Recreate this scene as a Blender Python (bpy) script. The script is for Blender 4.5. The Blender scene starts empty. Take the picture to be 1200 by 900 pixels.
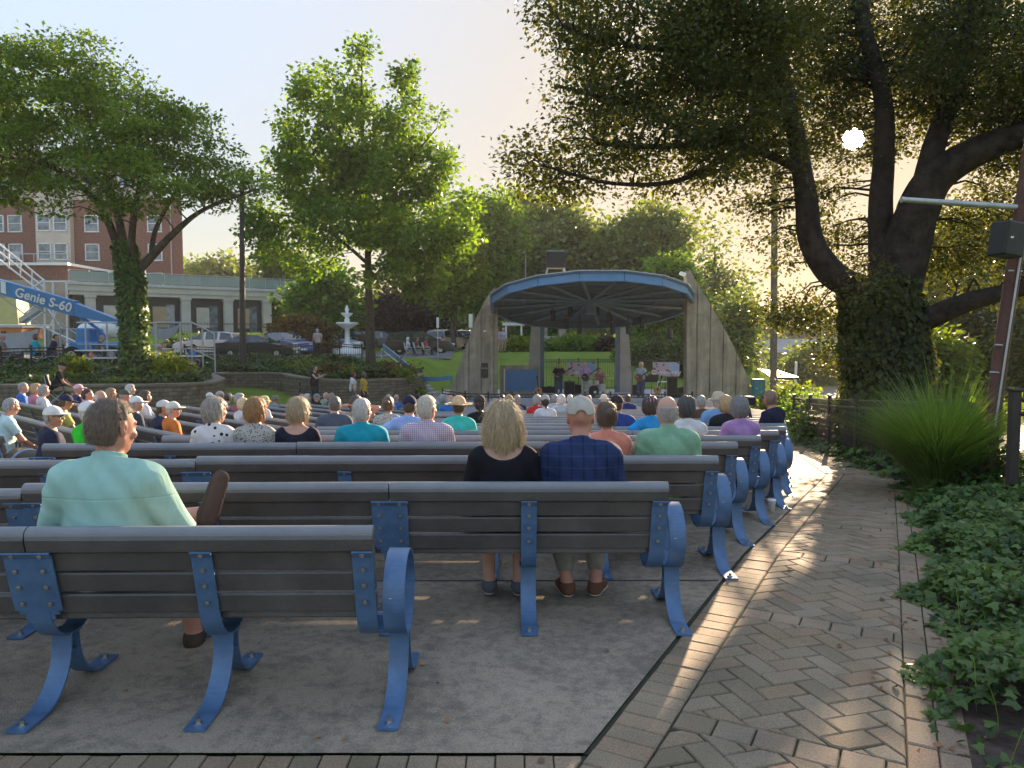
import bpy, bmesh, math, random
import numpy as np
from mathutils import Vector, Matrix
random.seed(11)
rng = np.random.default_rng(11)
C = bpy.context.scene.collection
PI = math.pi
R = math.radians
FPX = 870.0
PITCH = math.atan(50 / FPX)
CAMZ = 1.62

def P(px, py, d):
    """world point at depth d (along +Y) seen at photo pixel px, py"""
    xc = (px - 600) / FPX; yc = (450 - py) / FPX
    y = math.cos(PITCH) + yc * math.sin(PITCH)
    z = -math.sin(PITCH) + yc * math.cos(PITCH)
    s = d / y
    return Vector((xc * s, d, CAMZ + z * s))

def sstep(a, b, x):
    t = np.clip((x - a) / (b - a), 0, 1)
    return t * t * (3 - 2 * t)

# ------------------------------------------------------------------ terrain
WALL1 = [(-60, 23.6), (-30, 23.6), (-14, 23.3), (-11.6, 23.4), (-10.6, 24.1), (-10.2, 25.2), (-10.5, 27), (-11.6, 29.2), (-12.6, 31.2), (-12.6, 32.8)]
WALL2 = [(-12.6, 32.8), (-11.4, 33.3), (-10.2, 33.0), (-9.6, 32.0), (-8.8, 31.3), (-7.4, 31.2), (-6.0, 31.6), (-5.0, 32.4), (-4.5, 33.6), (-4.4, 35.5), (-4.6, 38.0)]
TERR = np.array(WALL1 + WALL2[1:] + [(-4.2, 44), (-3.5, 50), (-3.5, 400), (-400, 400), (-400, 23.6)], float)

def in_poly(x, y, poly):
    x = np.asarray(x, float); y = np.asarray(y, float)
    ins = np.zeros(np.broadcast(x, y).shape, bool)
    n = len(poly); j = n - 1
    for i in range(n):
        xi, yi = poly[i]; xj, yj = poly[j]
        if yi != yj:
            c = ((yi > y) != (yj > y)) & (x < (xj - xi) * (y - yi) / (yj - yi) + xi)
            ins ^= c
        j = i
    return ins

def dist_line(x, y, pts):
    x = np.asarray(x, float); y = np.asarray(y, float)
    best = np.full(np.broadcast(x, y).shape, 1e9)
    for (ax, ay), (bx, by) in zip(pts[:-1], pts[1:]):
        dx, dy = bx - ax, by - ay
        t = np.clip(((x - ax) * dx + (y - ay) * dy) / (dx * dx + dy * dy), 0, 1)
        best = np.minimum(best, np.hypot(x - ax - t * dx, y - ay - t * dy))
    return best

def xl_center(y):
    y = np.asarray(y, float)
    v = np.where(y < 12, -3.35 + .25 * (y - 6.5), -1.975 + .06 * (y - 12))
    return np.where(y < 6.4, -30., v)

CS, SN = math.cos(R(43)), math.sin(R(43))
def gz(x, y):
    x = np.asarray(x, float); y = np.asarray(y, float)
    zc = -.07 * np.clip(y - 5.5, 0, 15.7)
    zc = np.maximum(zc - .035 * np.clip(y - 21.2, 0, 14), -1.55)
    s = SN * x + CS * y
    zl = np.clip(-.135 - .07 * s, -1.25, 0)
    xb = np.clip(-3.3 + .2 * (y - 6.5), -4.5, -1.5)
    w = sstep(xb - 2.6, xb, x)
    z = zl * (1 - w) + zc * w
    t = CS * x - SN * y
    lawn = -.42 - .75 * sstep(-12.5, -6, x)
    z = z + (lawn - z) * sstep(-17.5, -19.6, t) * sstep(9, 12, y) * sstep(-2, -4, x)
    # hill behind the stage
    hill = -1.3 + 2.15 * sstep(42, 55, y) + .25 * sstep(55, 80, y)
    z = np.where(y > 40, z + (hill - z) * sstep(40, 43, y), z)
    # low ground on the right, beyond the fence
    edge = 3.1 + .53 * y
    edge = np.where(y > 11, 9.0 + .12 * (y - 11), edge)
    wr = sstep(0, 7, x - edge - 1.0)
    low = -.6 - 2.1 * sstep(6, 40, y)
    z = z + (low - z) * wr
    # terrace on the left with the car park
    inside = in_poly(x, y, TERR)
    dw = dist_line(x, y, WALL1 + WALL2[1:])
    base = .10 - .22 * sstep(-11, -7, x)
    lot = .58 + 1.55 * sstep(60, 68, y) * sstep(-12, -20, x) + .3 * sstep(52, 70, y)
    zt = base + (lot - base) * sstep(1.0, 6.0, dw)
    k = np.clip((dw - .12) / .3, 0, 1)
    k = np.where(y > 38.5, sstep(0, 2.5, -4.0 - x), k)
    return np.where(inside, z + (zt - z) * k, z)

def gz1(x, y): return float(gz(x, y))

def G(px, py, lo=1.5, hi=150):
    """point where the sight line of a photo pixel meets the ground"""
    d = lo
    while d < hi:
        p = P(px, py, d)
        if p.z <= gz1(p.x, p.y): return Vector((p.x, p.y, gz1(p.x, p.y)))
        d *= 1.004
    p = P(px, py, hi); return p

def D(px, d, dz=0):
    """point on the ground at depth d seen in photo column px"""
    p = P(px, 400, d)
    return Vector((p.x, d, gz1(p.x, d) + dz))

# ------------------------------------------------------------------ objects
def tag(o, label=None, cat=None, group=None, kind=None):
    if label: o['label'] = label
    if cat: o['category'] = cat
    if group: o['group'] = group
    if kind: o['kind'] = kind
    return o

def empty(name, loc=(0, 0, 0), rz=0, label=None, cat=None, group=None, scale=None):
    o = bpy.data.objects.new(name, None); C.objects.link(o)
    o.empty_display_size = .1
    o.location = loc; o.rotation_euler = (0, 0, rz)
    if scale: o.scale = (scale,) * 3
    return tag(o, label, cat, group)

def link(name, me, parent=None, loc=None, mats=None):
    o = bpy.data.objects.new(name, me); C.objects.link(o)
    if parent is not None: o.parent = parent
    if loc is not None: o.location = loc
    if mats:
        for m in mats: me.materials.append(m)
    return o

def npmesh(name, V, Fq, mats, parent=None, smooth=False, mi=None, off=None):
    """fast mesh from arrays: V (n,3), Fq (m,k) faces of equal size or list of such arrays"""
    V = np.asarray(V, np.float32)
    if off is not None: V = V - np.array(off, np.float32)
    if not isinstance(Fq, list): Fq = [Fq]
    Fq = [np.asarray(f, np.int32) for f in Fq if len(f)]
    me = bpy.data.meshes.new(name)
    me.vertices.add(len(V)); me.vertices.foreach_set('co', V.ravel())
    nl = sum(f.size for f in Fq); nf = sum(len(f) for f in Fq)
    me.loops.add(nl); me.polygons.add(nf)
    me.loops.foreach_set('vertex_index', np.concatenate([f.ravel() for f in Fq]))
    sizes = np.concatenate([np.full(len(f), f.shape[1], np.int32) for f in Fq])
    starts = np.concatenate([[0], np.cumsum(sizes)[:-1]]).astype(np.int32)
    me.polygons.foreach_set('loop_start', starts)
    me.polygons.foreach_set('loop_total', sizes)
    if smooth: me.polygons.foreach_set('use_smooth', np.ones(nf, bool))
    if mi is not None: me.polygons.foreach_set('material_index', np.asarray(mi, np.int32))
    me.update(calc_edges=True); me.validate()
    for m in (mats if isinstance(mats, (list, tuple)) else [mats]): me.materials.append(m)
    return link(name, me, parent)

class MB:
    """collects shapes and links them as one mesh object"""
    def __init__(s): s.v = []; s.f = []; s.m = []; s.sm = []
    def add(s, vs, fs, mi=0, sm=False):
        o = len(s.v); s.v += [tuple(v) for v in vs]
        for f in fs: s.f.append([o + i for i in f]); s.m.append(mi); s.sm.append(sm)
    def box(s, c, size, rz=0, M=None, mi=0, bev=0):
        hx, hy, hz = size[0] / 2, size[1] / 2, size[2] / 2
        c = Vector(c)
        if bev <= 0:
            vs = [Vector((x, y, z)) for z in (-hz, hz) for (x, y) in ((-hx, -hy), (hx, -hy), (hx, hy), (-hx, hy))]
            fs = [(3, 2, 1, 0), (4, 5, 6, 7), (0, 1, 5, 4), (1, 2, 6, 5), (2, 3, 7, 6), (3, 0, 4, 7)]
        else:
            b = min(bev, hx * .9, hy * .9, hz * .9); vs = []; 
            for sx in (-1, 1):
                for sy in (-1, 1):
                    for sz in (-1, 1):
                        vs += [Vector((sx * hx, sy * (hy - b), sz * (hz - b))), Vector((sx * (hx - b), sy * hy, sz * (hz - b))), Vector((sx * (hx - b), sy * (hy - b), sz * hz))]
            bm = bmesh.new()
            for v in vs: bm.verts.new(v)
            bmesh.ops.convex_hull(bm, input=bm.verts[:])
            bm.verts.index_update()
            vs = [v.co.copy() for v in bm.verts]; fs = [[v.index for v in f.verts] for f in bm.faces]; bm.free()
        rot = M if M is not None else Matrix.Rotation(rz, 3, 'Z')
        s.add([c + rot @ v for v in vs], fs, mi)
    def quad(s, a, b, c, d, mi=0): s.add([a, b, c, d], [(0, 1, 2, 3)], mi)
    def prism(s, pts, a, b, axis='Y', mi=0):
        """outline pts (2-D) extruded between a and b on an axis"""
        def mk(p, t):
            if axis == 'Y': return (p[0], t, p[1])
            if axis == 'X': return (t, p[0], p[1])
            return (p[0], p[1], t)
        n = len(pts)
        vs = [mk(p, a) for p in pts] + [mk(p, b) for p in pts]
        fs = [tuple(range(n)), tuple(range(2 * n - 1, n - 1, -1))] + [(i, n + i, n + (i + 1) % n, (i + 1) % n) for i in range(n)]
        s.add(vs, fs, mi)
    def tube(s, pts, r, n=8, mi=0, cap=True, sm=True, flat=None):
        pts = [Vector(p) for p in pts]
        if not isinstance(r, (list, tuple)): r = [r] * len(pts)
        rings = []; up = None
        for i, p in enumerate(pts):
            t = (pts[min(i + 1, len(pts) - 1)] - pts[max(i - 1, 0)]).normalized()
            if up is None:
                up = Vector((0, 0, 1)) if abs(t.z) < .9 else Vector((1, 0, 0))
            a = t.cross(up)
            if a.length < 1e-4: a = t.cross(Vector((0, 1, 0)))
            a.normalize(); b = t.cross(a).normalized(); up = -b if False else up
            rings.append([p + (a * math.cos(2 * PI * k / n) + b * math.sin(2 * PI * k / n)) * r[i] for k in range(n)])
        vs = [v for rg in rings for v in rg]; fs = []
        for i in range(len(pts) - 1):
            for k in range(n):
                fs.append((i * n + k, (i + 1) * n + k, (i + 1) * n + (k + 1) % n, i * n + (k + 1) % n))
        s.add(vs, fs, mi, sm)
        if cap:
            s.add(rings[0], [tuple(range(n))], mi); s.add(rings[-1], [tuple(range(n - 1, -1, -1))], mi)
    def cyl(s, c, r, h, n=16, mi=0, r2=None, axis='Z', sm=True):
        c = Vector(c); r2 = r if r2 is None else r2
        d = {'Z': Vector((0, 0, h)), 'Y': Vector((0, h, 0)), 'X': Vector((h, 0, 0))}[axis]
        s.tube([c, c + d], [r, r2], n, mi, True, sm)
    def lathe(s, prof, n=20, c=(0, 0, 0), mi=0):
        c = Vector(c); vs = []; m = len(prof)
        for k in range(n):
            a = 2 * PI * k / n
            for (r, z) in prof: vs.append(c + Vector((r * math.cos(a), r * math.sin(a), z)))
        fs = [(k * m + i, ((k + 1) % n) * m + i, ((k + 1) % n) * m + i + 1, k * m + i + 1) for k in range(n) for i in range(m - 1)]
        s.add(vs, fs, mi, True)
    def strip(s, prof, x0, x1, th, mi=0):
        """flat bar of thickness th bent along prof (u, z) in the YZ plane, from x0 to x1"""
        if 5 < len(prof) < 20:
            q = []; g = lambda k: prof[min(max(k, 0), len(prof) - 1)]
            for i in range(len(prof) - 1):
                for f in (0, .34, .67):
                    p0, p1, p2, p3 = g(i - 1), g(i), g(i + 1), g(i + 2)
                    q.append(tuple(.5 * (2 * p1[c] + (p2[c] - p0[c]) * f + (2 * p0[c] - 5 * p1[c] + 4 * p2[c] - p3[c]) * f * f + (3 * p1[c] - p0[c] - 3 * p2[c] + p3[c]) * f ** 3) for c in (0, 1)))
            prof = q + [prof[-1]]
        n = len(prof); out = []
        for i, (u, z) in enumerate(prof):
            a = prof[max(i - 1, 0)]; b = prof[min(i + 1, n - 1)]
            dx, dz = b[0] - a[0], b[1] - a[1]; l = math.hypot(dx, dz) or 1
            nx, nz = -dz / l * th / 2, dx / l * th / 2
            out.append(((u + nx, z + nz), (u - nx, z - nz)))
        vs = []
        for (p, q) in out: vs += [(x0, p[0], p[1]), (x1, p[0], p[1]), (x1, q[0], q[1]), (x0, q[0], q[1])]
        fs = []
        for i in range(n - 1):
            o = i * 4
            for k in range(4): fs.append((o + k, o + (k + 1) % 4, o + 4 + (k + 1) % 4, o + 4 + k))
        fs += [(3, 2, 1, 0), tuple((n - 1) * 4 + k for k in range(4))]
        s.add(vs, fs, mi)
    def build(s, name, mats, parent=None, world=False, tri=False):
        me = bpy.data.meshes.new(name)
        v = s.v
        if world and parent is not None:
            iv = parent.matrix_basis.inverted(); v = [tuple(iv @ Vector(p)) for p in v]
        me.from_pydata(v, [], s.f)
        for m in (mats if isinstance(mats, (list, tuple)) else [mats]): me.materials.append(m)
        me.polygons.foreach_set('material_index', s.m)
        me.polygons.foreach_set('use_smooth', s.sm)
        me.update()
        bm = bmesh.new(); bm.from_mesh(me); bmesh.ops.recalc_face_normals(bm, faces=bm.faces[:]); bm.to_mesh(me); bm.free()
        return link(name, me, parent)

def copy_tree(o, parent=None):
    c = o.copy(); C.objects.link(c)
    if parent is not None: c.parent = parent
    for ch in list(o.children): copy_tree(ch, c)
    return c

# ------------------------------------------------------------------ materials
MATS = {}
def nodes_of(name):
    m = bpy.data.materials.new(name); m.use_nodes = True
    nt = m.node_tree; b = nt.nodes['Principled BSDF']
    return m, nt, b
def N(nt, t, **kw):
    n = nt.nodes.new(t)
    for k, v in kw.items(): setattr(n, k, v)
    return n
def setin(n, **kw):
    for k, v in kw.items(): n.inputs[k.replace('_', ' ')].default_value = v
def ramp(nt, fac, stops):
    r = N(nt, 'ShaderNodeValToRGB'); e = r.color_ramp.elements
    while len(e) < len(stops): e.new(.5)
    for i, (p, c) in enumerate(stops):
        e[i].position = p; e[i].color = (*c, 1) if len(c) == 3 else c
    nt.links.new(fac, r.inputs[0]); return r.outputs[0]
def mul(c, k): return tuple(min(1, v * k) for v in c[:3])

def pmat(name, col, rough=.6, var=.12, scale=3., bump=0., bscale=60., metal=0., spec=.5, col2=None, detail=5, island=0., coat=0., trans=0., coords='Object', objrand=0.):
    """principled paint with large soft variation, fine grain and bump"""
    m, nt, b = nodes_of(name); L = nt.links
    tc = N(nt, 'ShaderNodeTexCoord')
    n1 = N(nt, 'ShaderNodeTexNoise'); setin(n1, Scale=scale, Detail=float(detail), Roughness=.65)
    L.new(tc.outputs[coords], n1.inputs['Vector'])
    c2 = col2 or mul(col, 1 + var * 1.6)
    c = ramp(nt, n1.outputs['Fac'], [(.3, mul(col, 1 - var)), (.7, c2)])
    if island or objrand:
        mx = N(nt, 'ShaderNodeHueSaturation')
        src = N(nt, 'ShaderNodeNewGeometry').outputs['Random Per Island'] if island else N(nt, 'ShaderNodeObjectInfo').outputs['Random']
        k = island or objrand
        mr = N(nt, 'ShaderNodeMapRange'); setin(mr, To_Min=1 - k, To_Max=1 + k)
        L.new(src, mr.inputs[0]); L.new(mr.outputs[0], mx.inputs['Value']); L.new(c, mx.inputs['Color']); c = mx.outputs[0]
    L.new(c, b.inputs['Base Color'])
    b.inputs['Roughness'].default_value = rough; b.inputs['Metallic'].default_value = metal
    b.inputs['Specular IOR Level'].default_value = spec
    if coat: b.inputs['Coat Weight'].default_value = coat; b.inputs['Coat Roughness'].default_value = .08
    if bump:
        n2 = N(nt, 'ShaderNodeTexNoise'); setin(n2, Scale=bscale, Detail=4.); L.new(tc.outputs[coords], n2.inputs['Vector'])
        bp = N(nt, 'ShaderNodeBump'); setin(bp, Strength=bump, Distance=.02); L.new(n2.outputs['Fac'], bp.inputs['Height']); L.new(bp.outputs[0], b.inputs['Normal'])
    MATS[name] = m
    return m

def leafmat(name, dark, light, trans=.45, rough=.5, tcol=None, clump=.8, hue=.0):
    m, nt, b = nodes_of(name); L = nt.links
    tc = N(nt, 'ShaderNodeTexCoord'); n1 = N(nt, 'ShaderNodeTexNoise'); setin(n1, Scale=clump, Detail=3.)
    L.new(tc.outputs['Object'], n1.inputs['Vector'])
    g = N(nt, 'ShaderNodeNewGeometry')
    ad = N(nt, 'ShaderNodeMath', operation='MULTIPLY_ADD'); ad.inputs[1].default_value = .45
    L.new(g.outputs['Random Per Island'], ad.inputs[0])
    sb = N(nt, 'ShaderNodeMath', operation='SUBTRACT'); sb.inputs[1].default_value = .22
    L.new(n1.outputs['Fac'], sb.inputs[0]); L.new(sb.outputs[0], ad.inputs[2])
    c = ramp(nt, ad.outputs[0], [(.25, dark), (.75, light)])
    L.new(c, b.inputs['Base Color']); b.inputs['Roughness'].default_value = rough
    b.inputs['Specular IOR Level'].default_value = .35
    tr = N(nt, 'ShaderNodeBsdfTranslucent')
    mxc = N(nt, 'ShaderNodeMix', data_type='RGBA', blend_type='MULTIPLY'); mxc.inputs[0].default_value = 1
    L.new(c, mxc.inputs[6]); mxc.inputs[7].default_value = (*(tcol or (1.5, 1.5, .55)), 1)
    L.new(mxc.outputs[2], tr.inputs['Color'])
    mx = N(nt, 'ShaderNodeMixShader'); mx.inputs[0].default_value = trans
    L.new(b.outputs[0], mx.inputs[1]); L.new(tr.outputs[0], mx.inputs[2])
    L.new(mx.outputs[0], nt.nodes['Material Output'].inputs['Surface'])
    MATS[name] = m
    return m

def glassmat(name, col=(.02, .025, .03), rough=.08):
    m, nt, b = nodes_of(name); setin(b, Roughness=rough, Base_Color=(*col, 1)); b.inputs['Specular IOR Level'].default_value = .9
    tc = N(nt, 'ShaderNodeTexCoord'); n = N(nt, 'ShaderNodeTexNoise'); setin(n, Scale=1.5, Detail=2.)
    nt.links.new(tc.outputs['Object'], n.inputs['Vector'])
    c = ramp(nt, n.outputs['Fac'], [(.35, mul(col, .6)), (.65, mul(col, 1.8))]); nt.links.new(c, b.inputs['Base Color'])
    MATS[name] = m; return m
# ------------------------------------------------------------------ palette
slat = pmat('slat_plastic', (.082, .073, .067), .34, .26, 3.2, .22, 70, spec=.5, objrand=.12)
cap_m = pmat('rail_top_highlight', (.17, .172, .178), .4, .15, 3, .08, 90, objrand=.1)  # sky highlight along the rail tops, painted in as a lighter colour
bluep = pmat('blue_powder_coat', (.072, .140, .255), .38, .22, 9, .08, 160, spec=.5)
steel = pmat('bolt_steel', (.45, .44, .42), .35, .1, 20, metal=.9)
darksteel = pmat('dark_fence_metal', (.022, .02, .019), .45, .2, 8, .05, 80)
brownmetal = pmat('bronze_fence_metal', (.035, .026, .022), .5, .25, 6, .1, 60)
galv = pmat('galvanised_pipe', (.38, .39, .4), .4, .15, 10, metal=.5)
whitep = pmat('white_paint', (.72, .72, .7), .5, .08, 4)
bark = pmat('bark', (.048, .038, .03), .9, .4, 5, .9, 22, col2=(.11, .09, .07))
bark_dark = pmat('oak_bark', (.026, .020, .016), .95, .4, 5, 1., 18, col2=(.065, .05, .04), spec=.2)
bark_pale = pmat('grey_bark', (.09, .08, .068), .9, .35, 5, .8, 25)
concrete_wall = pmat('board_formed_concrete', (.285, .24, .18), .85, .28, 1.6, .35, 30, detail=8)
concrete_light = pmat('pale_concrete', (.36, .35, .33), .85, .18, 1.2, .2, 50)
stagefloor = pmat('stage_floor', (.34, .345, .35), .7, .16, 1.0, .1, 40)
rubberblack = pmat('black_rubber', (.012, .012, .012), .7, .2, 8)
blackbox = pmat('black_cabinet', (.014, .014, .015), .55, .2, 9, .1, 120)
carglass = glassmat('car_glass')
winglass = glassmat('window_glass', (.10, .13, .15), .06)
blocks_cap = pmat('coping_stone', (.17, .14, .11), .9, .25, 2, .4, 30)
woodpole = pmat('red_brown_wood', (.10, .045, .032), .8, .35, 3, .5, 40)
greyroof = pmat('grey_roof', (.20, .215, .235), .6, .15, 1)
tanwall = pmat('tan_wall', (.33, .26, .2), .85, .12, .6)
skinA = pmat('fair_skin', (.50, .27, .19), .5, .10, 14, .06, 150)
skinB = pmat('ruddy_skin', (.46, .215, .15), .5, .12, 14, .06, 150)
skinC = pmat('tan_skin', (.34, .18, .115), .5, .10, 14, .06, 150)
asphalt = pmat('asphalt', (.10, .10, .10), .9, .2, .8, .2, 60)
plaza_m = pmat('plaza_concrete', (.34, .325, .30), .85, .12, .5, .1, 40)
mulch = pmat('mulch', (.055, .034, .026), .95, .5, 9, 1.0, 45, col2=(.12, .075, .055))

def grass_ground():
    m, nt, b = nodes_of('grass_ground'); L = nt.links
    tc = N(nt, 'ShaderNodeTexCoord')
    a = N(nt, 'ShaderNodeTexNoise'); setin(a, Scale=.35, Detail=8., Roughness=.7); L.new(tc.outputs['Object'], a.inputs['Vector'])
    f = N(nt, 'ShaderNodeTexNoise'); setin(f, Scale=22., Detail=3.); L.new(tc.outputs['Object'], f.inputs['Vector'])
    mx = N(nt, 'ShaderNodeMath', operation='MULTIPLY_ADD'); mx.inputs[1].default_value = .55; L.new(f.outputs['Fac'], mx.inputs[0])
    s = N(nt, 'ShaderNodeMath', operation='MULTIPLY'); s.inputs[1].default_value = .5; L.new(a.outputs['Fac'], s.inputs[0]); L.new(s.outputs[0], mx.inputs[2])
    c = ramp(nt, mx.outputs[0], [(.38, (.07, .115, .02)), (.62, (.19, .25, .05))]); L.new(c, b.inputs['Base Color'])
    b.inputs['Roughness'].default_value = 1.; b.inputs['Specular IOR Level'].default_value = .0
    bp = N(nt, 'ShaderNodeBump'); setin(bp, Strength=.8, Distance=.04); L.new(f.outputs['Fac'], bp.inputs['Height']); L.new(bp.outputs[0], b.inputs['Normal'])
    return m
grassm = grass_ground()

def concrete_floor():
    m, nt, b = nodes_of('weathered_concrete'); L = nt.links
    tc = N(nt, 'ShaderNodeTexCoord')
    a = N(nt, 'ShaderNodeTexNoise'); setin(a, Scale=.9, Detail=9., Roughness=.72, Distortion=.5); L.new(tc.outputs['Object'], a.inputs['Vector'])
    f = N(nt, 'ShaderNodeTexNoise'); setin(f, Scale=14., Detail=8., Roughness=.75); L.new(tc.outputs['Object'], f.inputs['Vector'])
    v = N(nt, 'ShaderNodeTexNoise'); setin(v, Scale=130., Detail=2.); L.new(tc.outputs['Object'], v.inputs['Vector'])
    c1 = ramp(nt, a.outputs['Fac'], [(.25, (.28, .222, .158)), (.5, (.335, .27, .195)), (.75, (.385, .315, .235))])
    # speckled moss and dirt, denser in patches
    sm = N(nt, 'ShaderNodeMath', operation='MULTIPLY'); L.new(a.outputs['Fac'], sm.inputs[0]); L.new(f.outputs['Fac'], sm.inputs[1])
    k = ramp(nt, sm.outputs[0], [(.18, (.6, .6, .6)), (.29, (0, 0, 0))])
    d1 = N(nt, 'ShaderNodeMix', data_type='RGBA', blend_type='MIX'); L.new(k, d1.inputs[0]); L.new(c1, d1.inputs[6]); d1.inputs[7].default_value = (.10, .092, .078, 1)
    g = ramp(nt, v.outputs['Fac'], [(.35, (.78, .78, .78)), (.65, (1.12, 1.12, 1.12))])
    d2 = N(nt, 'ShaderNodeMix', data_type='RGBA', blend_type='MULTIPLY'); d2.inputs[0].default_value = 1; L.new(d1.outputs[2], d2.inputs[6]); L.new(g, d2.inputs[7])
    L.new(d2.outputs[2], b.inputs['Base Color']); b.inputs['Roughness'].default_value = .85; b.inputs['Specular IOR Level'].default_value = .3
    bp = N(nt, 'ShaderNodeBump'); setin(bp, Strength=.5, Distance=.01); L.new(v.outputs['Fac'], bp.inputs['Height']); L.new(bp.outputs[0], b.inputs['Normal'])
    return m
concm = concrete_floor()

def paver(name, c1, c2, c3):
    m, nt, b = nodes_of(name); L = nt.links
    tc = N(nt, 'ShaderNodeTexCoord'); g = N(nt, 'ShaderNodeNewGeometry')
    c = ramp(nt, g.outputs['Random Per Island'], [(0, c1), (.5, c2), (1, c3)])
    f = N(nt, 'ShaderNodeTexNoise'); setin(f, Scale=120., Detail=4., Roughness=.8); L.new(tc.outputs['Object'], f.inputs['Vector'])
    a = N(nt, 'ShaderNodeTexNoise'); setin(a, Scale=1.7, Detail=5.); L.new(tc.outputs['Object'], a.inputs['Vector'])
    k = ramp(nt, f.outputs['Fac'], [(.3, (.55, .55, .55)), (.7, (1.3, 1.3, 1.3))])
    k2 = ramp(nt, a.outputs['Fac'], [(.3, (.7, .72, .7)), (.7, (1.15, 1.12, 1.1))])
    d = N(nt, 'ShaderNodeMix', data_type='RGBA', blend_type='MULTIPLY'); d.inputs[0].default_value = 1; L.new(c, d.inputs[6]); L.new(k, d.inputs[7])
    e = N(nt, 'ShaderNodeMix', data_type='RGBA', blend_type='MULTIPLY'); e.inputs[0].default_value = 1; L.new(d.outputs[2], e.inputs[6]); L.new(k2, e.inputs[7])
    L.new(e.outputs[2], b.inputs['Base Color']); b.inputs['Roughness'].default_value = .8; b.inputs['Specular IOR Level'].default_value = .35
    bp = N(nt, 'ShaderNodeBump'); setin(bp, Strength=.6, Distance=.006); L.new(f.outputs['Fac'], bp.inputs['Height']); L.new(bp.outputs[0], b.inputs['Normal'])
    return m
paver_m = paver('concrete_paver', (.23, .175, .11), (.31, .245, .165), (.30, .205, .125))
paver_r = paver('reddish_paver', (.33, .215, .135), (.35, .255, .17), (.28, .20, .135))

def brickmat(name, c1, c2, mortar, sc, bw=.5, rh=.25, vec='XZ'):
    m, nt, b = nodes_of(name); L = nt.links
    tc = N(nt, 'ShaderNodeTexCoord'); sp = N(nt, 'ShaderNodeSeparateXYZ'); L.new(tc.outputs['Object'], sp.inputs[0])
    ad = N(nt, 'ShaderNodeMath', operation='ADD'); L.new(sp.outputs[0], ad.inputs[0]); L.new(sp.outputs[1], ad.inputs[1])
    cb = N(nt, 'ShaderNodeCombineXYZ'); L.new(ad.outputs[0], cb.inputs[0]); L.new(sp.outputs[2], cb.inputs[1])
    br = N(nt, 'ShaderNodeTexBrick'); setin(br, Scale=sc, Color1=(*c1, 1), Color2=(*c2, 1), Mortar=(*mortar, 1)); br.inputs['Mortar Size'].default_value = .018
    br.inputs['Brick Width'].default_value = bw; br.inputs['Row Height'].default_value = rh
    L.new(cb.outputs[0], br.inputs['Vector'])
    n = N(nt, 'ShaderNodeTexNoise'); setin(n, Scale=5., Detail=6.); L.new(tc.outputs['Object'], n.inputs['Vector'])
    k = ramp(nt, n.outputs['Fac'], [(.3, (.7, .7, .7)), (.7, (1.2, 1.2, 1.2))])
    d = N(nt, 'ShaderNodeMix', data_type='RGBA', blend_type='MULTIPLY'); d.inputs[0].default_value = 1; L.new(br.outputs[0], d.inputs[6]); L.new(k, d.inputs[7])
    L.new(d.outputs[2], b.inputs['Base Color']); b.inputs['Roughness'].default_value = .9
    bp = N(nt, 'ShaderNodeBump'); setin(bp, Strength=.7, Distance=.02); L.new(br.outputs['Fac'], bp.inputs['Height']); bp.invert = True; L.new(bp.outputs[0], b.inputs['Normal'])
    return m
retain_m = brickmat('stacked_wall_block', (.12, .092, .065), (.18, .145, .105), (.03, .025, .02), 2.4, .9, .32)
redbrick = brickmat('red_brick', (.20, .072, .05), (.25, .10, .07), (.22, .17, .14), 4.0)
cream_m = pmat('cream_render', (.50, .42, .33), .8, .1, .5)

def boards():
    """board marks on cast concrete: vertical joints every 0.62 m"""
    m = bpy.data.materials['board_formed_concrete']; nt = m.node_tree; L = nt.links; b = nt.nodes['Principled BSDF']
    src = b.inputs['Base Color'].links[0].from_socket
    tc = N(nt, 'ShaderNodeTexCoord'); mp = N(nt, 'ShaderNodeMapping'); mp.inputs['Scale'].default_value = (3, 3, .35); L.new(tc.outputs['Object'], mp.inputs[0])
    n = N(nt, 'ShaderNodeTexNoise'); setin(n, Scale=1.5, Detail=6., Roughness=.7); L.new(mp.outputs[0], n.inputs['Vector'])
    k = ramp(nt, n.outputs['Fac'], [(.3, (.62, .62, .6)), (.7, (1.25, 1.22, 1.18))])
    d = N(nt, 'ShaderNodeMix', data_type='RGBA', blend_type='MULTIPLY'); d.inputs[0].default_value = 1; L.new(src, d.inputs[6]); L.new(k, d.inputs[7])
    L.new(d.outputs[2], b.inputs['Base Color'])
boards()

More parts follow.
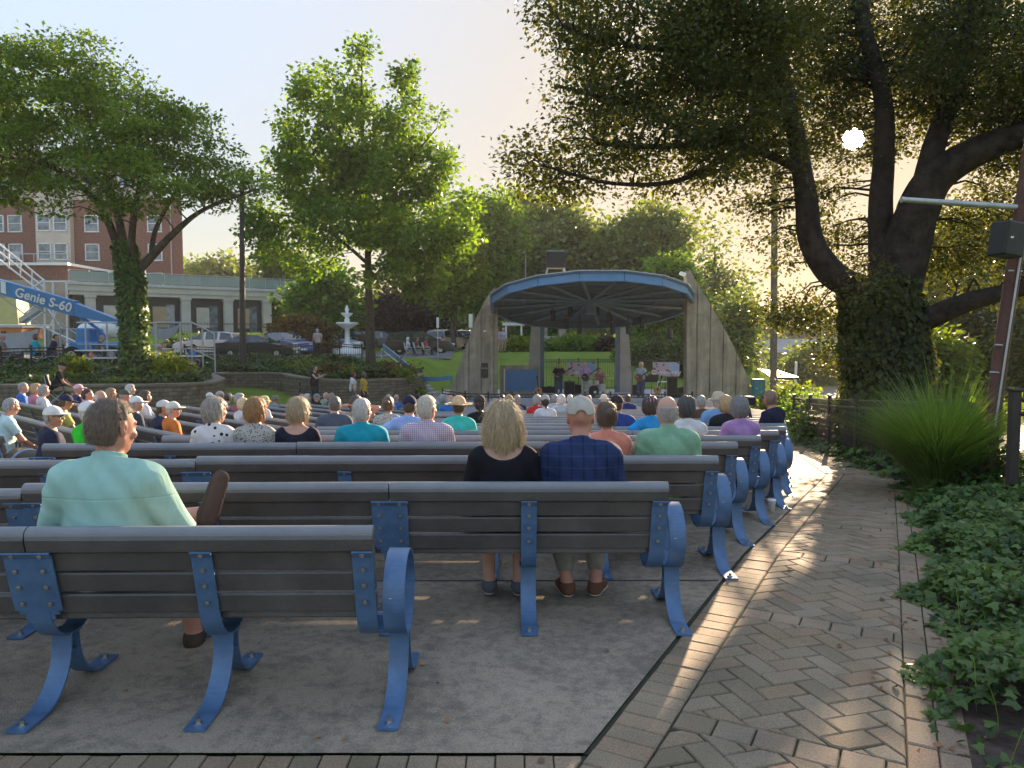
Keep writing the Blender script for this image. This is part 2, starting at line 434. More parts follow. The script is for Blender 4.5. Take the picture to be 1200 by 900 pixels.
def pattern(name, kind, base, ink, scale=20., ink2=None, thr=.3):
    m, nt, b = nodes_of(name); L = nt.links
    tc = N(nt, 'ShaderNodeTexCoord'); b.inputs['Roughness'].default_value = .85; b.inputs['Specular IOR Level'].default_value = .2
    if kind in ('plaid', 'check'):
        sp = N(nt, 'ShaderNodeSeparateXYZ'); L.new(tc.outputs['Object'], sp.inputs[0]); prev = None
        col = None
        for ax in (0, 2):
            mm = N(nt, 'ShaderNodeMath', operation='MULTIPLY'); mm.inputs[1].default_value = scale; L.new(sp.outputs[ax], mm.inputs[0])
            fr = N(nt, 'ShaderNodeMath', operation='FRACT'); L.new(mm.outputs[0], fr.inputs[0])
            lt = N(nt, 'ShaderNodeMath', operation='LESS_THAN'); lt.inputs[1].default_value = thr; L.new(fr.outputs[0], lt.inputs[0])
            mx = N(nt, 'ShaderNodeMix', data_type='RGBA', blend_type='MIX')
            hf = N(nt, 'ShaderNodeMath', operation='MULTIPLY'); hf.inputs[1].default_value = .6; L.new(lt.outputs[0], hf.inputs[0]); L.new(hf.outputs[0], mx.inputs[0])
            if col is None: mx.inputs[6].default_value = (*base, 1)
            else: L.new(col, mx.inputs[6])
            mx.inputs[7].default_value = (*(ink if ax == 0 else (ink2 or ink)), 1); col = mx.outputs[2]
        L.new(col, b.inputs['Base Color'])
    else:
        v = N(nt, 'ShaderNodeTexVoronoi') ; setin(v, Scale=scale); L.new(tc.outputs['Object'], v.inputs['Vector'])
        c = ramp(nt, v.outputs['Distance'], [(thr, ink), (thr + .05, base)])
        L.new(c, b.inputs['Base Color'])
    n2 = N(nt, 'ShaderNodeTexNoise'); setin(n2, Scale=9., Detail=3.); L.new(tc.outputs['Object'], n2.inputs['Vector'])
    bp = N(nt, 'ShaderNodeBump'); setin(bp, Strength=.35, Distance=.03); L.new(n2.outputs['Fac'], bp.inputs['Height']); L.new(bp.outputs[0], b.inputs['Normal'])
    return m
_cl = {}
def cloth(col, name=None):
    key = tuple(round(c, 3) for c in col)
    if key not in _cl: _cl[key] = pmat(name or 'cloth_%d' % len(_cl), col, .88, .16, 7, .6, 11, spec=.2)
    return _cl[key]
def folds(mat, yoke=.93):
    nt = mat.node_tree; L = nt.links; b = nt.nodes['Principled BSDF']; tc = N(nt, 'ShaderNodeTexCoord'); sp = N(nt, 'ShaderNodeSeparateXYZ'); L.new(tc.outputs['Object'], sp.inputs[0])
    a = N(nt, 'ShaderNodeMath', operation='SUBTRACT'); a.inputs[1].default_value = yoke; L.new(sp.outputs[2], a.inputs[0])
    c = N(nt, 'ShaderNodeMath', operation='ABSOLUTE'); L.new(a.outputs[0], c.inputs[0])
    d = N(nt, 'ShaderNodeMapRange'); setin(d, From_Min=.0, From_Max=.006, To_Min=0., To_Max=1.); L.new(c.outputs[0], d.inputs[0])
    mp = N(nt, 'ShaderNodeMapping'); mp.inputs['Scale'].default_value = (1.6, 1.6, .55); mp.inputs['Rotation'].default_value = (0, .5, 0); L.new(tc.outputs['Object'], mp.inputs[0])
    n = N(nt, 'ShaderNodeTexNoise'); setin(n, Scale=4., Detail=2., Distortion=.8); L.new(mp.outputs[0], n.inputs['Vector'])
    r = N(nt, 'ShaderNodeMath', operation='PINGPONG'); r.inputs[1].default_value = .13; L.new(n.outputs['Fac'], r.inputs[0])
    w = N(nt, 'ShaderNodeTexNoise'); setin(w, Scale=420., Detail=1.); L.new(tc.outputs['Object'], w.inputs['Vector'])
    b1 = N(nt, 'ShaderNodeBump'); setin(b1, Strength=.35, Distance=.045); L.new(r.outputs[0], b1.inputs['Height'])
    b2 = N(nt, 'ShaderNodeBump'); setin(b2, Strength=.5, Distance=.003); L.new(d.outputs[0], b2.inputs['Height']); L.new(b1.outputs[0], b2.inputs['Normal'])
    b3 = N(nt, 'ShaderNodeBump'); setin(b3, Strength=.4, Distance=.001); L.new(w.outputs['Fac'], b3.inputs['Height']); L.new(b2.outputs[0], b3.inputs['Normal'])
    L.new(b3.outputs[0], b.inputs['Normal']); return mat
_hr = {}
def hairm(col):
    key = tuple(round(c, 3) for c in col)
    if key not in _hr:
        m, nt, b = nodes_of('hair_%d' % len(_hr)); L = nt.links
        tc = N(nt, 'ShaderNodeTexCoord'); mp = N(nt, 'ShaderNodeMapping'); mp.inputs['Scale'].default_value = (1, 1, .22); L.new(tc.outputs['Object'], mp.inputs[0])
        n = N(nt, 'ShaderNodeTexNoise'); setin(n, Scale=110., Detail=4.); L.new(mp.outputs[0], n.inputs['Vector'])
        c = ramp(nt, n.outputs['Fac'], [(.3, mul(col, .55)), (.7, mul(col, 1.4))]); L.new(c, b.inputs['Base Color'])
        b.inputs['Roughness'].default_value = .5
        bp = N(nt, 'ShaderNodeBump'); setin(bp, Strength=.7, Distance=.006); L.new(n.outputs['Fac'], bp.inputs['Height']); L.new(bp.outputs[0], b.inputs['Normal'])
        _hr[key] = m
    return _hr[key]
# ------------------------------------------------------------------ ground sheets
def xA(y): return np.interp(y, [-8, 2.81, 11, 14, 18, 24, 32], [-5.5, .29, 4.7, 5.5, 6.2, 7.0, 7.0])
def xB(y): return np.interp(y, [-8, 2.82, 7.57, 10.2, 12, 15, 20, 32], [-4.0, 1.546, 3.98, 5.2, 5.5, 6.15, 7.1, 7.9])
def xLc(y):
    y = np.asarray(y, float)
    l = (-17.7 + SN * y) / CS
    return np.where(y < 4.2, -24, np.clip(l, -24, -5.0))

def sheet(name, xs_fn, ys, nx, mat, dz, kind='structure', zf=gz):
    V = []; nxp = nx + 1
    for y in ys:
        a, b = xs_fn(y); x = np.linspace(a, b, nxp)
        V.append(np.stack([x, np.full(nxp, y), zf(x, np.full(nxp, y)) + dz], 1))
    V = np.concatenate(V); m = len(ys)
    i, j = np.meshgrid(np.arange(m - 1), np.arange(nx), indexing='ij'); q = (i * nxp + j).ravel()
    o = npmesh(name, V, np.stack([q, q + 1, q + nxp + 1, q + nxp], 1), mat, smooth=True)
    return tag(o, kind=kind)

def base_ground():
    xs = np.unique(np.round(np.concatenate([np.linspace(-600, -60, 20), np.arange(-60, -22, 1.0), np.arange(-22, 14, .3), np.arange(14, 40, 1.), np.linspace(40, 700, 20)]), 3))
    ys = np.unique(np.round(np.concatenate([np.linspace(-60, -6, 8), np.arange(-6, 45, .3), np.arange(45, 80, 1.), np.linspace(80, 900, 25)]), 3))
    X, Y = np.meshgrid(xs, ys)
    Z = gz(X, Y)
    pad = ((X > xLc(Y) + .25) & (X < xB(Y) - .2) & (Y > -5) & (Y < 30.5))
    stg = (X > -2.6) & (X < 10) & (Y > 31) & (Y < 43.3)
    lotm = (X < -4) & (X > -70) & (Y > 45.8) & (Y < 58)
    pl = (X < -15.6) & (X > -70) & (Y > 32.5) & (Y < 45)
    Z = Z - .08 * pad - .3 * stg - .06 * lotm - .06 * pl
    nx = len(xs); i, j = np.meshgrid(np.arange(len(ys) - 1), np.arange(nx - 1), indexing='ij'); q = (i * nx + j).ravel()
    tag(npmesh('ground', np.stack([X.ravel(), Y.ravel(), Z.ravel()], 1), np.stack([q, q + 1, q + nx + 1, q + nx], 1), grassm, smooth=True), kind='structure')
base_ground()
EXP = 4.72   # expansion joint
concjoint = pmat('joint_filler', (.05, .045, .035), .95, .2, 10)
sheet('concrete_floor', lambda y: (xLc(y), xA(y) - .012), np.concatenate([[2.815], np.arange(2.9, 4.19, .2), [4.19, 4.21], np.arange(4.4, 31.01, .3)]), 70, concm, .014)
def joint(name, pts, w):
    vs = []; 
    for i, p in enumerate(pts):
        a = Vector(pts[max(i - 1, 0)]); b = Vector(pts[min(i + 1, len(pts) - 1)]); t = (b - a).normalized(); n = Vector((-t.y, t.x))
        for s in (-1, 1):
            q = Vector(p) + n * w / 2 * s; vs.append((q.x, q.y, gz1(q.x, q.y) + .018))
    tag(npmesh(name, vs, np.array([[2 * i, 2 * i + 2, 2 * i + 3, 2 * i + 1] for i in range(len(pts) - 1)]), concjoint), kind='structure')
for i, y0 in enumerate([4.9, 9.5, 14.2]):
    joint('floor_joint', [(x, y0 + .004 * x) for x in np.arange(-6, float(xA(y0)), .5)] + [(float(xA(y0)) - .03, y0)], .016)
# sand under the pavers
joint_m = pmat('paver_joint', (.035, .036, .018), .95, .3, 12)
sheet('path_bed', lambda y: (float(xA(y)) - .02, float(xB(y)) + .26), np.arange(2.82, 26, .3), 8, joint_m, .004)
sheet('path_bed', lambda y: (-13, float(xB(y)) + .26), np.append(np.arange(-4, 2.7, .4), 2.81), 30, joint_m, .004)
sheet('planting_bed', lambda y: (float(xB(y)) + .2, float(xB(y)) + 4.5), np.arange(-3, 14, .3), 14, mulch, .012)

def clip(poly, a, b, c):
    """keep a*x + b*y <= c"""
    out = []
    for i in range(len(poly)):
        p, q = poly[i], poly[(i + 1) % len(poly)]
        dp, dq = a * p[0] + b * p[1] - c, a * q[0] + b * q[1] - c
        if dp <= 0: out.append(p)
        if dp * dq < 0:
            t = dp / (dp - dq); out.append((p[0] + (q[0] - p[0]) * t, p[1] + (q[1] - p[1]) * t))
    return out
def area(p): return .5 * sum(p[i][0] * p[(i + 1) % len(p)][1] - p[(i + 1) % len(p)][0] * p[i][1] for i in range(len(p)))

class Pavers:
    def __init__(s): s.v = []; s.f = []; s.m = []
    def brick(s, poly, mi=0):
        if len(poly) < 3 or abs(area(poly)) < .0012: return
        if area(poly) < 0: poly = poly[::-1]
        cx = sum(p[0] for p in poly) / len(poly); cy = sum(p[1] for p in poly) / len(poly)
        dz = random.uniform(-.0025, .0025); tx, ty = random.uniform(-.008, .008), random.uniform(-.008, .008)
        o = len(s.v); n = len(poly)
        def ins(p, k):
            d = math.hypot(p[0] - cx, p[1] - cy) or 1; f = max(0, d - k) / d
            return (cx + (p[0] - cx) * f, cy + (p[1] - cy) * f)
        for k, h in ((.0052, -.012), (.0058, .009), (.013, .015)):
            for p in poly:
                q = ins(p, k); s.v.append((q[0], q[1], gz1(q[0], q[1]) + h + dz + tx * (q[0] - cx) + ty * (q[1] - cy)))
        for l in range(2):
            for i in range(n): s.f.append((o + l * n + i, o + l * n + (i + 1) % n, o + (l + 1) * n + (i + 1) % n, o + (l + 1) * n + i)); s.m.append(mi)
        s.f.append(tuple(o + 2 * n + i for i in range(n))); s.m.append(mi)
    def build(s, name):
        me = bpy.data.meshes.new(name); me.from_pydata(s.v, [], s.f); me.materials.append(paver_m); me.materials.append(paver_r)
        me.polygons.foreach_set('material_index', s.m); me.update()
        return tag(link(name, me), kind='structure')

pv = Pavers()
dA = Vector((4.7 - .29, 11 - 2.81)).normalized(); nA = Vector((dA.y, -dA.x))   # nA points to the right
dB = Vector((5.3 - 1.546, 10.2 - 2.82)).normalized(); nB = Vector((dB.y, -dB.x))
A0 = Vector((.29, 2.81)); B0 = Vector((1.546, 2.82))
wb = .112; BW = .225
# soldier course along the concrete edge
t = -6.0
while t < 9.35:
    c = A0 + dA * t + nA * (.006)
    p = [c, c + dA * wb, c + dA * wb + nA * BW, c + nA * BW]
    pv.brick([tuple(q) for q in p], 1 if random.random() < .4 else 0)
    t += wb
# course along the planting edge
t = -6.0
while t < 8.3:
    c = B0 + dB * t
    p = [c, c + dB * BW, c + dB * BW + nB * wb * 1.0, c + nB * wb]
    pv.brick([tuple(q) for q in p], 1 if random.random() < .3 else 0)
    c2 = c + nB * wb * 1.0
    pv.brick([tuple(q) for q in (c2, c2 + dB * BW, c2 + dB * BW + nB * wb * 1.0, c2 + nB * wb)], 1 if random.random() < .3 else 0)
    t += BW
# cross bands and herringbone panels between them
bands = [(.36 + k * 1.42) for k in range(-3, 8)]
oa = A0 + nA * (BW + .008)
for bt in bands:
    c = A0 + dA * bt
    k = 0
    while k < 14:
        o = oa + dA * bt + nA * (k * .16)
        p = [tuple(o), tuple(o + nA * .16), tuple(o + nA * .16 + dA * .15), tuple(o + dA * .15)]
        p = clip(p, nB.x, nB.y, nB.dot(B0)); p = clip(p, 0, 1, 11.2)
        p = clip(p, 0, -1, -2.0)
        pv.brick(p, 1 if random.random() < .75 else 0)
        k += 1
ang = math.atan2(dA.y, dA.x) - PI / 4
e1 = Vector((math.cos(ang), math.sin(ang))); e2 = Vector((-e1.y, e1.x))
for m_ in range(-160, 160):
    for n_ in range(-50, 50):
        bx, by = m_ + 2 * n_, m_ - 2 * n_
        for (x0, y0, w, h) in ((bx, by, 2, 1), (bx + 2, by - 1, 1, 2)):
            c = oa + e1 * ((x0 + w / 2) * wb) + e2 * ((y0 + h / 2) * wb)
            if c.y < -1.5 or c.y > 11.4 or (c - oa).dot(nA) < -.2 or (c - B0).dot(nB) > .2: continue
            quad = [tuple(oa + e1 * (a * wb) + e2 * (b * wb)) for a, b in ((x0, y0), (x0 + w, y0), (x0 + w, y0 + h), (x0, y0 + h))]
            ta = (c - A0).dot(dA)
            for lo, hi in zip(bands[:-1], bands[1:]):
                if hi + .25 < ta or lo - .25 > ta: continue
                q = clip(quad, dA.x, dA.y, dA.dot(A0) + hi); q = clip(q, -dA.x, -dA.y, -(dA.dot(A0) + lo + .15))
                q = clip(q, -nA.x, -nA.y, -nA.dot(oa)); q = clip(q, nB.x, nB.y, nB.dot(B0)); q = clip(q, 0, 1, 11.2)
                pv.brick(q, 1 if random.random() < .08 else 0)
# further along, running courses that follow the bend
y = 11.2
while y < 24:
    a, b = float(xA(y)), float(xB(y)) + .25; n = max(2, int((b - a) / BW)); off = (int(y / wb) % 2) * .5
    for k in range(n + 1):
        u0, u1 = max(0, (k - off)) / n, min(n, k + 1 - off) / n
        if u1 <= u0: continue
        a2, b2 = float(xA(y + wb)), float(xB(y + wb)) + .25
        pv.brick([(a + (b - a) * u0, y), (a + (b - a) * u1, y), (a2 + (b2 - a2) * u1, y + wb), (a2 + (b2 - a2) * u0, y + wb)])
    y += wb
# behind the concrete, courses parallel to its edge
for r_ in range(8):
    y1 = 2.803 - r_ * BW; y0 = y1 - BW
    x = -6.0
    while x < float(xA(y1)) + .1 + r_ * 0:
        p = [(x, y0), (x + wb, y0), (x + wb, y1), (x, y1)]
        p = clip(p, nA.x, nA.y, nA.dot(A0))
        pv.brick(p, 1 if random.random() < .5 else 0); x += wb
pv.build('brick_path')

# ------------------------------------------------------------------ stage-side ground
sheet('pit_paving', lambda y: (-3.2 - .2 * (y - 31) if y < 36 else -4.0, 8.9), np.arange(30.9, 43.4, .4), 24, concrete_light, .03)
sheet('car_park', lambda y: (-75, -9.5 if y < 51 else -4.2), np.concatenate([np.arange(45.5, 60, .8)]), 60, asphalt, .02)
sheet('car_park', lambda y: (-4.2, 40), np.concatenate([np.arange(56.5, 70, .8)]), 60, asphalt, .02)
sheet('plaza_paving', lambda y: (-75, -15.0), np.arange(32, 45.4, .6), 60, plaza_m, .02)
m = MB()
for k in range(14):
    x = -44 + k * 2.7
    m.box((x, 52.6, .645), (.1, 5.0, .008))
mk = m.build('parking_line', whitep); 
mk.location.z = .0; tag(mk, kind='structure')

# ------------------------------------------------------------------ retaining walls
def ret_wall(pts, label, height=.10, th=.34):
    pts = [Vector(p) for p in pts]
    # densify
    q = []
    for a, b in zip(pts[:-1], pts[1:]):
        n = max(1, int((b - a).length / .5))
        for i in range(n): q.append(a.lerp(b, i / n))
    q.append(pts[-1])
    root = empty('retaining_wall', (q[len(q) // 2].x, q[len(q) // 2].y, 0), label=label, cat='retaining wall')
    w = MB(); c = MB(); rows = []
    for i, p in enumerate(q):
        t = (q[min(i + 1, len(q) - 1)] - q[max(i - 1, 0)]).normalized(); n = Vector((t.y, -t.x))   # towards the seats
        f = p + n * .05; b = p - n * th
        zt = .10 - .22 * float(sstep(-11, -7, p.x)) + height
        zb = gz1((p + n * .3).x, (p + n * .3).y) - .3
        rows.append((f, b, zt, zb, n))
    for (r0, r1) in zip(rows[:-1], rows[1:]):
        f0, b0, t0, z0, n0 = r0; f1, b1, t1, z1, n1 = r1
        w.quad((f0.x, f0.y, z0), (f1.x, f1.y, z1), (f1.x, f1.y, t1), (f0.x, f0.y, t0))
        w.quad((b0.x, b0.y, t0), (b1.x, b1.y, t1), (b1.x, b1.y, z1), (b0.x, b0.y, z0))
        g0, g1 = f0 + n0 * .03, f1 + n1 * .03; h0, h1 = b0 - n0 * .02, b1 - n1 * .02; e = .07
        vs = [(g0.x, g0.y, t0), (h0.x, h0.y, t0), (h0.x, h0.y, t0 + e), (g0.x, g0.y, t0 + e), (g1.x, g1.y, t1), (h1.x, h1.y, t1), (h1.x, h1.y, t1 + e), (g1.x, g1.y, t1 + e)]
        c.add(vs, [(0, 1, 2, 3), (7, 6, 5, 4), (0, 4, 5, 1), (1, 5, 6, 2), (2, 6, 7, 3), (3, 7, 4, 0)])
    for r in (rows[0], rows[-1]):
        f, b, t_, z_, n_ = r; w.quad((f.x, f.y, z_), (b.x, b.y, z_), (b.x, b.y, t_), (f.x, f.y, t_))
    w.build('blocks', retain_m, root, world=True); c.build('coping', blocks_cap, root, world=True)
ret_wall(WALL1, 'stacked block retaining wall under the ivy bank beside the big left tree')
ret_wall(WALL2, 'curved stacked block retaining wall holding the flower bed near the stage', .06)

# ------------------------------------------------------------------ fences
def fence(pts, h, label, mat, sp=.12, name='picket_fence', group=None, post=.06, band=.14, zoff=0, pickr=.009, zs=None, cap=False):
    pts = [Vector((p[0], p[1])) for p in pts]
    g = [(gz1(p.x, p.y) + zoff if zs is None else zs[i]) for i, p in enumerate(pts)]
    root = empty(name, (pts[0].x, pts[0].y, g[0]), label=label, cat='fence', group=group)
    rails, pk = MB(), MB()
    for i, p in enumerate(pts):
        m = MB(); m.box((p.x, p.y, g[i] + (h + .06) / 2), (post, post, h + .06), bev=.006); m.box((p.x, p.y, g[i] + h + .075), (post * 1.35, post * 1.35, .03), bev=.006)
        m.build('post', mat, root, world=True)
    for (a, ga), (b, gb) in zip(list(zip(pts, g))[:-1], list(zip(pts, g))[1:]):
        L_ = (b - a).length
        n = max(2, int(L_ / sp))
        for k in range(1, n):
            q = a.lerp(b, k / n); gq = ga + (gb - ga) * k / n
            pk.tube([(q.x, q.y, gq + .06), (q.x, q.y, gq + h - .01)], pickr, 4, cap=False, sm=False)
    for z in (h - .02, h - band, .12):
        rl = MB(); rl.tube([(p.x, p.y, gg + z) for p, gg in zip(pts, g)], .022 if z > .2 else .018, 4, sm=False); rl.build('rail', mat, root, world=True)
    pk.build('pickets', mat, root, world=True)
    return root
def dp(px, d): p = P(px, 400, d); return (p.x, d)
fence([dp(-70, 27), dp(-35, 27), dp(0, 27), dp(36, 27.2), dp(74, 27.4)], 1.0, 'black picket fence on the ivy bank at the left edge behind the lawn chair', darksteel, .13)
fence([dp(216, 35), dp(255, 35.6), dp(292, 36.2), dp(330, 37), dp(368, 38), dp(398, 39), dp(424, 40)], 1.05, 'long black picket fence in front of the parked cars above the shrubs', darksteel, .13)
fence([dp(932, 21.0), dp(951, 18.2), dp(974, 15.9), dp(1006, 13.5), dp(1046, 11.9), dp(1092, 10.6), dp(1134, 9.6), dp(1168, 8.7)], 1.12, 'bronze picket fence running past the trunk of the big right tree', brownmetal, .105, post=.065, band=.15)
fence([dp(1192, 7.3), dp(1290, 6.9), dp(1400, 6.5)], 1.42, 'bronze gate panel at the right edge beyond the leaning pole', brownmetal, .1, post=.085, band=.16, zs=[-.35, -.35, -.35])
fence([dp(518, 29.6), dp(545, 29.3), dp(572, 29.0), dp(600, 28.8), dp(628, 28.8), dp(656, 28.8), dp(686, 28.8), dp(716, 28.8), dp(748, 28.8), dp(780, 28.8), dp(812, 28.8)], .95, 'low black picket fence between the front benches and the stage', darksteel, .12)
# ------------------------------------------------------------------ bench rows
def rounded_slat(w, t, c, tilt, top=False):
    """outline in (u, z) of a plank section"""
    r = .006; hw, ht = w / 2, t / 2
    if top:
        pts = [(-ht, -hw), (ht, -hw), (ht, hw - ht)] + [(ht * math.cos(a), hw - ht + ht * math.sin(a)) for a in [PI * k / 8 for k in range(1, 8)]] + [(-ht, hw - ht)]
    else:
        pts = [(-ht + r, -hw), (ht - r, -hw), (ht, -hw + r), (ht, hw - r), (ht - r, hw), (-ht + r, hw), (-ht, hw - r), (-ht, -hw + r)]
    ca, sa = math.cos(tilt), math.sin(tilt)
    return [(c[0] + u * ca - z * sa, c[1] + u * sa + z * ca) for u, z in pts]

TILT = math.atan2(.10, .37)
BACKC = [(.10 - .10 * k, .44 + .37 * k) for k in (.10, .375, .64, .92)]
_cache = {}
def seg_mesh(kind, L_):
    key = (kind, round(L_, 2))
    if key in _cache: return _cache[key]
    m = MB(); a, b = .004, L_ - .004
    if kind == 'backrest':
        for k, c in enumerate(BACKC): m.prism(rounded_slat(.092 if k < 3 else .066, .038 if k < 3 else .074, c if k < 3 else (c[0] + .004, c[1] - .02), TILT), a, b, 'X')
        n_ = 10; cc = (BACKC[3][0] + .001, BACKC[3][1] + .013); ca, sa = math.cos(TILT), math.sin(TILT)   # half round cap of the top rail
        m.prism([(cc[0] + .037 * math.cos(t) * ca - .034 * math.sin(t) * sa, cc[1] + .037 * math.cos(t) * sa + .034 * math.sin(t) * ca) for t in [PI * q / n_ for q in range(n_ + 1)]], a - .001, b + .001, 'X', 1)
    else:
        for k, (u, z, t) in enumerate([(.155, .405, .15), (.25, .40, .02), (.345, .403, -.03), (.44, .41, -.1)]):
            m.prism(rounded_slat(.038, .088, (u, z), -t), a, b, 'X')
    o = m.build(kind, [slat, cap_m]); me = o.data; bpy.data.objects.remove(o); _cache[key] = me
    return me
def bolt(m, x, u, z):
    m.tube([(x, u, z), (x, u - .008, z - .002)], .011, 8, 1); m.tube([(x, u - .007, z - .002), (x, u - .012, z - .003)], .005, 6, 1)
def support_mesh(kind):
    if kind in _cache: return _cache[kind]
    m = MB()
    w = .088; x0, x1 = -w / 2, w / 2
    back = [(-.026, .722), (-.004, .695), (.028, .575), (.062, .45)]
    crad = [(.062, .45), (.085, .385), (.13, .325), (.19, .292), (.25, .283), (.32, .292), (.38, .325), (.43, .375)]
    ox = 0
    if kind == 'joint':
        m.strip(back, -.10, .10, .009); m.strip([(.062, .452), (.070, .43)], -.085, .085, .009); m.strip([(.070, .431), (.078, .405)], -.062, .062, .009); m.strip(crad, x0, x1, .009)
        bx = (-.058, .058)
    elif kind == 'mid':
        m.strip(back, x0, x1, .009); m.strip(crad[:], x0, x1, .0092); bx = (0,)
    else:   # end: strap, then ring and legs a little outside it
        m.strip(back, x0, x1, .009); m.strip(crad, x0, x1, .0092); bx = (0,); ox = .118
        n = 54; ring = [(.25 + .182 * math.cos(2 * PI * k / n), .468 + .184 * math.sin(2 * PI * k / n)) for k in range(n + 1)]
        m.strip(ring, ox + x0 - .003, ox + x1 + .003, .011)
        m.box((ox / 2, .25, .281), (ox + .03, .05, .008)); m.box((ox / 2, .088, .42), (ox, .03, .008))
        m.cyl((ox - .02, .075, .49), .012, .012, 8, 1, axis='X')
    for z in (.485, .565, .64, .708):
        k = (z - .45) / .34; u = .062 - .094 * k - .006
        for bxx in bx: bolt(m, bxx, u, z)
    for s in (-1, 1):
        leg = [(.25 + s * .028, .292), (.25 + s * .03, .23), (.25 + s * .042, .17), (.25 + s * .075, .105), (.25 + s * .13, .05), (.25 + s * .19, .018), (.25 + s * .25, .009), (.25 + s * .375, .009)]
        m.strip(leg, ox + x0, ox + x1, .011)
        fu = .25 + s * .33
        m.cyl((ox, fu, .012), .019, .008, 6, 1); m.cyl((ox, fu, .018), .011, .02, 6, 1)
    m.box((ox, .25, .287), (w + .012, .085, .012)); m.box((ox, .25, .2), (w - .01, .07, .007))
    o = m.build('leg', [bluep, steel]); me = o.data; bpy.data.objects.remove(o); _cache[kind] = me
    return me
for k in ('joint', 'mid', 'end'): support_mesh(k)
_end2 = _cache['end'].copy()   # left-hand end, mirrored
_end2.transform(Matrix.Scale(-1, 4, (1, 0, 0))); _end2.flip_normals(); _cache['endL'] = _end2

def row(curve, x1, x0, first, label, group, ang0=0., zf=None):
    """bench row from its right end x1 leftwards to about x0; curve(x) -> (X, Y, angle)"""
    cx, cy, ca = curve(x1)
    root = empty('bench_row', (cx, cy, gz1(cx, cy) + .014), label=label, cat='bench', group=group)
    gz0 = root.location.z
    segs = []; x = x1; L_ = first
    while x - L_ > x0 - .6: segs.append((x - L_, x)); x -= L_; L_ = 2.0
    if not segs: segs = [(x1 - first, x1)]
    def place(name, me, x, xr=None):
        X, Y, a = curve(x)
        o = bpy.data.objects.new(name, me); C.objects.link(o); o.parent = root
        o.location = (X - cx, Y - cy, gz1(X, Y) + .014 - gz0)
        if xr is not None:
            X2, Y2, _ = curve(xr); a = math.atan2(Y2 - Y, X2 - X)
            o.scale.x = math.hypot(X2 - X, Y2 - Y) / (xr - x)
        o.rotation_euler = (0, 0, a)
        return o
    for i, (a, b) in enumerate(segs):
        place('backrest', seg_mesh('backrest', b - a), a, b)
        place('seat', seg_mesh('seat', b - a), a, b)
        place('leg', support_mesh('mid'), (a + b) / 2)
        if i > 0: place('leg', support_mesh('joint'), b)
    place('leg', support_mesh('end'), x1 - .048)
    place('leg', _cache['endL'], segs[-1][0] + .048)
    return segs

CROWS = []
ys = [3.1, 4.08, 5.03, 5.95] + [6.88 + .93 * k for k in range(0, 23)]
ends = {0: -.584, 1: .87, 2: 1.41}
ordn = ['first', 'second', 'third', 'fourth', 'fifth', 'sixth', 'seventh', 'eighth', 'ninth', 'tenth', 'eleventh', 'twelfth', 'thirteenth', 'fourteenth', 'fifteenth', 'sixteenth', 'seventeenth', 'eighteenth', 'nineteenth', 'twentieth']
for k, yk in enumerate(ys):
    xr = ends.get(k, min(float(xA(yk)) - .16, .36 * yk + .1))
    xl = float(xl_center(yk)) if yk > 6.4 else (-5.2 if k < 4 else -6)
    if k == 0: xl = -4.2
    elif k < 4: xl = -6.5
    def curve(x, yk=yk):
        return (x, yk - .0062 * min(x, 0) ** 2 * (1 if yk < 7 else .5) + .004 * max(x, 0), .0124 * -min(x, 0))
    if k == 0: lab = 'nearest grey slatted bench row with a blue ring armrest at its right end'
    elif k == 1: lab = 'second bench row from the camera, under the blonde woman and the plaid shirt'
    elif k < 20: lab = 'central bench row, %s from the camera, grey slats and blue ring end' % ordn[k]
    else: lab = 'central bench row near the stage, %s from the low front fence' % ordn[len(ys) - 1 - k]
    row(curve, xr, xl, 1.45 if k == 0 else 1.55, lab, 'central bench rows facing the stage')
    CROWS.append((yk, xl, xr))
LROWS = []
s0 = 2.15; k = 0
def lcurve(s):
    def c(t): return (CS * t + SN * s, -SN * t + CS * s, -R(43))
    return c
while s0 < 16.5:
    # right end: stay clear of the centre block
    t = -17.3; t1 = -17.3
    while t < -9.5:
        x, y = CS * t + SN * s0, -SN * t + CS * s0
        if x > float(xl_center(max(y, 6.5))) - .9 or y < 8.3: break
        t1 = t; t += .05
    if t1 - (-17.3) > 1.8:
        n = max(1, round((t1 + 17.3 - 1.5) / 2)); first = max(1.2, (t1 + 17.3) - 2 * (n - 0) if (t1 + 17.3) - 2 * n > 1.1 else (t1 + 17.3) - 2 * (n - 1))
        row(lcurve(s0), t1, -17.3, min(first, 2.4), 'angled left bench row, %s counted from the camera' % ordn[k], 'angled bench rows on the left facing the stage')
        LROWS.append((s0, -17.3, t1)); k += 1
    s0 += .95
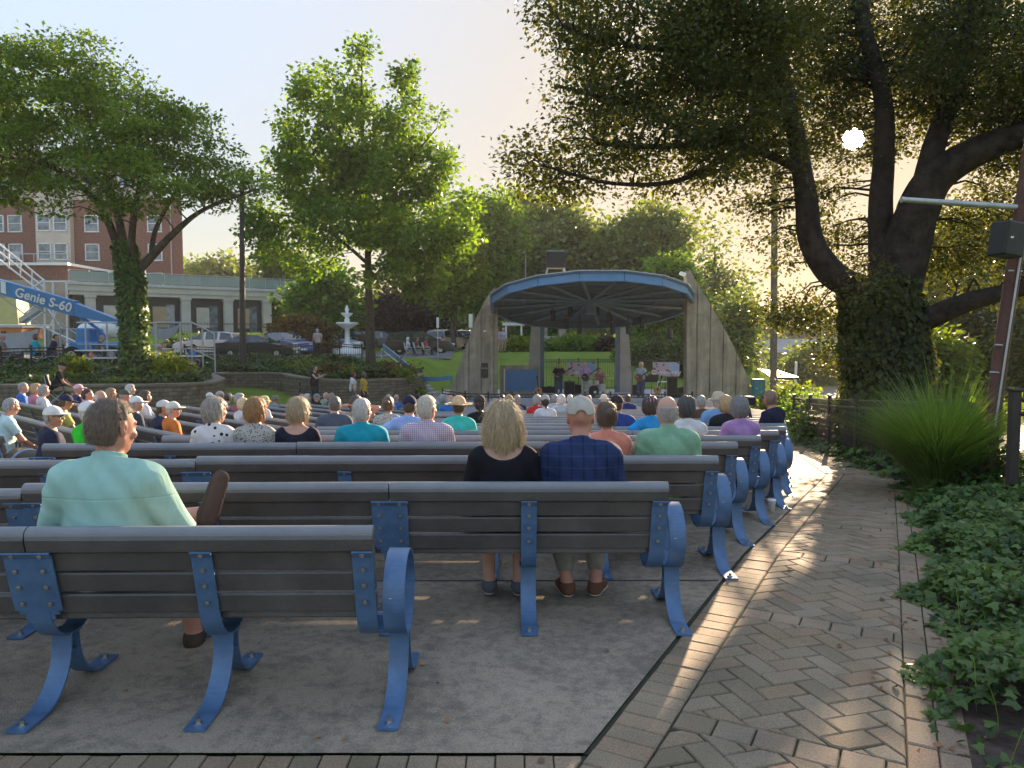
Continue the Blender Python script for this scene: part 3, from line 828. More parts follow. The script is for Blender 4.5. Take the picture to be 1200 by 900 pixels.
# ------------------------------------------------------------------ bodies: blended distance fields turned into one skin
class Field:
    def __init__(s, lo, hi, h):
        s.lo = np.array(lo, float); s.h = h; n = np.ceil((np.array(hi) - s.lo) / h).astype(int) + 1
        s.ax = [s.lo[i] + h * np.arange(n[i]) for i in range(3)]; s.a = np.full(n, 10.0, np.float64)
    def _sl(s, lo, hi):
        out = []
        for i in range(3):
            i0 = max(0, int((lo[i] - s.lo[i]) / s.h)); i1 = min(len(s.ax[i]), int((hi[i] - s.lo[i]) / s.h) + 2)
            if i1 <= i0: return None
            out.append(slice(i0, i1))
        return tuple(out)
    def _merge(s, sl, d, k):
        a = s.a[sl]
        if k > 0:
            hh = np.clip(k - np.abs(a - d), 0, None) / k; s.a[sl] = np.minimum(a, d) - hh * hh * k * .25
        else: s.a[sl] = np.minimum(a, d)
    def cap(s, a, b, r1, r2, k=.02, sq=None):
        a = np.array(a, float); b = np.array(b, float); m = max(r1, r2) + k + 3 * s.h
        sl = s._sl(np.minimum(a, b) - m, np.maximum(a, b) + m)
        if sl is None: return
        X, Y, Z = s.ax[0][sl[0]][:, None, None], s.ax[1][sl[1]][None, :, None], s.ax[2][sl[2]][None, None, :]
        ab = b - a; L2 = max(1e-9, ab @ ab)
        t = np.clip(((X - a[0]) * ab[0] + (Y - a[1]) * ab[1] + (Z - a[2]) * ab[2]) / L2, 0, 1)
        d = np.sqrt((X - a[0] - t * ab[0]) ** 2 + (Y - a[1] - t * ab[1]) ** 2 + (Z - a[2] - t * ab[2]) ** 2) - (r1 + (r2 - r1) * t)
        s._merge(sl, d, k)
    def ell(s, c, r, k=.02, M=None, sub=False):
        c = np.array(c, float); r = np.array(r, float); m = max(r) + k + 3 * s.h
        sl = s._sl(c - m, c + m)
        if sl is None: return
        X, Y, Z = s.ax[0][sl[0]][:, None, None] - c[0], s.ax[1][sl[1]][None, :, None] - c[1], s.ax[2][sl[2]][None, None, :] - c[2]
        if M is not None:
            X, Y, Z = [M[0][i] * X + M[1][i] * Y + M[2][i] * Z for i in range(3)]
        k0 = np.sqrt((X / r[0]) ** 2 + (Y / r[1]) ** 2 + (Z / r[2]) ** 2); k1 = np.sqrt((X / r[0] ** 2) ** 2 + (Y / r[1] ** 2) ** 2 + (Z / r[2] ** 2) ** 2) + 1e-9
        d = k0 * (k0 - 1) / k1
        if sub: s.a[sl] = np.maximum(s.a[sl], -d)
        else: s._merge(sl, d, k)
    def grid(s): return s.ax[0][:, None, None], s.ax[1][None, :, None], s.ax[2][None, None, :]
    def clipf(s, d): s.a = np.maximum(s.a, d)
    def mesh(s, name, mat):
        a = s.a; sg = a < 0
        nx, ny, nz = a.shape
        acc = np.zeros((nx - 1, ny - 1, nz - 1, 3)); cnt = np.zeros((nx - 1, ny - 1, nz - 1))
        cor = [(i, j, k) for i in (0, 1) for j in (0, 1) for k in (0, 1)]
        def cs(v, c): return v[c[0]:nx - 1 + c[0], c[1]:ny - 1 + c[1], c[2]:nz - 1 + c[2]]
        tot = sum(cs(sg, c).astype(np.int8) for c in cor); act = (tot > 0) & (tot < 8)
        I = np.argwhere(act)
        if len(I) == 0: return None
        V = np.zeros((len(I), 3)); n = np.zeros(len(I))
        for c0 in cor:
            for ax in range(3):
                if c0[ax]: continue
                c1 = list(c0); c1[ax] = 1
                v0 = a[I[:, 0] + c0[0], I[:, 1] + c0[1], I[:, 2] + c0[2]]; v1 = a[I[:, 0] + c1[0], I[:, 1] + c1[1], I[:, 2] + c1[2]]
                x = (v0 < 0) != (v1 < 0); t = np.where(x, v0 / np.where(x, v0 - v1, 1), 0)
                p = np.tile(np.array(c0, float), (len(I), 1)); p[:, ax] = t
                V += p * x[:, None]; n += x
        V = V / n[:, None] + I; V = V * s.h + s.lo
        idx = -np.ones(act.shape, np.int64); idx[act] = np.arange(len(I))
        F = []
        for ax in range(3):
            o = [b for b in range(3) if b != ax]
            u, v = o
            s0 = [slice(None)] * 3; s1 = [slice(None)] * 3
            s0[ax] = slice(0, -1); s1[ax] = slice(1, None)
            x = sg[tuple(s0)] != sg[tuple(s1)]
            E = np.argwhere(x)
            E = E[(E[:, u] > 0) & (E[:, v] > 0) & (E[:, u] < a.shape[u] - 1) & (E[:, v] < a.shape[v] - 1)]
            def cell(du, dv):
                q = E.copy(); q[:, u] += du; q[:, v] += dv; return idx[q[:, 0], q[:, 1], q[:, 2]]
            f = np.stack([cell(-1, -1), cell(0, -1), cell(0, 0), cell(-1, 0)], 1)
            pos = sg[tuple(E.T)]
            fl = pos if ax != 1 else ~pos
            f = np.where(fl[:, None], f, f[:, ::-1]); F.append(f)
        F = np.concatenate(F); F = F[(F >= 0).all(1)]
        o = npmesh(name, V, F, mat, smooth=True); me = o.data; bpy.data.objects.remove(o)
        return me

def rotz3(a): return np.array([[math.cos(a), -math.sin(a), 0], [math.sin(a), math.cos(a), 0], [0, 0, 1]])

SIT = dict(hip=(.095, .0, .515), knee=(.125, .43, .50), ankle=(.125, .44, .10), toe=(.15, .60, .05), sh=(.175, -.03, .985), elb=(.235, .03, .72), wri=(.11, .24, .63), base=.52)
STAND = dict(hip=(.09, 0, .92), knee=(.11, .03, .50), ankle=(.11, -.02, .09), toe=(.14, .15, .035), sh=(.175, -.02, 1.42), elb=(.235, -.03, 1.13), wri=(.25, .08, .90), base=.95)

def joints(pose='sit', fem=False, fat=0., **ov):
    J = {}
    src = SIT if pose == 'sit' else STAND
    for k, v in src.items():
        if k == 'base': J[k] = v; continue
        J[k + 'R'] = np.array(v, float); J[k + 'L'] = np.array([-v[0], v[1], v[2]], float)
    if fem:
        for s in 'RL': J['sh' + s] = J['sh' + s] * np.array([.86, 1, 1]); J['elb' + s] = J['elb' + s] * np.array([.92, 1, 1])
    J['fem'] = fem; J['fat'] = fat; J['yaw'] = ov.pop('yaw', 0.); J['nod'] = ov.pop('nod', 0.); J['lean'] = ov.pop('lean', .0)
    for k, v in ov.items(): J[k] = np.array(v, float)
    b = J['base']; ln = J['lean']
    J['neck'] = np.array([0, -.01 + ln, b + .545]); J['head'] = np.array([0, .025 + ln * 1.15, b + .70])
    return J

def torso(F, J, o=0., k=.05):
    b = J['base']; f = J['fat']; fem = J['fem']; ln = J['lean']
    w = .165 if not fem else .150
    F.ell((0, -.01, b + .03), (.165 + f + (.01 if fem else 0) + o, .125 + f * .6 + o, .13 + o), k)
    F.ell((0, .015 + ln * .3, b + .19), (.142 + f * 1.1 + o, .112 + f * 1.3 + o, .17 + o), k)
    F.ell((0, -.005 + ln * .8, b + .35), (w + f * .5 + o, .108 + f * .5 + o, .18 + o), k)
    if fem: 
        for s in (-1, 1): F.ell((s * .07, .085 + ln * .8, b + .33), (.06 + o, .055 + o, .06 + o), .03)
    for s, S in ((1, 'R'), (-1, 'L')):
        sh = J['sh' + S] + np.array([0, ln, 0])
        F.cap((s * .05, -.02 + ln, b + .45), sh + np.array([-s * .02, 0, -.005]), .075 + f * .3 + o, (.062 if not fem else .053) + f * .3 + o, k)
        F.cap((0, -.015 + ln, b + .535), sh + np.array([-s * .035, 0, .03]), .046 + o, .040 + f * .3 + o, k)
def arm(F, J, S, o=0., t=1., k=.025, lower=True):
    fem = J['fem']; f = J['fat'] * .35; q = .86 if fem else 1.
    sh = J['sh' + S] + np.array([0, J['lean'], 0]); e = J['elb' + S]; w = J['wri' + S]
    F.cap(sh, sh + (e - sh) * min(t, 1), .055 * q + f + o, (.055 + (.041 - .055) * min(t, 1)) * q + f + o, k)
    if t > 1 or lower:
        tt = 1 if lower and t <= 1 else t - 1
        F.cap(e, e + (w - e) * tt, .042 * q + f + o, (.042 + (.027 - .042) * tt) * q + f + o, k)
def hand(F, J, S, curl=.5):
    w = J['wri' + S]; e = J['elb' + S]; d = (w - e); d /= np.linalg.norm(d)
    if 'hd' + S in J: d = J['hd' + S] / np.linalg.norm(J['hd' + S])
    s = 1 if S == 'R' else -1
    up = np.array([0, 0, 1.]); side = np.cross(d, up); side /= (np.linalg.norm(side) + 1e-9); nrm = np.cross(side, d)
    inn = side * (-s)            # towards the thumb
    pal = w + d * .045
    F.cap(w, pal, .024, .028, .015)
    for i, (o_, l) in enumerate(((.030, .072), (.010, .080), (-.010, .075), (-.029, .058))):
        a = w + d * .05 + inn * o_; m_ = a + d * (.03 + l * .45) + inn * o_ * .15 - nrm * (.012 * curl)
        t_ = m_ + (d * (1 - curl * .6) - nrm * curl) * l * .5
        F.cap(w + d * .02 + inn * o_ * .7, a, .013, .0115, .008); F.cap(a, m_, .0105, .0095, .004); F.cap(m_, t_, .0095, .008, .004)
    F.cap(w + d * .015 + inn * .02, w + d * .06 + inn * .055 - nrm * .012, .014, .0105, .01); F.cap(w + d * .06 + inn * .055 - nrm * .012, w + d * .085 + inn * .05 - nrm * .02, .0105, .0085, .004)
def leg(F, J, S, o=0., t0=0., t1=2., k=.03):
    f = J['fat'] * .5; fem = J['fem']
    h = J['hip' + S]; n = J['knee' + S]; a = J['ankle' + S]
    F.cap(h, h + (n - h) * min(t1, 1), .088 + f + o, .088 + f + o + (.056 - .088 - f * .5) * min(t1, 1), k)
    if t1 > 1:
        u = t1 - 1; F.cap(n, n + (a - n) * u, .054 + f * .5 + o, .054 + f * .5 + o + (.034 - .054) * u, k)
        if o < .02: c = n + (a - n) * .3; c = c - np.array([0, .012, 0]); F.cap(c, n + (a - n) * min(u, .55), .045 + o, .038 + o, k)
def foot(F, J, S, o=0.):
    a = J['ankle' + S]; t = J['toe' + S]; d = t - a; dn = d / np.linalg.norm(d)
    sole = J.get('sole' + S, np.array([0, 0, -1.])); sole = sole / np.linalg.norm(sole)
    heel = a + sole * .045 - dn * .03
    F.cap(a, a + sole * .03, .036 + o, .036 + o, .02); F.cap(heel, t, .036 + o, .030 + o, .02); F.cap(a + sole * .02, t - dn * .03, .038 + o, .028 + o, .02)
def headf(F, J, c=None, yaw=None, k=.02):
    c = J['head'] if c is None else c; M = rotz3(J['yaw'] if yaw is None else yaw)
    nod = J['nod']; Mx = np.array([[1, 0, 0], [0, math.cos(nod), -math.sin(nod)], [0, math.sin(nod), math.cos(nod)]]); M = M @ Mx
    T = lambda p: c + M @ np.array(p, float)
    q = .95 if J['fem'] else 1.
    F.ell(T((0, -.012, .03)), np.array((.076, .096, .092)) * q, k, M); F.ell(T((0, .022, -.02)), np.array((.063, .070, .088)) * q, k, M)
    F.ell(T((0, .05, -.083)), (.030, .026, .024), .03, M)                       # chin
    F.cap(T((-.05, .0, -.055)), T((0, .05, -.088)), .022, .018, .03); F.cap(T((.05, .0, -.055)), T((0, .05, -.088)), .022, .018, .03)
    F.cap(T((0, .088, .012)), T((0, .110, -.026)), .009, .0135, .012)           # nose
    F.cap(T((-.042, .076, .026)), T((.042, .076, .026)), .010, .010, .012)      # brow
    for s in (-1, 1):
        F.ell(T((s * .031, .093, .008)), (.017, .012, .010), sub=True, M=M); F.ell(T((s * .031, .079, .008)), (.0135, .0135, .012), .004, M)
        F.ell(T((s * .040, .072, -.028)), (.020, .018, .018), .02, M)           # cheek
        F.ell(T((s * .079, -.008, -.004)), (.010, .020, .034), .006, M)         # ear
        F.ell(T((s * .089, -.002, -.004)), (.006, .009, .016), sub=True, M=M)
    F.cap(T((-.020, .090, -.052)), T((.020, .090, -.052)), .0065, .0065, .006); F.cap(T((-.017, .088, -.063)), T((.017, .088, -.063)), .0075, .0075, .006)
    return M
def bounds(J, pad=.16):
    P_ = [v for v in J.values() if isinstance(v, np.ndarray) and v.shape == (3,)]
    P_ = [p for p in P_ if abs(p).max() > .05 or True]
    keys = [k for k in J if isinstance(J[k], np.ndarray) and not k.startswith(('sole', 'hd'))]
    A = np.array([J[k] for k in keys]); lo = A.min(0) - pad; hi = A.max(0) + pad
    lo[0] = min(lo[0], -.33); hi[0] = max(hi[0], .33); lo[1] = min(lo[1], -.25); hi[1] = max(hi[1], .25); hi[2] = J['head'][2] + .16
    lo[2] = min(lo[2], -.03)
    return lo, hi
def body_me(J, h):
    lo, hi = bounds(J); F = Field(lo, hi, h)
    torso(F, J); 
    for S in 'RL': arm(F, J, S); leg(F, J, S); foot(F, J, S)
    F.cap(J['neck'] + np.array([0, -.008, -.03]), J['head'] + np.array([0, -.02, -.03]), .058 if not J['fem'] else .048, .052 if not J['fem'] else .044, .03)
    headf(F, J)
    for S in 'RL': hand(F, J, S, J.get('curl' + S, .5))
    return F.mesh('body', skinA)
def wrink(F, amp, seed=0):
    X, Y, Z = F.grid(); 
    F.a = F.a - amp * 1.1 * np.abs(np.sin(X * 13 + Z * 21 + 1.3 * np.sin(Z * 9 + X * 7) + seed)) ** 3
    F.a = F.a + amp * (np.sin(X * 31 + Z * 17 + seed) * np.sin(Z * 23 - X * 9 + Y * 12 + seed * 2) + .6 * np.sin(X * 60 + Z * 44 + Y * 30 + seed))
def shirt_me(J, h, sleeve=.62, neck=0., o=.014, k=.05, collar=False, wr=.0025, loose=.012, hem=.02, scoop=0.):
    lo, hi = bounds(J); lo = lo.copy(); lo[2] = J['base'] - .2; F = Field(lo, hi, h)
    torso(F, J, o + loose * .4, k)
    if loose: F.ell((0, -.02, J['base'] + .12), (.17 + J['fat'] * 1.2 + loose, .13 + J['fat'] + loose, .2), .08)
    F.cap(J['neck'] + np.array([0, -.008, -.06]), J['neck'] + np.array([0, 0, .04]), .066, .064, .03)
    if sleeve > 0:
        for S in 'RL': arm(F, J, S, o + .006, sleeve, .02, lower=False)
    if wr: wrink(F, wr)
    X, Y, Z = F.grid(); nz = J['neck'][2] + .012 + neck
    # neckline dips at the front
    F.clipf((Z - (nz - (.55 + scoop) * (Y - J['neck'][1]) - scoop * .05)) / 1.15 + 0 * X)
    if scoop:
        F.clipf(-(np.sqrt((X / .13) ** 2 + ((Z - nz - .02) / (.05 + scoop * .1)) ** 2) - 1) * .06 + 0 * Y)
    F.clipf((J['base'] - hem * 2) - Z + 0 * X + 0 * Y)
    if sleeve > 0:
        for S, s in (('R', 1), ('L', -1)):
            sh = J['sh' + S] + np.array([0, J['lean'], 0]); e = J['elb' + S]; w = J['wri' + S]
            if sleeve <= 1: a, b, t = sh, e, sleeve
            else: a, b, t = e, w, sleeve - 1
            d = (b - a) / np.linalg.norm(b - a); p = a + (b - a) * t
            # cut only near the sleeve end
            dd = (X - p[0]) * d[0] + (Y - p[1]) * d[1] + (Z - p[2]) * d[2]
            rr = np.sqrt(np.maximum(0, (X - p[0]) ** 2 + (Y - p[1]) ** 2 + (Z - p[2]) ** 2 - dd ** 2))
            F.a = np.where((rr < .085) & (dd > -.0), np.maximum(F.a, dd), F.a)
            F.a = np.where((rr < .085) & (dd > .0) & (s * X > .16), np.maximum(F.a, .004), F.a) if False else F.a
    if collar:
        n = J['neck']; c = n + np.array([0, .0, .022])
        F2 = Field(c - .12, c + .12, h); XX, YY, ZZ = F2.grid()
        rad = np.sqrt((XX - c[0]) ** 2 + ((YY - c[1] - (ZZ - c[2]) * .25) / 1.05) ** 2); tor = np.sqrt((rad - .066 + (ZZ - c[2]) * .12) ** 2 + (np.maximum(np.abs(ZZ - c[2] + (YY - c[1]) * .35) - .017, 0)) ** 2) - .0065
        F2.a = tor + 0 * F2.a
        # merge at grid level through a nearest lookup
        i0 = np.round((F2.lo - F.lo) / h).astype(int); nn = F2.a.shape
        sl = tuple(slice(max(0, i0[i]), min(F.a.shape[i], i0[i] + nn[i])) for i in range(3))
        sub = F2.a[tuple(slice(sl[i].start - i0[i], sl[i].stop - i0[i]) for i in range(3))]
        F.a[sl] = np.minimum(F.a[sl], sub)
    return F.mesh('shirt', skinA)
def trousers_me(J, h, t1=1.92, o=.014):
    lo, hi = bounds(J); hi = hi.copy(); hi[2] = max(J['base'] + .25, J['kneeR'][2] + .15, J['kneeL'][2] + .15, J['ankleL'][2] + .12); F = Field(lo, hi, h)
    b = J['base']; f = J['fat']
    F.ell((0, -.01, b + .02), (.172 + f + o * .3, .132 + f * .6 + o * .3, .13), .05)
    for S in 'RL': leg(F, J, S, o, 0, t1, .03)
    X, Y, Z = F.grid(); F.clipf(Z - (b + .10) + 0 * X + 0 * Y) if J['kneeR'][2] < b + .05 and J['kneeL'][2] < b + .05 else None
    wrink(F, .003, 3)
    return F.mesh('trousers', skinA)
def shoes_me(J, S, h, o=.010):
    a = J['ankle' + S]; t = J['toe' + S]; lo = np.minimum(a, t) - .12; hi = np.maximum(a, t) + .12; F = Field(lo, hi, h)
    foot(F, J, S, o); X, Y, Z = F.grid()
    sole = J.get('sole' + S, np.array([0, 0, -1.])); sole = sole / np.linalg.norm(sole)
    d = (X - a[0]) * sole[0] + (Y - a[1]) * sole[1] + (Z - a[2]) * sole[2]
    F.clipf(-(d + .01)); F.clipf(d - .083)
    return F.mesh('shoe', skinA)
def sole_me(J, S, h):
    a = J['ankle' + S]; t = J['toe' + S]; lo = np.minimum(a, t) - .12; hi = np.maximum(a, t) + .12; F = Field(lo, hi, h)
    foot(F, J, S, .014); X, Y, Z = F.grid()
    sole = J.get('sole' + S, np.array([0, 0, -1.])); sole = sole / np.linalg.norm(sole)
    d = (X - a[0]) * sole[0] + (Y - a[1]) * sole[1] + (Z - a[2]) * sole[2]
    F.clipf(.066 - d); F.clipf(d - .088)
    return F.mesh('sole', skinA)

# hair and hats in head space (origin = head centre, facing +Y)
_hm = {}
def hair_me(kind, fem=False, h=.006):
    key = (kind, fem, h)
    if key in _hm: return _hm[key]
    q = .95 if fem else 1.
    F = Field((-.2, -.22, -.30), (.2, .2, .2), h); X, Y, Z = F.grid()
    o = {'short': .007, 'crop': .004, 'bald': .004, 'bob': .026, 'curly': .034, 'long': .024, 'pony': .008, 'bun': .009, 'wave': .016}[kind]
    F.ell((0, -.014, .032), np.array((.076 + o, .096 + o, .092 + o)) * q, .02)
    F.ell((0, -.03, -.02), np.array((.072 + o, .074 + o, .085 + o)) * q, .03)
    low = -.075
    if kind in ('bob', 'curly'):
        F.ell((0, -.03, -.035), (.094, .082, .085), .03); low = -.105
    if kind == 'long':
        F.ell((0, -.04, -.07), (.104, .075, .12), .04)
        for s in (-1, 1): F.cap((s * .07, -.02, -.02), (s * .088, -.035, -.185), .042, .03, .03)
        F.cap((0, -.075, -.04), (0, -.075, -.185), .05, .036, .04); low = -.20
    if kind == 'pony': F.cap((0, -.11, .03), (0, -.135, -.02), .022, .026, .01); F.cap((0, -.135, -.02), (0, -.115, -.14), .026, .012, .01); low = -.16
    if kind == 'bun': F.ell((0, -.125, .04), (.04, .034, .038), .01)
    # texture
    am = {'short': .0015, 'crop': .0008, 'bald': .0006, 'bob': .004, 'curly': .008, 'long': .005, 'pony': .001, 'bun': .0015, 'wave': .006}[kind]
    th = np.arctan2(X, -Y)
    F.a = F.a + am * (np.sin(th * 14 + Z * 30) + .6 * np.sin(th * 31 - Z * 50 + 1)) if kind != 'curly' else F.a + am * (np.sin(X * 160) * np.sin(Y * 150) * np.sin(Z * 155) * 1.3 + .4 * np.sin(X * 70 + Z * 60))
    # leave the face free
    face = np.minimum(Y - .030, .070 - Z + 0 * X) if kind not in ('bald', 'crop', 'short') else np.minimum(Y - (.012 if kind != 'bald' else -.01), .068 - Z + 0 * X)
    F.clipf(face)
    if kind in ('short', 'crop', 'bald', 'pony', 'bun'):
        # nape and around the ears
        F.clipf(np.minimum(-.078 - Z, 1) + 0 * X + 0 * Y) if kind not in ('pony',) else None
        if kind != 'pony' and kind != 'bun': F.clipf(np.minimum(np.minimum(Y + .036, .036 - Z), np.abs(X) - .05) + 0 * X)
    else:
        jag = .010 * np.sin(th * 9) + .006 * np.sin(th * 23)
        F.clipf(low + jag - Z)
    if kind == 'bald': F.clipf(Z - .045 - .25 * (-Y) * 0 + 0 * X)
    _hm[key] = F.mesh('hair', skinA); return _hm[key]
def hat_me(kind, h=.005):
    key = ('hat', kind, h)
    if key in _hm: return _hm[key]
    F = Field((-.23, -.25, -.06), (.23, .26, .19), h); X, Y, Z = F.grid()
    if kind in ('cap', 'visor'):
        F.ell((0, -.012, .040), (.091, .112, .102), .0)
        F.clipf(.030 - .10 * (Y + .01) * 0 - Z + 0 * X)
        if kind == 'visor': F.clipf(Z - .07 + 0 * X)
        F.ell((0, -.125, .032), (.032, .06, .028), sub=True)
        G_ = Field((-.23, -.25, -.06), (.23, .26, .19), h)
        G_.ell((0, .108, .036), (.078, .078, .012), 0); r = (X / .2) ** 2
        G_.a = np.maximum(G_.a, -(Y - .06) + 0 * X); F.a = np.minimum(F.a, G_.a)
        F.ell((0, -.01, .143), (.009, .009, .006), .004)
    else:
        tall = .105 if kind == 'bucket' else .095
        rb = {'bucket': .15, 'sun': .20, 'straw': .185}[kind]
        F.ell((0, -.01, .045), (.094, .112, tall), 0); F.clipf(.02 - Z + 0 * X + 0 * Y); F.clipf(Z - (.135 if kind != 'sun' else .13) + 0 * X + 0 * Y)
        rad = np.sqrt(X ** 2 + ((Y + .005) / 1.05) ** 2)
        droop = {'bucket': .45, 'sun': .22, 'straw': .10}[kind]
        zz = .038 - np.clip(rad - .09, 0, 1) * droop + .006 * np.sin(np.arctan2(Y, X) * 3 + 1)
        br = np.maximum(np.abs(Z - zz) - .0035, np.maximum(rad - rb, .085 - rad))
        F.a = np.minimum(F.a, br)
    _hm[key] = F.mesh('hat', skinA); return _hm[key]
def strands_me(kind, n, L_, fem=True, seed=1, w=.0016):
    """thin ribbons combed over a hair shape"""
    r = np.random.default_rng(seed); me = hair_me(kind, fem)
    nv = len(me.vertices); co = np.zeros(nv * 3, np.float32); me.vertices.foreach_get('co', co); co = co.reshape(-1, 3)
    no = np.zeros(nv * 3, np.float32); me.vertices.foreach_get('normal', no); no = no.reshape(-1, 3)
    i = r.integers(0, nv, n); p = co[i].astype(float); nn = no[i].astype(float); V = []; K = 5
    keep = (nn[:, 2] > -.5) & ((p[:, 1] < -.005) | (p[:, 2] > .075) | (kind not in ('short', 'crop', 'bald'))); p = p[keep]; nn = nn[keep]; n = len(p)
    crown = np.array([0, -.04, .13])
    d = np.array([0, 0, -1.]) * .8 + (p - crown) / (np.linalg.norm(p - crown, axis=1)[:, None] + 1e-6) * .6
    d = d - nn * (d * nn).sum(1)[:, None] * .92; d /= np.linalg.norm(d, axis=1)[:, None] + 1e-9
    d += r.normal(0, .16, d.shape); side = np.cross(d, nn); side /= np.linalg.norm(side, axis=1)[:, None] + 1e-9
    ln = L_ * r.uniform(.5, 1.2, n)[:, None]; ph = r.uniform(0, 6, n)[:, None]
    cur = p - nn * .003
    for k in range(K):
        t = k / (K - 1); c = p + d * ln * t + nn * (.004 + .004 * math.sin(PI * t)) + side * np.sin(ph + t * 5) * .004 * (1 if L_ > .04 else .3) + np.array([0, 0, -1]) * (ln * t * t * .35)
        ww = w * (1 - t * .8)
        V.append(c - side * ww); V.append(c + side * ww)
    V = np.stack(V, 1).reshape(-1, 3); base = (np.arange(n) * 2 * K)[:, None]
    F_ = np.concatenate([base + np.array([[2 * k, 2 * k + 1, 2 * k + 3, 2 * k + 2]]) for k in range(K - 1)])
    o = npmesh('strands', V, F_, skinA, smooth=True); me2 = o.data; bpy.data.objects.remove(o); return me2

def child(name, me, root, mat, loc=None, rz=0., rx=0.):
    o = bpy.data.objects.new(name, me); C.objects.link(o); o.parent = root
    if loc is not None: o.location = loc; o.rotation_euler = (rx, 0, rz)
    if mat is not None:
        if len(me.materials) == 0: me.materials.append(mat)
        o.material_slots[0].link = 'OBJECT'; o.material_slots[0].material = mat
    return o

# ---- shared poses
_bc = {}
POSES = {
    'lap': dict(), 'lapf': dict(fem=True),
    'lapR': dict(yaw=-.45), 'lapL': dict(yaw=.35), 'lapfR': dict(fem=True, yaw=-.5), 'lapfL': dict(fem=True, yaw=.35),
    'big': dict(fat=.035), 'bigR': dict(fat=.035, yaw=-.5), 'bigf': dict(fem=True, fat=.03),
    'armR': dict(elbR=(.40, -.12, .86), wriR=(.66, -.15, .84), yaw=-.2), 'armL': dict(elbL=(-.40, -.12, .86), wriL=(-.66, -.15, .84), yaw=.1),
    'armfL': dict(fem=True, elbL=(-.38, -.12, .85), wriL=(-.62, -.15, .84), yaw=-.2),
    'up': dict(fem=True, elbR=(.36, -.02, 1.16), wriR=(.14, -.09, 1.20), elbL=(-.36, -.02, 1.16), wriL=(-.14, -.09, 1.20)),
    'fwd': dict(lean=.12, elbR=(.24, .22, .74), wriR=(.12, .42, .60), elbL=(-.24, .22, .74), wriL=(-.12, .42, .60), nod=-.2),
    'stand': dict(pose='stand'), 'standf': dict(pose='stand', fem=True, yaw=.3),
    'standR': dict(pose='stand', yaw=.5, wriR=(.2, .12, .93)),
    'photo': dict(pose='stand', fem=True, elbR=(.22, .22, 1.25), wriR=(.10, .42, 1.36), elbL=(-.22, .22, 1.25), wriL=(-.10, .42, 1.36)),
    'guitar': dict(pose='stand', elbR=(.32, .02, 1.14), wriR=(.12, .24, 1.10), elbL=(-.34, .14, 1.17), wriL=(-.50, .34, 1.28), nod=-.15),
    'drum': dict(elbR=(.30, .12, .80), wriR=(.22, .36, .86), elbL=(-.30, .12, .80), wriL=(-.2, .38, .84)),
}
def get_pose(p, h):
    key = (p, h)
    if key not in _bc:
        J = joints(**{k: v for k, v in POSES[p].items()}); b = body_me(J, h); _bc[key] = (J, b, {})
    return _bc[key]
FAR = .0175
def person(label, loc, rz, pose='lap', skin=None, shirt=(.5, .5, .5), sleeve=.62, legs=(.05, .06, .09), tl=1.9, hair='short', hc=(.35, .33, .31), hat=None, hatc=(.7, .7, .68), h=FAR, scale=1., group='audience sitting on the benches', shoe=(.1, .09, .08), glasses=False, cat='person', shirtmat=None, collar=False, **kw):
    J, bm_, cache = get_pose(pose, h)
    root = empty('person', loc, rz, label, cat, group, scale)
    skin = skin or random.choice([skinA, skinA, skinB, skinC]); fem = J['fem']
    child('body', bm_, root, skin)
    def cm(key, f):
        if key not in cache: cache[key] = f()
        return cache[key]
    child('shirt', cm(('s', sleeve, collar), lambda: shirt_me(J, h, sleeve, collar=collar, o=.014 if h < .012 else .02, wr=.0025 if h < .012 else 0)), root, shirtmat or cloth(shirt))
    child('trousers', cm(('t', tl), lambda: trousers_me(J, h, tl, .014 if h < .012 else .02)), root, cloth(legs))
    for S in 'RL': child('shoe', cm(('f', S), lambda S=S: shoes_me(J, S, max(h * .7, .008))), root, cloth(shoe))
    hd = J['head']
    hh = .006 if h < .012 else .009
    if hat in ('cap', 'bucket', 'sun', 'straw') and hair in ('bob', 'curly'): pass
    if hair: child('hair', hair_me(hair, fem, hh), root, hairm(hc), hd, J['yaw'], J['nod'])
    if hat: child('hat', hat_me(hat, .005 if h < .012 else .008), root, cloth(hatc), hd, J['yaw'], J['nod'])
    if glasses:
        if 'gl' not in _hm:
            m = MB()
            for s in (-1, 1):
                m.box((s * .034, .103, .010), (.052, .006, .032), rz=-s * .25, bev=.006); m.tube([(s * .062, .092, .016), (s * .084, 0, .014)], .003, 5)
            m.box((0, .108, .014), (.02, .004, .008)); o = m.build('sunglasses', rubberblack); _hm['gl'] = o.data; bpy.data.objects.remove(o)
        child('sunglasses', _hm['gl'], root, rubberblack, hd, J['yaw'], J['nod'])
    return root

# ---- seat finder
def seat_center(px, pytop, dg, span=1.9):
    best = None
    for (yk, xl, xr) in CROWS:
        y = yk + .255
        if abs(y - dg) > span: continue
        p = P(px, 420, y); g = gz1(p.x, y); zt = P(px, pytop, y).z
        sc_ = (zt - g) / 1.345
        cost = abs(sc_ - .96) * 4 + abs(y - dg) * .7
        if best is None or cost < best[0]: best = (cost, Vector((p.x, y, g)), sc_)
    return best
def seat_left(px, pytop, dg, span=3.5):
    best = None
    for (s, t0, t1) in LROWS:
        u = (px - 600) / FPX; y = (s + .255) / (SN * u + CS); x = u * y; x = P(px, 420, y).x
        if abs(y - dg) > span: continue
        g = gz1(x, y); zt = P(px, pytop, y).z; sc_ = (zt - g) / 1.345
        cost = abs(sc_ - .985) * 6 + abs(y - dg) * .08
        if best is None or cost < best[0]: best = (cost, Vector((x, y, g)), sc_)
    return best
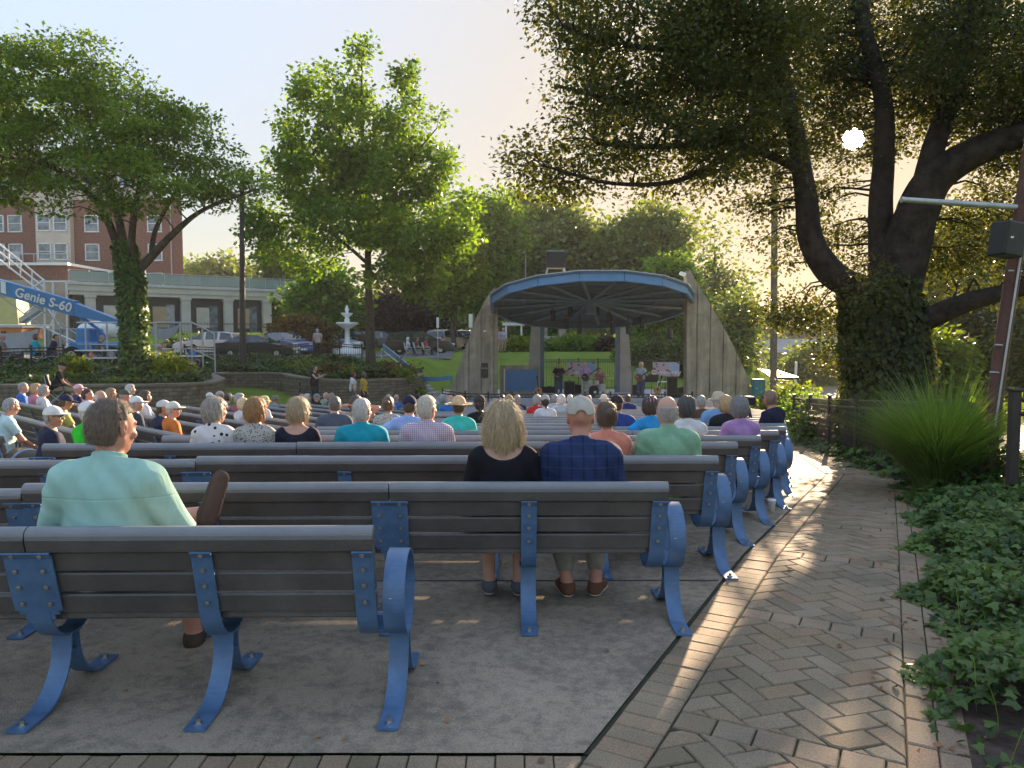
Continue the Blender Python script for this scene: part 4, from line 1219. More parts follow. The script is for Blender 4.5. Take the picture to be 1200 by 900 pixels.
def sit(label, px, py, dg, side='c', turn=0., **kw):
    b = (seat_left if side == 'l' else seat_center)(px, py, dg)
    if b is None: b = (0, D(px, dg), 1.)
    hx = .03 if kw.get('hat') else 0
    scale = min(1.06, max(.86, b[2] * (1 - hx)))
    rz = (-R(43) if side == 'l' else 0) + turn + random.uniform(-.16, .16)
    loc = b[1].copy(); loc.z += -.035 + .014
    # keep the seat contact at any scale
    loc.z += (1 - scale) * .46
    if loc.z > b[1].z + .03: pass
    return person(label, loc, rz, scale=scale, **kw)
# ------------------------------------------------------------------ trees
def tubes_np(paths, n=6):
    V = []; Fs = []; o = 0
    for pts, rad in paths:
        pts = np.asarray(pts, float); rad = np.asarray(rad, float); m = len(pts)
        t = np.gradient(pts, axis=0); t /= np.linalg.norm(t, axis=1)[:, None] + 1e-9
        ref = np.array([0, 0, 1.]) if abs(t[:, 2]).mean() < .8 else np.array([1., 0, 0])
        a = np.cross(t, ref); a /= np.linalg.norm(a, axis=1)[:, None] + 1e-9; b = np.cross(t, a)
        k = 2 * PI * np.arange(n) / n
        V.append((pts[:, None] + (a[:, None] * np.cos(k)[None, :, None] + b[:, None] * np.sin(k)[None, :, None]) * rad[:, None, None]).reshape(-1, 3))
        i, j = np.meshgrid(np.arange(m - 1), np.arange(n), indexing='ij')
        Fs.append(np.stack([o + i * n + j, o + (i + 1) * n + j, o + (i + 1) * n + (j + 1) % n, o + i * n + (j + 1) % n], -1).reshape(-1, 4)); o += m * n
    return np.concatenate(V), np.concatenate(Fs)

def smooth_path(pts, n=14, wob=.0, r=None):
    pts = np.asarray(pts, float); m = len(pts)
    if m == 2: q = pts[0] + (pts[1] - pts[0]) * np.linspace(0, 1, n)[:, None]
    else:
        t = np.linspace(0, m - 1, n); i = np.clip(t.astype(int), 0, m - 2); f = (t - i)[:, None]
        g = lambda k: pts[np.clip(k, 0, m - 1)]
        p0, p1, p2, p3 = g(i - 1), g(i), g(i + 1), g(i + 2)
        q = .5 * ((2 * p1) + (-p0 + p2) * f + (2 * p0 - 5 * p1 + 4 * p2 - p3) * f ** 2 + (-p0 + 3 * p1 - 3 * p2 + p3) * f ** 3)
    if wob: q[1:-1] += (r or rng).normal(0, wob, q[1:-1].shape)
    return q

def leaf_quads(c, d, up, size, asp, r, droop=.0):
    """folded diamond leaves: c centres, d directions"""
    n = len(c)
    d = d / (np.linalg.norm(d, axis=1)[:, None] + 1e-9)
    s = np.cross(d, up); s /= np.linalg.norm(s, axis=1)[:, None] + 1e-9
    nn = np.cross(s, d)
    sz = (size * r.uniform(.65, 1.3, n))[:, None]
    tip = c + d * sz; base = c; mid = c + d * sz * .45
    l = mid + s * sz * asp + nn * sz * .10; rr = mid - s * sz * asp + nn * sz * .10
    V = np.stack([base, l, tip, rr], 1).reshape(-1, 3)
    F_ = np.arange(n * 4).reshape(-1, 4)
    return V, F_

def grow(trunk, limbs, cl, r, rtip=.012, pw=.42, rtrunk=.3, n=6):
    """trunk/limbs: [(points, r0, r1)]; cl: cluster centres; every centre gets a branch from the nearest wood"""
    paths = []; wood = []; wr = []
    for pts, r0, r1 in trunk + limbs:
        q = smooth_path(pts, max(8, len(pts) * 5), .0); rad = np.linspace(0, 1, len(q)) ** .8; rad = r0 + (r1 - r0) * rad
        paths.append((q, rad)); wood.append(q); wr.append(rad)
    wood = np.concatenate(wood); wr = np.concatenate(wr)
    root = trunk[0][0][-1]
    dist = np.min(np.linalg.norm(cl[:, None] - wood[None], axis=2), axis=1)
    for i in np.argsort(dist):
        c = cl[i]; dd = np.linalg.norm(wood - c, axis=1)
        # prefer wood that lies lower and inward
        pen = dd + .5 * np.clip(wood[:, 2] - c[2], 0, None) + .03 / (wr + .02)
        j = int(np.argmin(pen)); a = wood[j]; L_ = dd[j]
        if L_ < .05: continue
        k = max(4, min(10, int(L_ / .35) + 3))
        m1 = a + (c - a) * .5 + np.array([0, 0, L_ * .10]) + r.normal(0, L_ * .07, 3)
        q = smooth_path([a, m1, c], k, L_ * .015, r)
        r0 = min(wr[j] * .62, rtip + .012 * L_ + .004); r0 = max(r0, rtip)
        rad = np.linspace(r0, rtip * .5, k); paths.append((q, rad))
        wood = np.concatenate([wood, q[1:]]); wr = np.concatenate([wr, rad[1:]])
    return tubes_np(paths, n)

SUNV = None
def in_ells(ells, n, r, shell=.0, minsp=0.):
    """points inside a union of ellipsoids [(centre, radii, weight)]"""
    out = []; w = np.array([e[1][0] * e[1][1] * e[1][2] * (e[2] if len(e) > 2 else 1) for e in ells]); w = w / w.sum()
    ids = r.choice(len(ells), n, p=w)
    for i in ids:
        c, rad = ells[i][0], ells[i][1]
        v = r.normal(size=3); v /= np.linalg.norm(v); out.append(np.array(c) + v * (shell + (1 - shell) * r.random() ** (1 / 3)) * np.array(rad))
    return np.array(out)

def foliage(cl, per, size, spread, r, asp=.3, flat=.6, droop=.2, out_c=None):
    n = len(cl) * per
    c = np.repeat(cl, per, 0); off = r.normal(0, 1, (n, 3)) * np.array([1, 1, flat]) * spread
    # leaves sit on small twigs: group them in sprays
    off = np.sign(off) * np.abs(off) ** .9
    p = c + off
    d = off / (np.linalg.norm(off, axis=1)[:, None] + 1e-9) + r.normal(0, .6, (n, 3)); d[:, 2] -= droop
    up = r.normal(0, .55, (n, 3)) + np.array([0, 0, 1.])
    return leaf_quads(p, d, up, size, asp, r)

def make_tree(name, label, base, trunk, limbs, ells, ncl, per, size, spread, leafm, barkm=None, seed=1, flat=.6, asp=.32, rtip=.012, cat='tree', group=None, droop=.2, shell=.2, extra_cl=None, nseg=6, gap=None):
    r = np.random.default_rng(seed); root = empty(name, base, 0, label, cat, group)
    cl = in_ells(ells, ncl, r, shell)
    if extra_cl is not None: cl = np.concatenate([cl, extra_cl])
    V, F_ = grow(trunk, limbs, cl, r, rtip, n=nseg)
    npmesh('trunk', V, F_, barkm or bark, root, smooth=True, off=base)
    V, F_ = foliage(cl, per, size, spread, r, asp, flat, droop)
    if gap is not None:                       # leaves cut away along the camera's line to the sun so its disc shows
        q = V.reshape(-1, 4, 3).mean(1) - np.array(gap[0]); t_ = q @ gap[1]; off = np.linalg.norm(q - t_[:, None] * gap[1], axis=1); V = V.reshape(-1, 4, 3)[off > gap[2] * (.6 + .8 * r.random(len(q)))].reshape(-1, 3); F_ = np.arange(len(V)).reshape(-1, 4)
    npmesh('crown', V, F_, leafm, root, off=base)
    return root

lf_locust = leafmat('honey_locust_leaf', (.06, .12, .018), (.20, .29, .04), .5, clump=.5)
lf_maple = leafmat('maple_leaf', (.05, .11, .018), (.17, .265, .035), .5, clump=.45)
lf_oak = leafmat('oak_leaf', (.036, .048, .016), (.105, .120, .032), .42, clump=.5, tcol=(1.6, 1.4, .5))
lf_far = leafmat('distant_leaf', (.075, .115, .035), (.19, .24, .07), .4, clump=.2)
lf_yel = leafmat('yellow_green_leaf', (.07, .11, .012), (.22, .26, .03), .5, clump=.4)
lf_ivy = leafmat('ivy_leaf', (.03, .07, .016), (.13, .205, .045), .32, .38, clump=2.2)
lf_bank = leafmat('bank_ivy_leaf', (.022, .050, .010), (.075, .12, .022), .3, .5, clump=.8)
lf_grass = leafmat('fountain_grass_blade', (.10, .165, .035), (.22, .32, .08), .5, .45, clump=2., tcol=(1.4, 1.4, .5))
lf_red = leafmat('reddish_leaf', (.06, .045, .015), (.17, .10, .035), .4, clump=.6)
lf_purple = leafmat('purple_leaf', (.018, .012, .012), (.05, .03, .028), .3, clump=.6)
lf_pine = leafmat('weeping_leaf', (.035, .05, .014), (.12, .13, .035), .4, clump=.5)

def W(px, py, d): return np.array(P(px, py, d))
def E(px, py, d, rx, ry_px, depth=None, w=1.):
    """crown lobe seen around a pixel: radii given in photo pixels"""
    k = d / FPX; return (W(px, py, d), (rx * k, (depth if depth else rx * k), ry_px * k), w)

# --- big left honey locust
d = 26.5; b = W(158, 436, d); b[2] = gz1(b[0], b[1]) - .05
f1 = W(150, 330, d)
limbs = [
    ([f1, W(135, 280, d), W(112, 235, d - .3), W(70, 200, d - .8), W(15, 165, d - 1)], .21, .05),
    ([f1, W(142, 270, d), W(128, 215, d + .4), W(110, 160, d + .8), W(95, 95, d + 1)], .19, .04),
    ([W(152, 320, d), W(156, 260, d - .4), W(165, 200, d - .8), W(160, 130, d - .5)], .16, .04),
    ([f1, W(178, 300, d), W(205, 272, d - .3), W(240, 245, d - .3), W(300, 222, d)], .20, .04),
    ([W(178, 300, d), W(182, 270, d + .8), W(205, 225, d + 1.2), W(225, 180, d + 1.2)], .12, .03),
    ([W(70, 200, d - .8), W(40, 190, d - 1.6), W(-20, 180, d - 2)], .07, .03),
]
ells = [E(-25, 175, d - 1, 75, 60, 2.6), E(50, 115, d, 90, 58, 3.0), E(85, 72, d, 60, 32, 2.), E(20, 80, d, 50, 30, 2.), E(205, 150, d, 45, 34, 1.8), E(140, 150, d, 90, 55, 3.), E(60, 190, d - .5, 75, 28, 2.5), E(205, 185, d, 62, 45, 2.5), E(165, 215, d - 1.5, 85, 34, 1.6), E(60, 225, d - 1, 80, 22, 1.8),
        E(245, 215, d, 55, 28, 1.8), E(290, 215, d, 40, 24, 1.2), E(118, 242, d - 1.2, 36, 13, 1.), E(95, 250, d - 1, 52, 8, 1., .8), E(310, 170, d, 14, 20, .6, .5), E(-60, 120, d, 60, 50, 2.5)]
make_tree('honey_locust_tree', 'large honey locust tree with an ivy clad trunk on the left bank', tuple(b), [([b, W(155, 385, d), f1], .36, .30)], limbs, ells, 480, 110, .15, .27, lf_locust, seed=3, flat=.32, asp=.30, shell=.1, droop=.1)
# ivy on its trunk
def trunk_ivy(parent_name, pts, rads, n, size, mat, seed, r_extra=.1):
    r = np.random.default_rng(seed); pts = np.array(pts); q = smooth_path(pts, 40); rad = np.interp(np.linspace(0, 1, 40), np.linspace(0, 1, len(rads)), rads)
    i = r.integers(0, 40, n); a = r.uniform(0, 2 * PI, n); e = rad[i] + r.uniform(0, r_extra, n)
    nrm = np.stack([np.cos(a), np.sin(a), np.zeros(n)], 1)
    p = q[i] + nrm * e[:, None] + np.stack([np.zeros(n), np.zeros(n), r.uniform(-.15, .15, n)], 1)
    d = np.stack([np.zeros(n), np.zeros(n), -np.ones(n)], 1) * .8 + nrm * .35 + r.normal(0, .4, (n, 3))
    V, F_ = leaf_quads(p, d, nrm + r.normal(0, .3, (n, 3)), size, .42, r)
    root = bpy.data.objects[parent_name]
    npmesh('ivy', V, F_, mat, root, off=root.location)
trunk_ivy('honey_locust_tree', [b, W(157, 385, d), W(152, 325, d), W(145, 285, d)], [.42, .36, .36, .22], 5200, .15, lf_ivy, 5)

# --- middle left tree (sweetgum / maple)
d = 38.; b = W(435, 441, d); b[2] = gz1(b[0], b[1]) - .05
top = W(424, 75, d)
tr = [([b, W(433, 360, d), W(431, 290, d), W(427, 200, d), W(424, 130, d), top], .30, .04)]
limbs = [([W(432, 300, d), W(450, 240, d), W(480, 190, d - .5), W(512, 150, d - 1)], .12, .03), ([W(431, 280, d), W(405, 235, d + .5), W(370, 195, d + .8), W(345, 180, d)], .11, .03),
         ([W(432, 330, d), W(465, 300, d - 1), W(505, 275, d - 1.5), W(535, 262, d - 1)], .10, .03), ([W(432, 310, d), W(390, 275, d - .5), W(345, 255, d - 1), W(315, 250, d)], .11, .03),
         ([W(428, 220, d), W(450, 175, d + .5), W(472, 120, d + .5), W(478, 100, d)], .09, .03), ([W(430, 250, d), W(415, 190, d - 1), W(385, 140, d - 1), W(362, 115, d)], .09, .03)]
ells = [E(424, 88, d, 13, 44, .7, 2.6), E(385, 112, d, 36, 28, 1.8), E(362, 98, d, 20, 20, 1.), E(472, 125, d, 20, 42, 1.1, 1.2), E(480, 98, d, 11, 20, .6, 2.4), E(508, 158, d, 32, 22, 1.4), E(430, 165, d, 55, 45, 2.2), E(345, 165, d, 28, 30, 1.4), E(515, 195, d - .5, 24, 18, 1.2),
        E(375, 205, d, 62, 38, 2.6), E(460, 215, d, 60, 40, 2.8), E(335, 250, d, 42, 28, 2.2), E(400, 265, d - 1, 60, 30, 2.6), E(485, 275, d - 1, 62, 34, 2.6), E(535, 265, d - 1, 30, 26, 1.6), E(330, 290, d, 38, 22, 2), E(470, 320, d - 1.5, 40, 26, 2), E(510, 315, d - 1, 42, 24, 1.6), E(365, 305, d - 1, 35, 18, 1.6), E(310, 275, d, 20, 26, 1.2)]
make_tree('maple_tree', 'tall single trunked green tree rising from the curved flower bed', tuple(b), tr, limbs, ells, 430, 95, .22, .28, lf_maple, seed=8, flat=.8, asp=.42, shell=.15, rtip=.012)

# --- the huge backlit tree on the right
d = 14.8; b = W(1038, 478, d); b[2] = gz1(b[0], b[1]) - .3
fk = W(1030, 372, d); 
lb1 = [fk, W(1003, 340, d - .2), W(972, 318, d - .3), W(950, 280, d - .3), W(945, 235, d - .2), W(938, 190, d), W(925, 120, d), W(905, 40, d), W(890, -60, d)]
lb2 = [W(1036, 350, d), W(1034, 300, d + .3), W(1032, 240, d + .4), W(1036, 180, d + .5), W(1034, 110, d + .5), W(1010, 20, d + .6), W(1005, -80, d + .8)]
lb3 = [W(1045, 350, d), W(1062, 290, d), W(1078, 240, d - .2), W(1100, 205, d - .4), W(1150, 175, d - .8), W(1215, 150, d - 1.2), W(1290, 110, d - 1.5)]
lb4 = [W(1078, 240, d - .2), W(1095, 170, d - .2), W(1120, 100, d), W(1140, 10, d), W(1150, -80, d)]
lb5 = [W(1050, 388, d), W(1090, 372, d - .4), W(1140, 352, d - .9), W(1200, 338, d - 1.4), W(1280, 320, d - 2)]
br1 = [W(938, 200, d), W(905, 183, d - .4), W(868, 172, d - .9), W(820, 170, d - 1.4), W(755, 172, d - 1.9), W(700, 168, d - 2.2)]
br2 = [W(925, 120, d), W(860, 80, d - .6), W(790, 60, d - 1.2), W(710, 50, d - 1.8), W(660, 30, d - 2.)]
br3 = [W(905, 40, d), W(850, -10, d - 1), W(770, -30, d - 2), W(700, -30, d - 2.6)]
br4 = [W(820, 170, d - 1.4), W(760, 130, d - 1.4), W(690, 110, d - 1.6), W(650, 100, d - 1.5)]
br5 = [W(868, 172, d - .9), W(800, 210, d - 1.6), W(720, 215, d - 2.2), W(640, 195, d - 2.6)]
limbs = [(lb1, .33, .12), (lb2, .31, .12), (lb3, .54, .17), (lb4, .25, .12), (lb5, .29, .10), (br1, .10, .035), (br2, .09, .03), (br3, .08, .03), (br4, .06, .025), (br5, .06, .022)]
ells = [E(690, 15, d - 2, 60, 60, 1.8, .8), E(770, 50, d - 1.5, 90, 75, 2., .7), E(700, 110, d - 1.8, 60, 45, 1.6), E(640, 190, d - 2.3, 45, 30, 1.), E(690, 190, d - 2.2, 70, 40, 1.4), E(770, 165, d - 1.6, 80, 55, 1.8), E(840, 110, d - 1, 80, 90, 2.2), E(850, 20, d - 1, 90, 80, 2.5),
        E(940, 60, d + 1.6, 90, 90, 1.6), E(960, 150, d + 2.2, 70, 60, 1.2, .9), E(1060, 80, d + 1.8, 110, 100, 1.8), E(1170, 60, d - .5, 100, 100, 2.6), E(900, 170, d - .5, 50, 35, 1.6), E(835, 215, d - 1.3, 45, 22, 1.2), E(1090, 290, d + 1.2, 50, 50, 1.2, .9), E(1150, 270, d + .6, 60, 55, 1.6), E(1010, 310, d + 1.3, 60, 45, .8, .8),
        E(985, 235, d + 1.2, 35, 60, .8, .8), E(1215, 210, d - .6, 60, 80, 1.6), E(930, 355, d + .4, 28, 34, .8, 1.), E(965, 375, d + .3, 42, 34, .9), E(915, 255, d + .2, 28, 42, .7, 1.1), E(905, 300, d + .3, 20, 20, .5, 1.), E(1140, 330, d, 70, 22, 1.4, .8), E(985, 420, d + .3, 38, 26, .7), E(1230, 300, d - 1, 50, 30, 1.2), E(1040, 325, d - 1.1, 58, 34, .4, 1.6), E(992, 392, d - 1.2, 34, 30, .4, 1.6), E(900, 225, d + .2, 26, 30, .6, 1.5)]
# canopy overhead, out of the picture: it shades the seats
over = [((6, 4, 9.5), (6, 6, 2.2), .35), ((11, 9, 9.5), (6, 6, 3.), .5), ((2, 9, 10.5), (5, 4, 2.), .35), ((15, 13, 9), (5, 5, 4), .5)]
make_tree('oak_tree', 'huge backlit oak tree with spreading dark limbs on the right', tuple(b), [([b, W(1040, 440, d), W(1038, 410, d), fk], .80, .64)], limbs, ells, 1050, 140, .084, .21, lf_oak, seed=21, flat=.5, asp=.34, barkm=bark_dark, shell=.05, rtip=.011, nseg=10, gap=((0, 0, CAMZ), (lambda v: v / np.linalg.norm(v))(W(1000, 163, 10) - np.array([0, 0, CAMZ])), .22))
r_ = np.random.default_rng(9)
trunk_ivy('oak_tree', [b, W(1040, 440, d), W(1036, 400, d), W(1032, 365, d), W(1030, 330, d)], [.82, .74, .68, .66, .5], 9000, .11, lf_oak, 6, .14)

# --- simple broadleaf trees for the middle and far distance
def bush_tree(label, px, d, ytop, ybot, wpx, leafm, seed, ncl=160, per=70, size=.4, spread=.8, trunk_h=None, group='trees behind the stage and car park', name='broadleaf_tree', base_z=None, dens=1., barkm=None, depth=None):
    r = np.random.default_rng(seed); k = d / FPX
    bx = P(px, 400, d).x; bz = gz1(bx, d) if base_z is None else base_z
    zt = P(px, ytop, d).z; zb = P(px, ybot, d).z; zc = (zt + zb) / 2; hz = (zt - zb) / 2; wx = wpx * k
    ells = []
    for i in range(9):
        a = r.uniform(0, 2 * PI); q = r.uniform(.25, .7); zz = r.uniform(-.6, .6)
        f = math.sqrt(max(.1, 1 - zz * zz))
        ells.append(((bx + math.cos(a) * wx * q * f, d + math.sin(a) * wx * q * f * .7, zc + zz * hz), (wx * r.uniform(.32, .5), wx * r.uniform(.32, .5), hz * r.uniform(.25, .42))))
    ells.append(((bx, d, zc), (wx * .5, wx * .5, hz * .95)))
    b = np.array([bx, d, bz]); t = np.array([bx + r.normal(0, .3), d, zc + hz * .5])
    tr = [([b, b + (t - b) * .35 + r.normal(0, .1, 3), t], max(.12, .028 * (zt - bz)), .06)]
    return make_tree(name, label, tuple(b), tr, [], ells, int(ncl * dens), per, size, spread, leafm, barkm, seed, flat=.8, asp=.42, shell=.35, rtip=.02, group=group, nseg=5)
T_ = bush_tree
T_('light green tree directly left of the canopy behind the parked minivan', 560, 66, 225, 372, 52, lf_maple, 31, 170, 80, .42, .8)
T_('yellowish green tree just behind the left concrete fin', 532, 60, 258, 368, 34, lf_yel, 32, 130, 70, .36, .6)
T_('broad pale green tree rising behind the canopy centre', 655, 78, 235, 378, 78, lf_far, 33, 230, 90, .55, 1.0)
T_('tall green tree behind the black loudspeaker on the canopy', 610, 88, 222, 370, 60, lf_far, 34, 200, 80, .6, 1.1)
T_('wide tree filling the gap between canopy and oak branches', 760, 74, 240, 400, 66, lf_far, 35, 240, 90, .5, 1.0)
T_('dark tree close behind the right concrete fin', 785, 60, 300, 425, 40, lf_maple, 36, 150, 80, .45, .8)
T_('low dark trees seen below the canopy edge on the left', 640, 66, 340, 398, 40, lf_maple, 37, 110, 60, .42, .7)
T_('sparse willowy tree standing to the right of the stage', 838, 66, 250, 420, 36, lf_far, 38, 90, 60, .34, .9, dens=.8)
T_('thin leaved shrubby tree beside the right fin foot', 862, 50, 345, 455, 26, lf_far, 39, 80, 60, .28, .6)
T_('dark green tree above the parked cars behind the fountain', 385, 66, 318, 398, 48, lf_maple, 40, 150, 80, .42, .9)
T_('dark purple leaved tree behind the parked cars', 470, 78, 340, 400, 60, lf_purple, 41, 150, 80, .42, .9)
T_('green tree right of the portico end', 335, 84, 292, 398, 36, lf_far, 42, 130, 80, .5, .9)
T_('distant trees over the portico roof on the left', 262, 120, 300, 372, 52, lf_far, 43, 160, 70, .8, 1.5)
T_('distant round tree over the portico roof near the lamp post', 228, 130, 312, 375, 30, lf_far, 44, 100, 60, .8, 1.5)
T_('hazy distant tree left of the tall pole', 880, 150, 372, 425, 34, lf_far, 45, 100, 60, .9, 1.7)
T_('hazy distant tree behind the grey roofed building', 940, 190, 362, 412, 40, lf_far, 46, 120, 60, 1.1, 2.1)
T_('wide hazy distant tree at the right horizon', 1000, 200, 365, 430, 50, lf_far, 47, 120, 60, 1.1, 2.1)
T_('dull green tree in front of the grey roofed building', 960, 75, 408, 470, 42, lf_far, 48, 140, 80, .4, .8)
T_('yellow green shrubby tree right behind the oak trunk', 1092, 30, 395, 480, 38, lf_yel, 49, 120, 80, .22, .45)
T_('drooping olive green tree beyond the leaning pole', 1150, 36, 345, 470, 52, lf_pine, 50, 200, 90, .26, .6)
T_('olive green tree at the right edge beyond the gate', 1225, 30, 330, 480, 50, lf_pine, 51, 160, 90, .24, .5)
T_('large leafy tree standing far right behind the oak', 1130, 60, 250, 400, 90, lf_far, 52, 200, 80, .42, .9)
# treeline that closes the horizon
def woods(name, label, px0, px1, d, yt, yb, seed):
    r = np.random.default_rng(seed); n = 700
    px = r.uniform(px0, px1, n); top = yt + 9 * np.sin(px * .045 + seed) + 6 * np.sin(px * .11)
    cl = np.array([W(a, r.uniform(t_, yb), d + r.uniform(-10, 10)) for a, t_ in zip(px, top)])
    V, F_ = foliage(cl, 34, d * .0075, d * .0085, r, .45, .8)
    tag(npmesh(name, V, F_, lf_far), label, 'woods', kind='stuff')
woods('distant_woods', 'far hazy line of woods along the right horizon', 820, 1400, 260, 388, 415, 61)
woods('woods_behind_car_park', 'dense band of trees closing the view behind the car park', 290, 860, 108, 352, 396, 62)
woods('distant_woods_left', 'far treetops on the horizon at the left edge', -200, 300, 240, 378, 400, 63)
# bare branched tree between stage and oak
def bare():
    r = np.random.default_rng(77); d = 64; b = W(822, 430, d); root = empty('bare_tree', tuple(b), 0, 'nearly bare branching tree right of the canopy', 'tree')
    paths = []
    def rec(p, dirv, L_, rad, lv):
        k = 6; q = [p]; dv = dirv.copy()
        for i in range(k): dv = dv + r.normal(0, .13, 3) + np.array([0, 0, .04]); dv /= np.linalg.norm(dv); q.append(q[-1] + dv * L_ / k)
        paths.append((np.array(q), np.linspace(rad, rad * .55, k + 1)))
        if lv < 4:
            for i in range(3 if lv < 3 else 4):
                j = r.integers(2, k + 1); nd = dv + r.normal(0, .62, 3); nd[0] += .25; nd /= np.linalg.norm(nd); rec(q[j], nd, L_ * r.uniform(.55, .8), rad * .5, lv + 1)
    rec(b, np.array([.1, 0, 1.]), 5.5, .22, 0)
    V, F_ = tubes_np(paths, 4); npmesh('trunk', V, F_, bark_pale, root, off=b)
bare()

# ------------------------------------------------------------------ ground cover
def lobed(p, d, up, size, r):
    """three lobed ivy leaf, 8 corners, gently cupped"""
    n = len(p); d = d / (np.linalg.norm(d, axis=1)[:, None] + 1e-9); s = np.cross(d, up); s /= np.linalg.norm(s, axis=1)[:, None] + 1e-9; nn = np.cross(s, d)
    sz = (size * r.uniform(.55, 1.35, n))[:, None]
    pat = [(0, 0, 0), (.48, .12, .03), (.40, .42, -.03), (.62, .66, -.09), (.22, .66, .0), (0, 1.0, -.10), (-.22, .66, .0), (-.62, .66, -.09), (-.40, .42, -.03), (-.48, .12, .03)]
    pat = [(0, 0, 0), (.42, -.06, .0), (.55, .34, -.10), (.26, .48, .02), (0, 1.0, -.12), (-.26, .48, .02), (-.55, .34, -.10), (-.42, -.06, .0)]
    V = np.stack([p + s * sz * a + d * sz * b_ + nn * sz * c for a, b_, c in pat] , 1).reshape(-1, 3)
    m = len(pat); base = (np.arange(n) * m)[:, None]
    F1 = base + np.array([[0, 1, 2, 3]]); F2 = base + np.array([[0, 3, 4, 5]]); F3 = base + np.array([[0, 5, 6, 7]])
    return V, np.concatenate([F1, F2, F3])
def ground_ivy():
    r = np.random.default_rng(4)
    Vs = []; Fs = []; o = 0
    for (y0, y1, n, sz) in ((1.2, 4.2, 21000, .048), (4.2, 8.2, 20000, .058), (8.2, 19, 16000, .085)):
        y = r.uniform(y0, y1, n); wid = 3.6; u = r.random(n) ** 1.15
        edge = xB(y) + .13 + .10 * np.sin(y * 5.1) + .07 * np.sin(y * 11.7 + 1)
        x = edge + u * wid
        dens = np.sin(x * 2.3 + y * 1.1) + np.sin(y * 3.7 - x * 1.3) + r.normal(0, .7, n)
        keep = (dens > -1.9) | (u > .05) & (r.random(n) < .45); keep &= ~((u < .05) & (r.random(n) < .5))
        # bare mulch patch near the camera and at the far right
        keep &= ~((np.hypot((x - 1.95) / .35, (y - 2.75) / .35) < 1) & (r.random(n) < .9)) & ~((x - edge > 2.2 + .3 * np.sin(y * 3)) & (y > 5.5) & (r.random(n) < .8))
        x, y, u = x[keep], y[keep], u[keep]; e = x - edge[keep]
        h = .02 + .20 * sstep(0, .45, e) + .10 * sstep(.3, 1.4, e) + .05 * np.sin(x * 5 + y * 3) * sstep(0, .4, e)
        z = gz(x, y) + h * r.uniform(.45, 1, len(x)) + .01
        p = np.stack([x, y, z], 1); n_ = len(x)
        dd = r.normal(0, 1, (n_, 3)); dd[:, 2] = dd[:, 2] * .25 - .12
        up = r.normal(0, .38, (n_, 3)) + np.array([-.25, -.25, 1.]) 
        V, F_ = lobed(p, dd, up, sz, r); Vs.append(V); Fs.append(F_ + o); o += len(V)
    tag(npmesh('ground_ivy', np.concatenate(Vs), np.concatenate(Fs), lf_ivy), 'glossy dark ivy ground cover along the right side of the brick path', 'ground cover', kind='stuff')
    # weeds: grass blades poking out of the ivy
    n = 130; y = r.uniform(1.6, 7, n); x = xB(y) + .3 + r.random(n) ** 1.5 * 2.6
    blades(np.stack([x, y, gz(x, y) + .05], 1), r, .26, .10, .0022, 'grass_weeds', lf_grass, lean=.5, label='thin grass blades poking up through the ivy', cat='weeds')
def blades(p, r, L_, var, w, name, mat, lean=.6, label=None, cat=None, parent=None, off=None, outward=None, kind='stuff', K=6):
    n = len(p); a = r.uniform(0, 2 * PI, n); dv = np.stack([np.cos(a), np.sin(a), np.zeros(n)], 1) * lean * r.uniform(.3, 1.3, n)[:, None]
    if outward is not None: dv = dv * .35 + outward * lean
    ln = (L_ + r.normal(0, var, n)).clip(L_ * .35)[:, None]; V = []
    side = np.cross(dv, np.array([0, 0, 1.])); side /= np.linalg.norm(side, axis=1)[:, None] + 1e-9
    for k in range(K):
        t = k / (K - 1); h = ln * (t - .48 * t * t * np.linalg.norm(dv, axis=1)[:, None] * 1.1); c = p + dv * ln * t ** 1.7 + np.array([0, 0, 1.]) * h
        ww = w * (1 - t ** 2) + w * .1; V.append(c - side * ww); V.append(c + side * ww)
    V = np.stack(V, 1).reshape(-1, 3); base = (np.arange(n) * 2 * K)[:, None]
    F_ = np.concatenate([base + np.array([[2 * k, 2 * k + 1, 2 * k + 3, 2 * k + 2]]) for k in range(K - 1)])
    o = npmesh(name, V, F_, mat, parent, smooth=True, off=off)
    return tag(o, label, cat, kind=kind) if label else o
ground_ivy()
def litter():
    r = np.random.default_rng(12); n = 260; y = r.uniform(1.8, 10, n); x = np.where(r.random(n) < .75, xB(y) + r.normal(.12, .16, n), xA(y) + r.uniform(-2.5, 1.8, n))
    p = np.stack([x, y, gz(x, y) + .022], 1); d = r.normal(0, 1, (n, 3)); d[:, 2] = r.uniform(-.05, .25, n); V, F_ = leaf_quads(p, d, r.normal(0, .35, (n, 3)) + np.array([0, 0, 1.]), .035, .4, r)
    tag(npmesh('leaf_litter', V, F_, pmat('dry_leaf', (.20, .10, .045), .8, .3, 9, island=.5)), 'dry brown leaves scattered along the path edge', 'leaf litter', kind='stuff')
litter()
# fountain grass clump
def clump(label, px, d, wpx, hpx, n, seed, name='ornamental_grass'):
    r = np.random.default_rng(seed); c = D(px, d); k = d / FPX; R0 = wpx * k * .30
    a = r.uniform(0, 2 * PI, n); q = np.sqrt(r.random(n)) * R0
    p = np.stack([c.x + np.cos(a) * q, c.y + np.sin(a) * q * .9, np.full(n, c.z)], 1)
    ow = np.stack([np.cos(a), np.sin(a), np.zeros(n)], 1) * (.25 + .85 * (q / R0))[:, None]
    root = empty(name, tuple(c), 0, label, 'grass clump')
    blades(p, r, hpx * k * 1.5, hpx * k * .3, .0055, 'blades', lf_grass, lean=.62, parent=root, off=c, outward=ow, K=8, kind=None)
clump('big arching clump of green fountain grass beside the path bend', 1108, 8.9, 96, 84, 5000, 3)
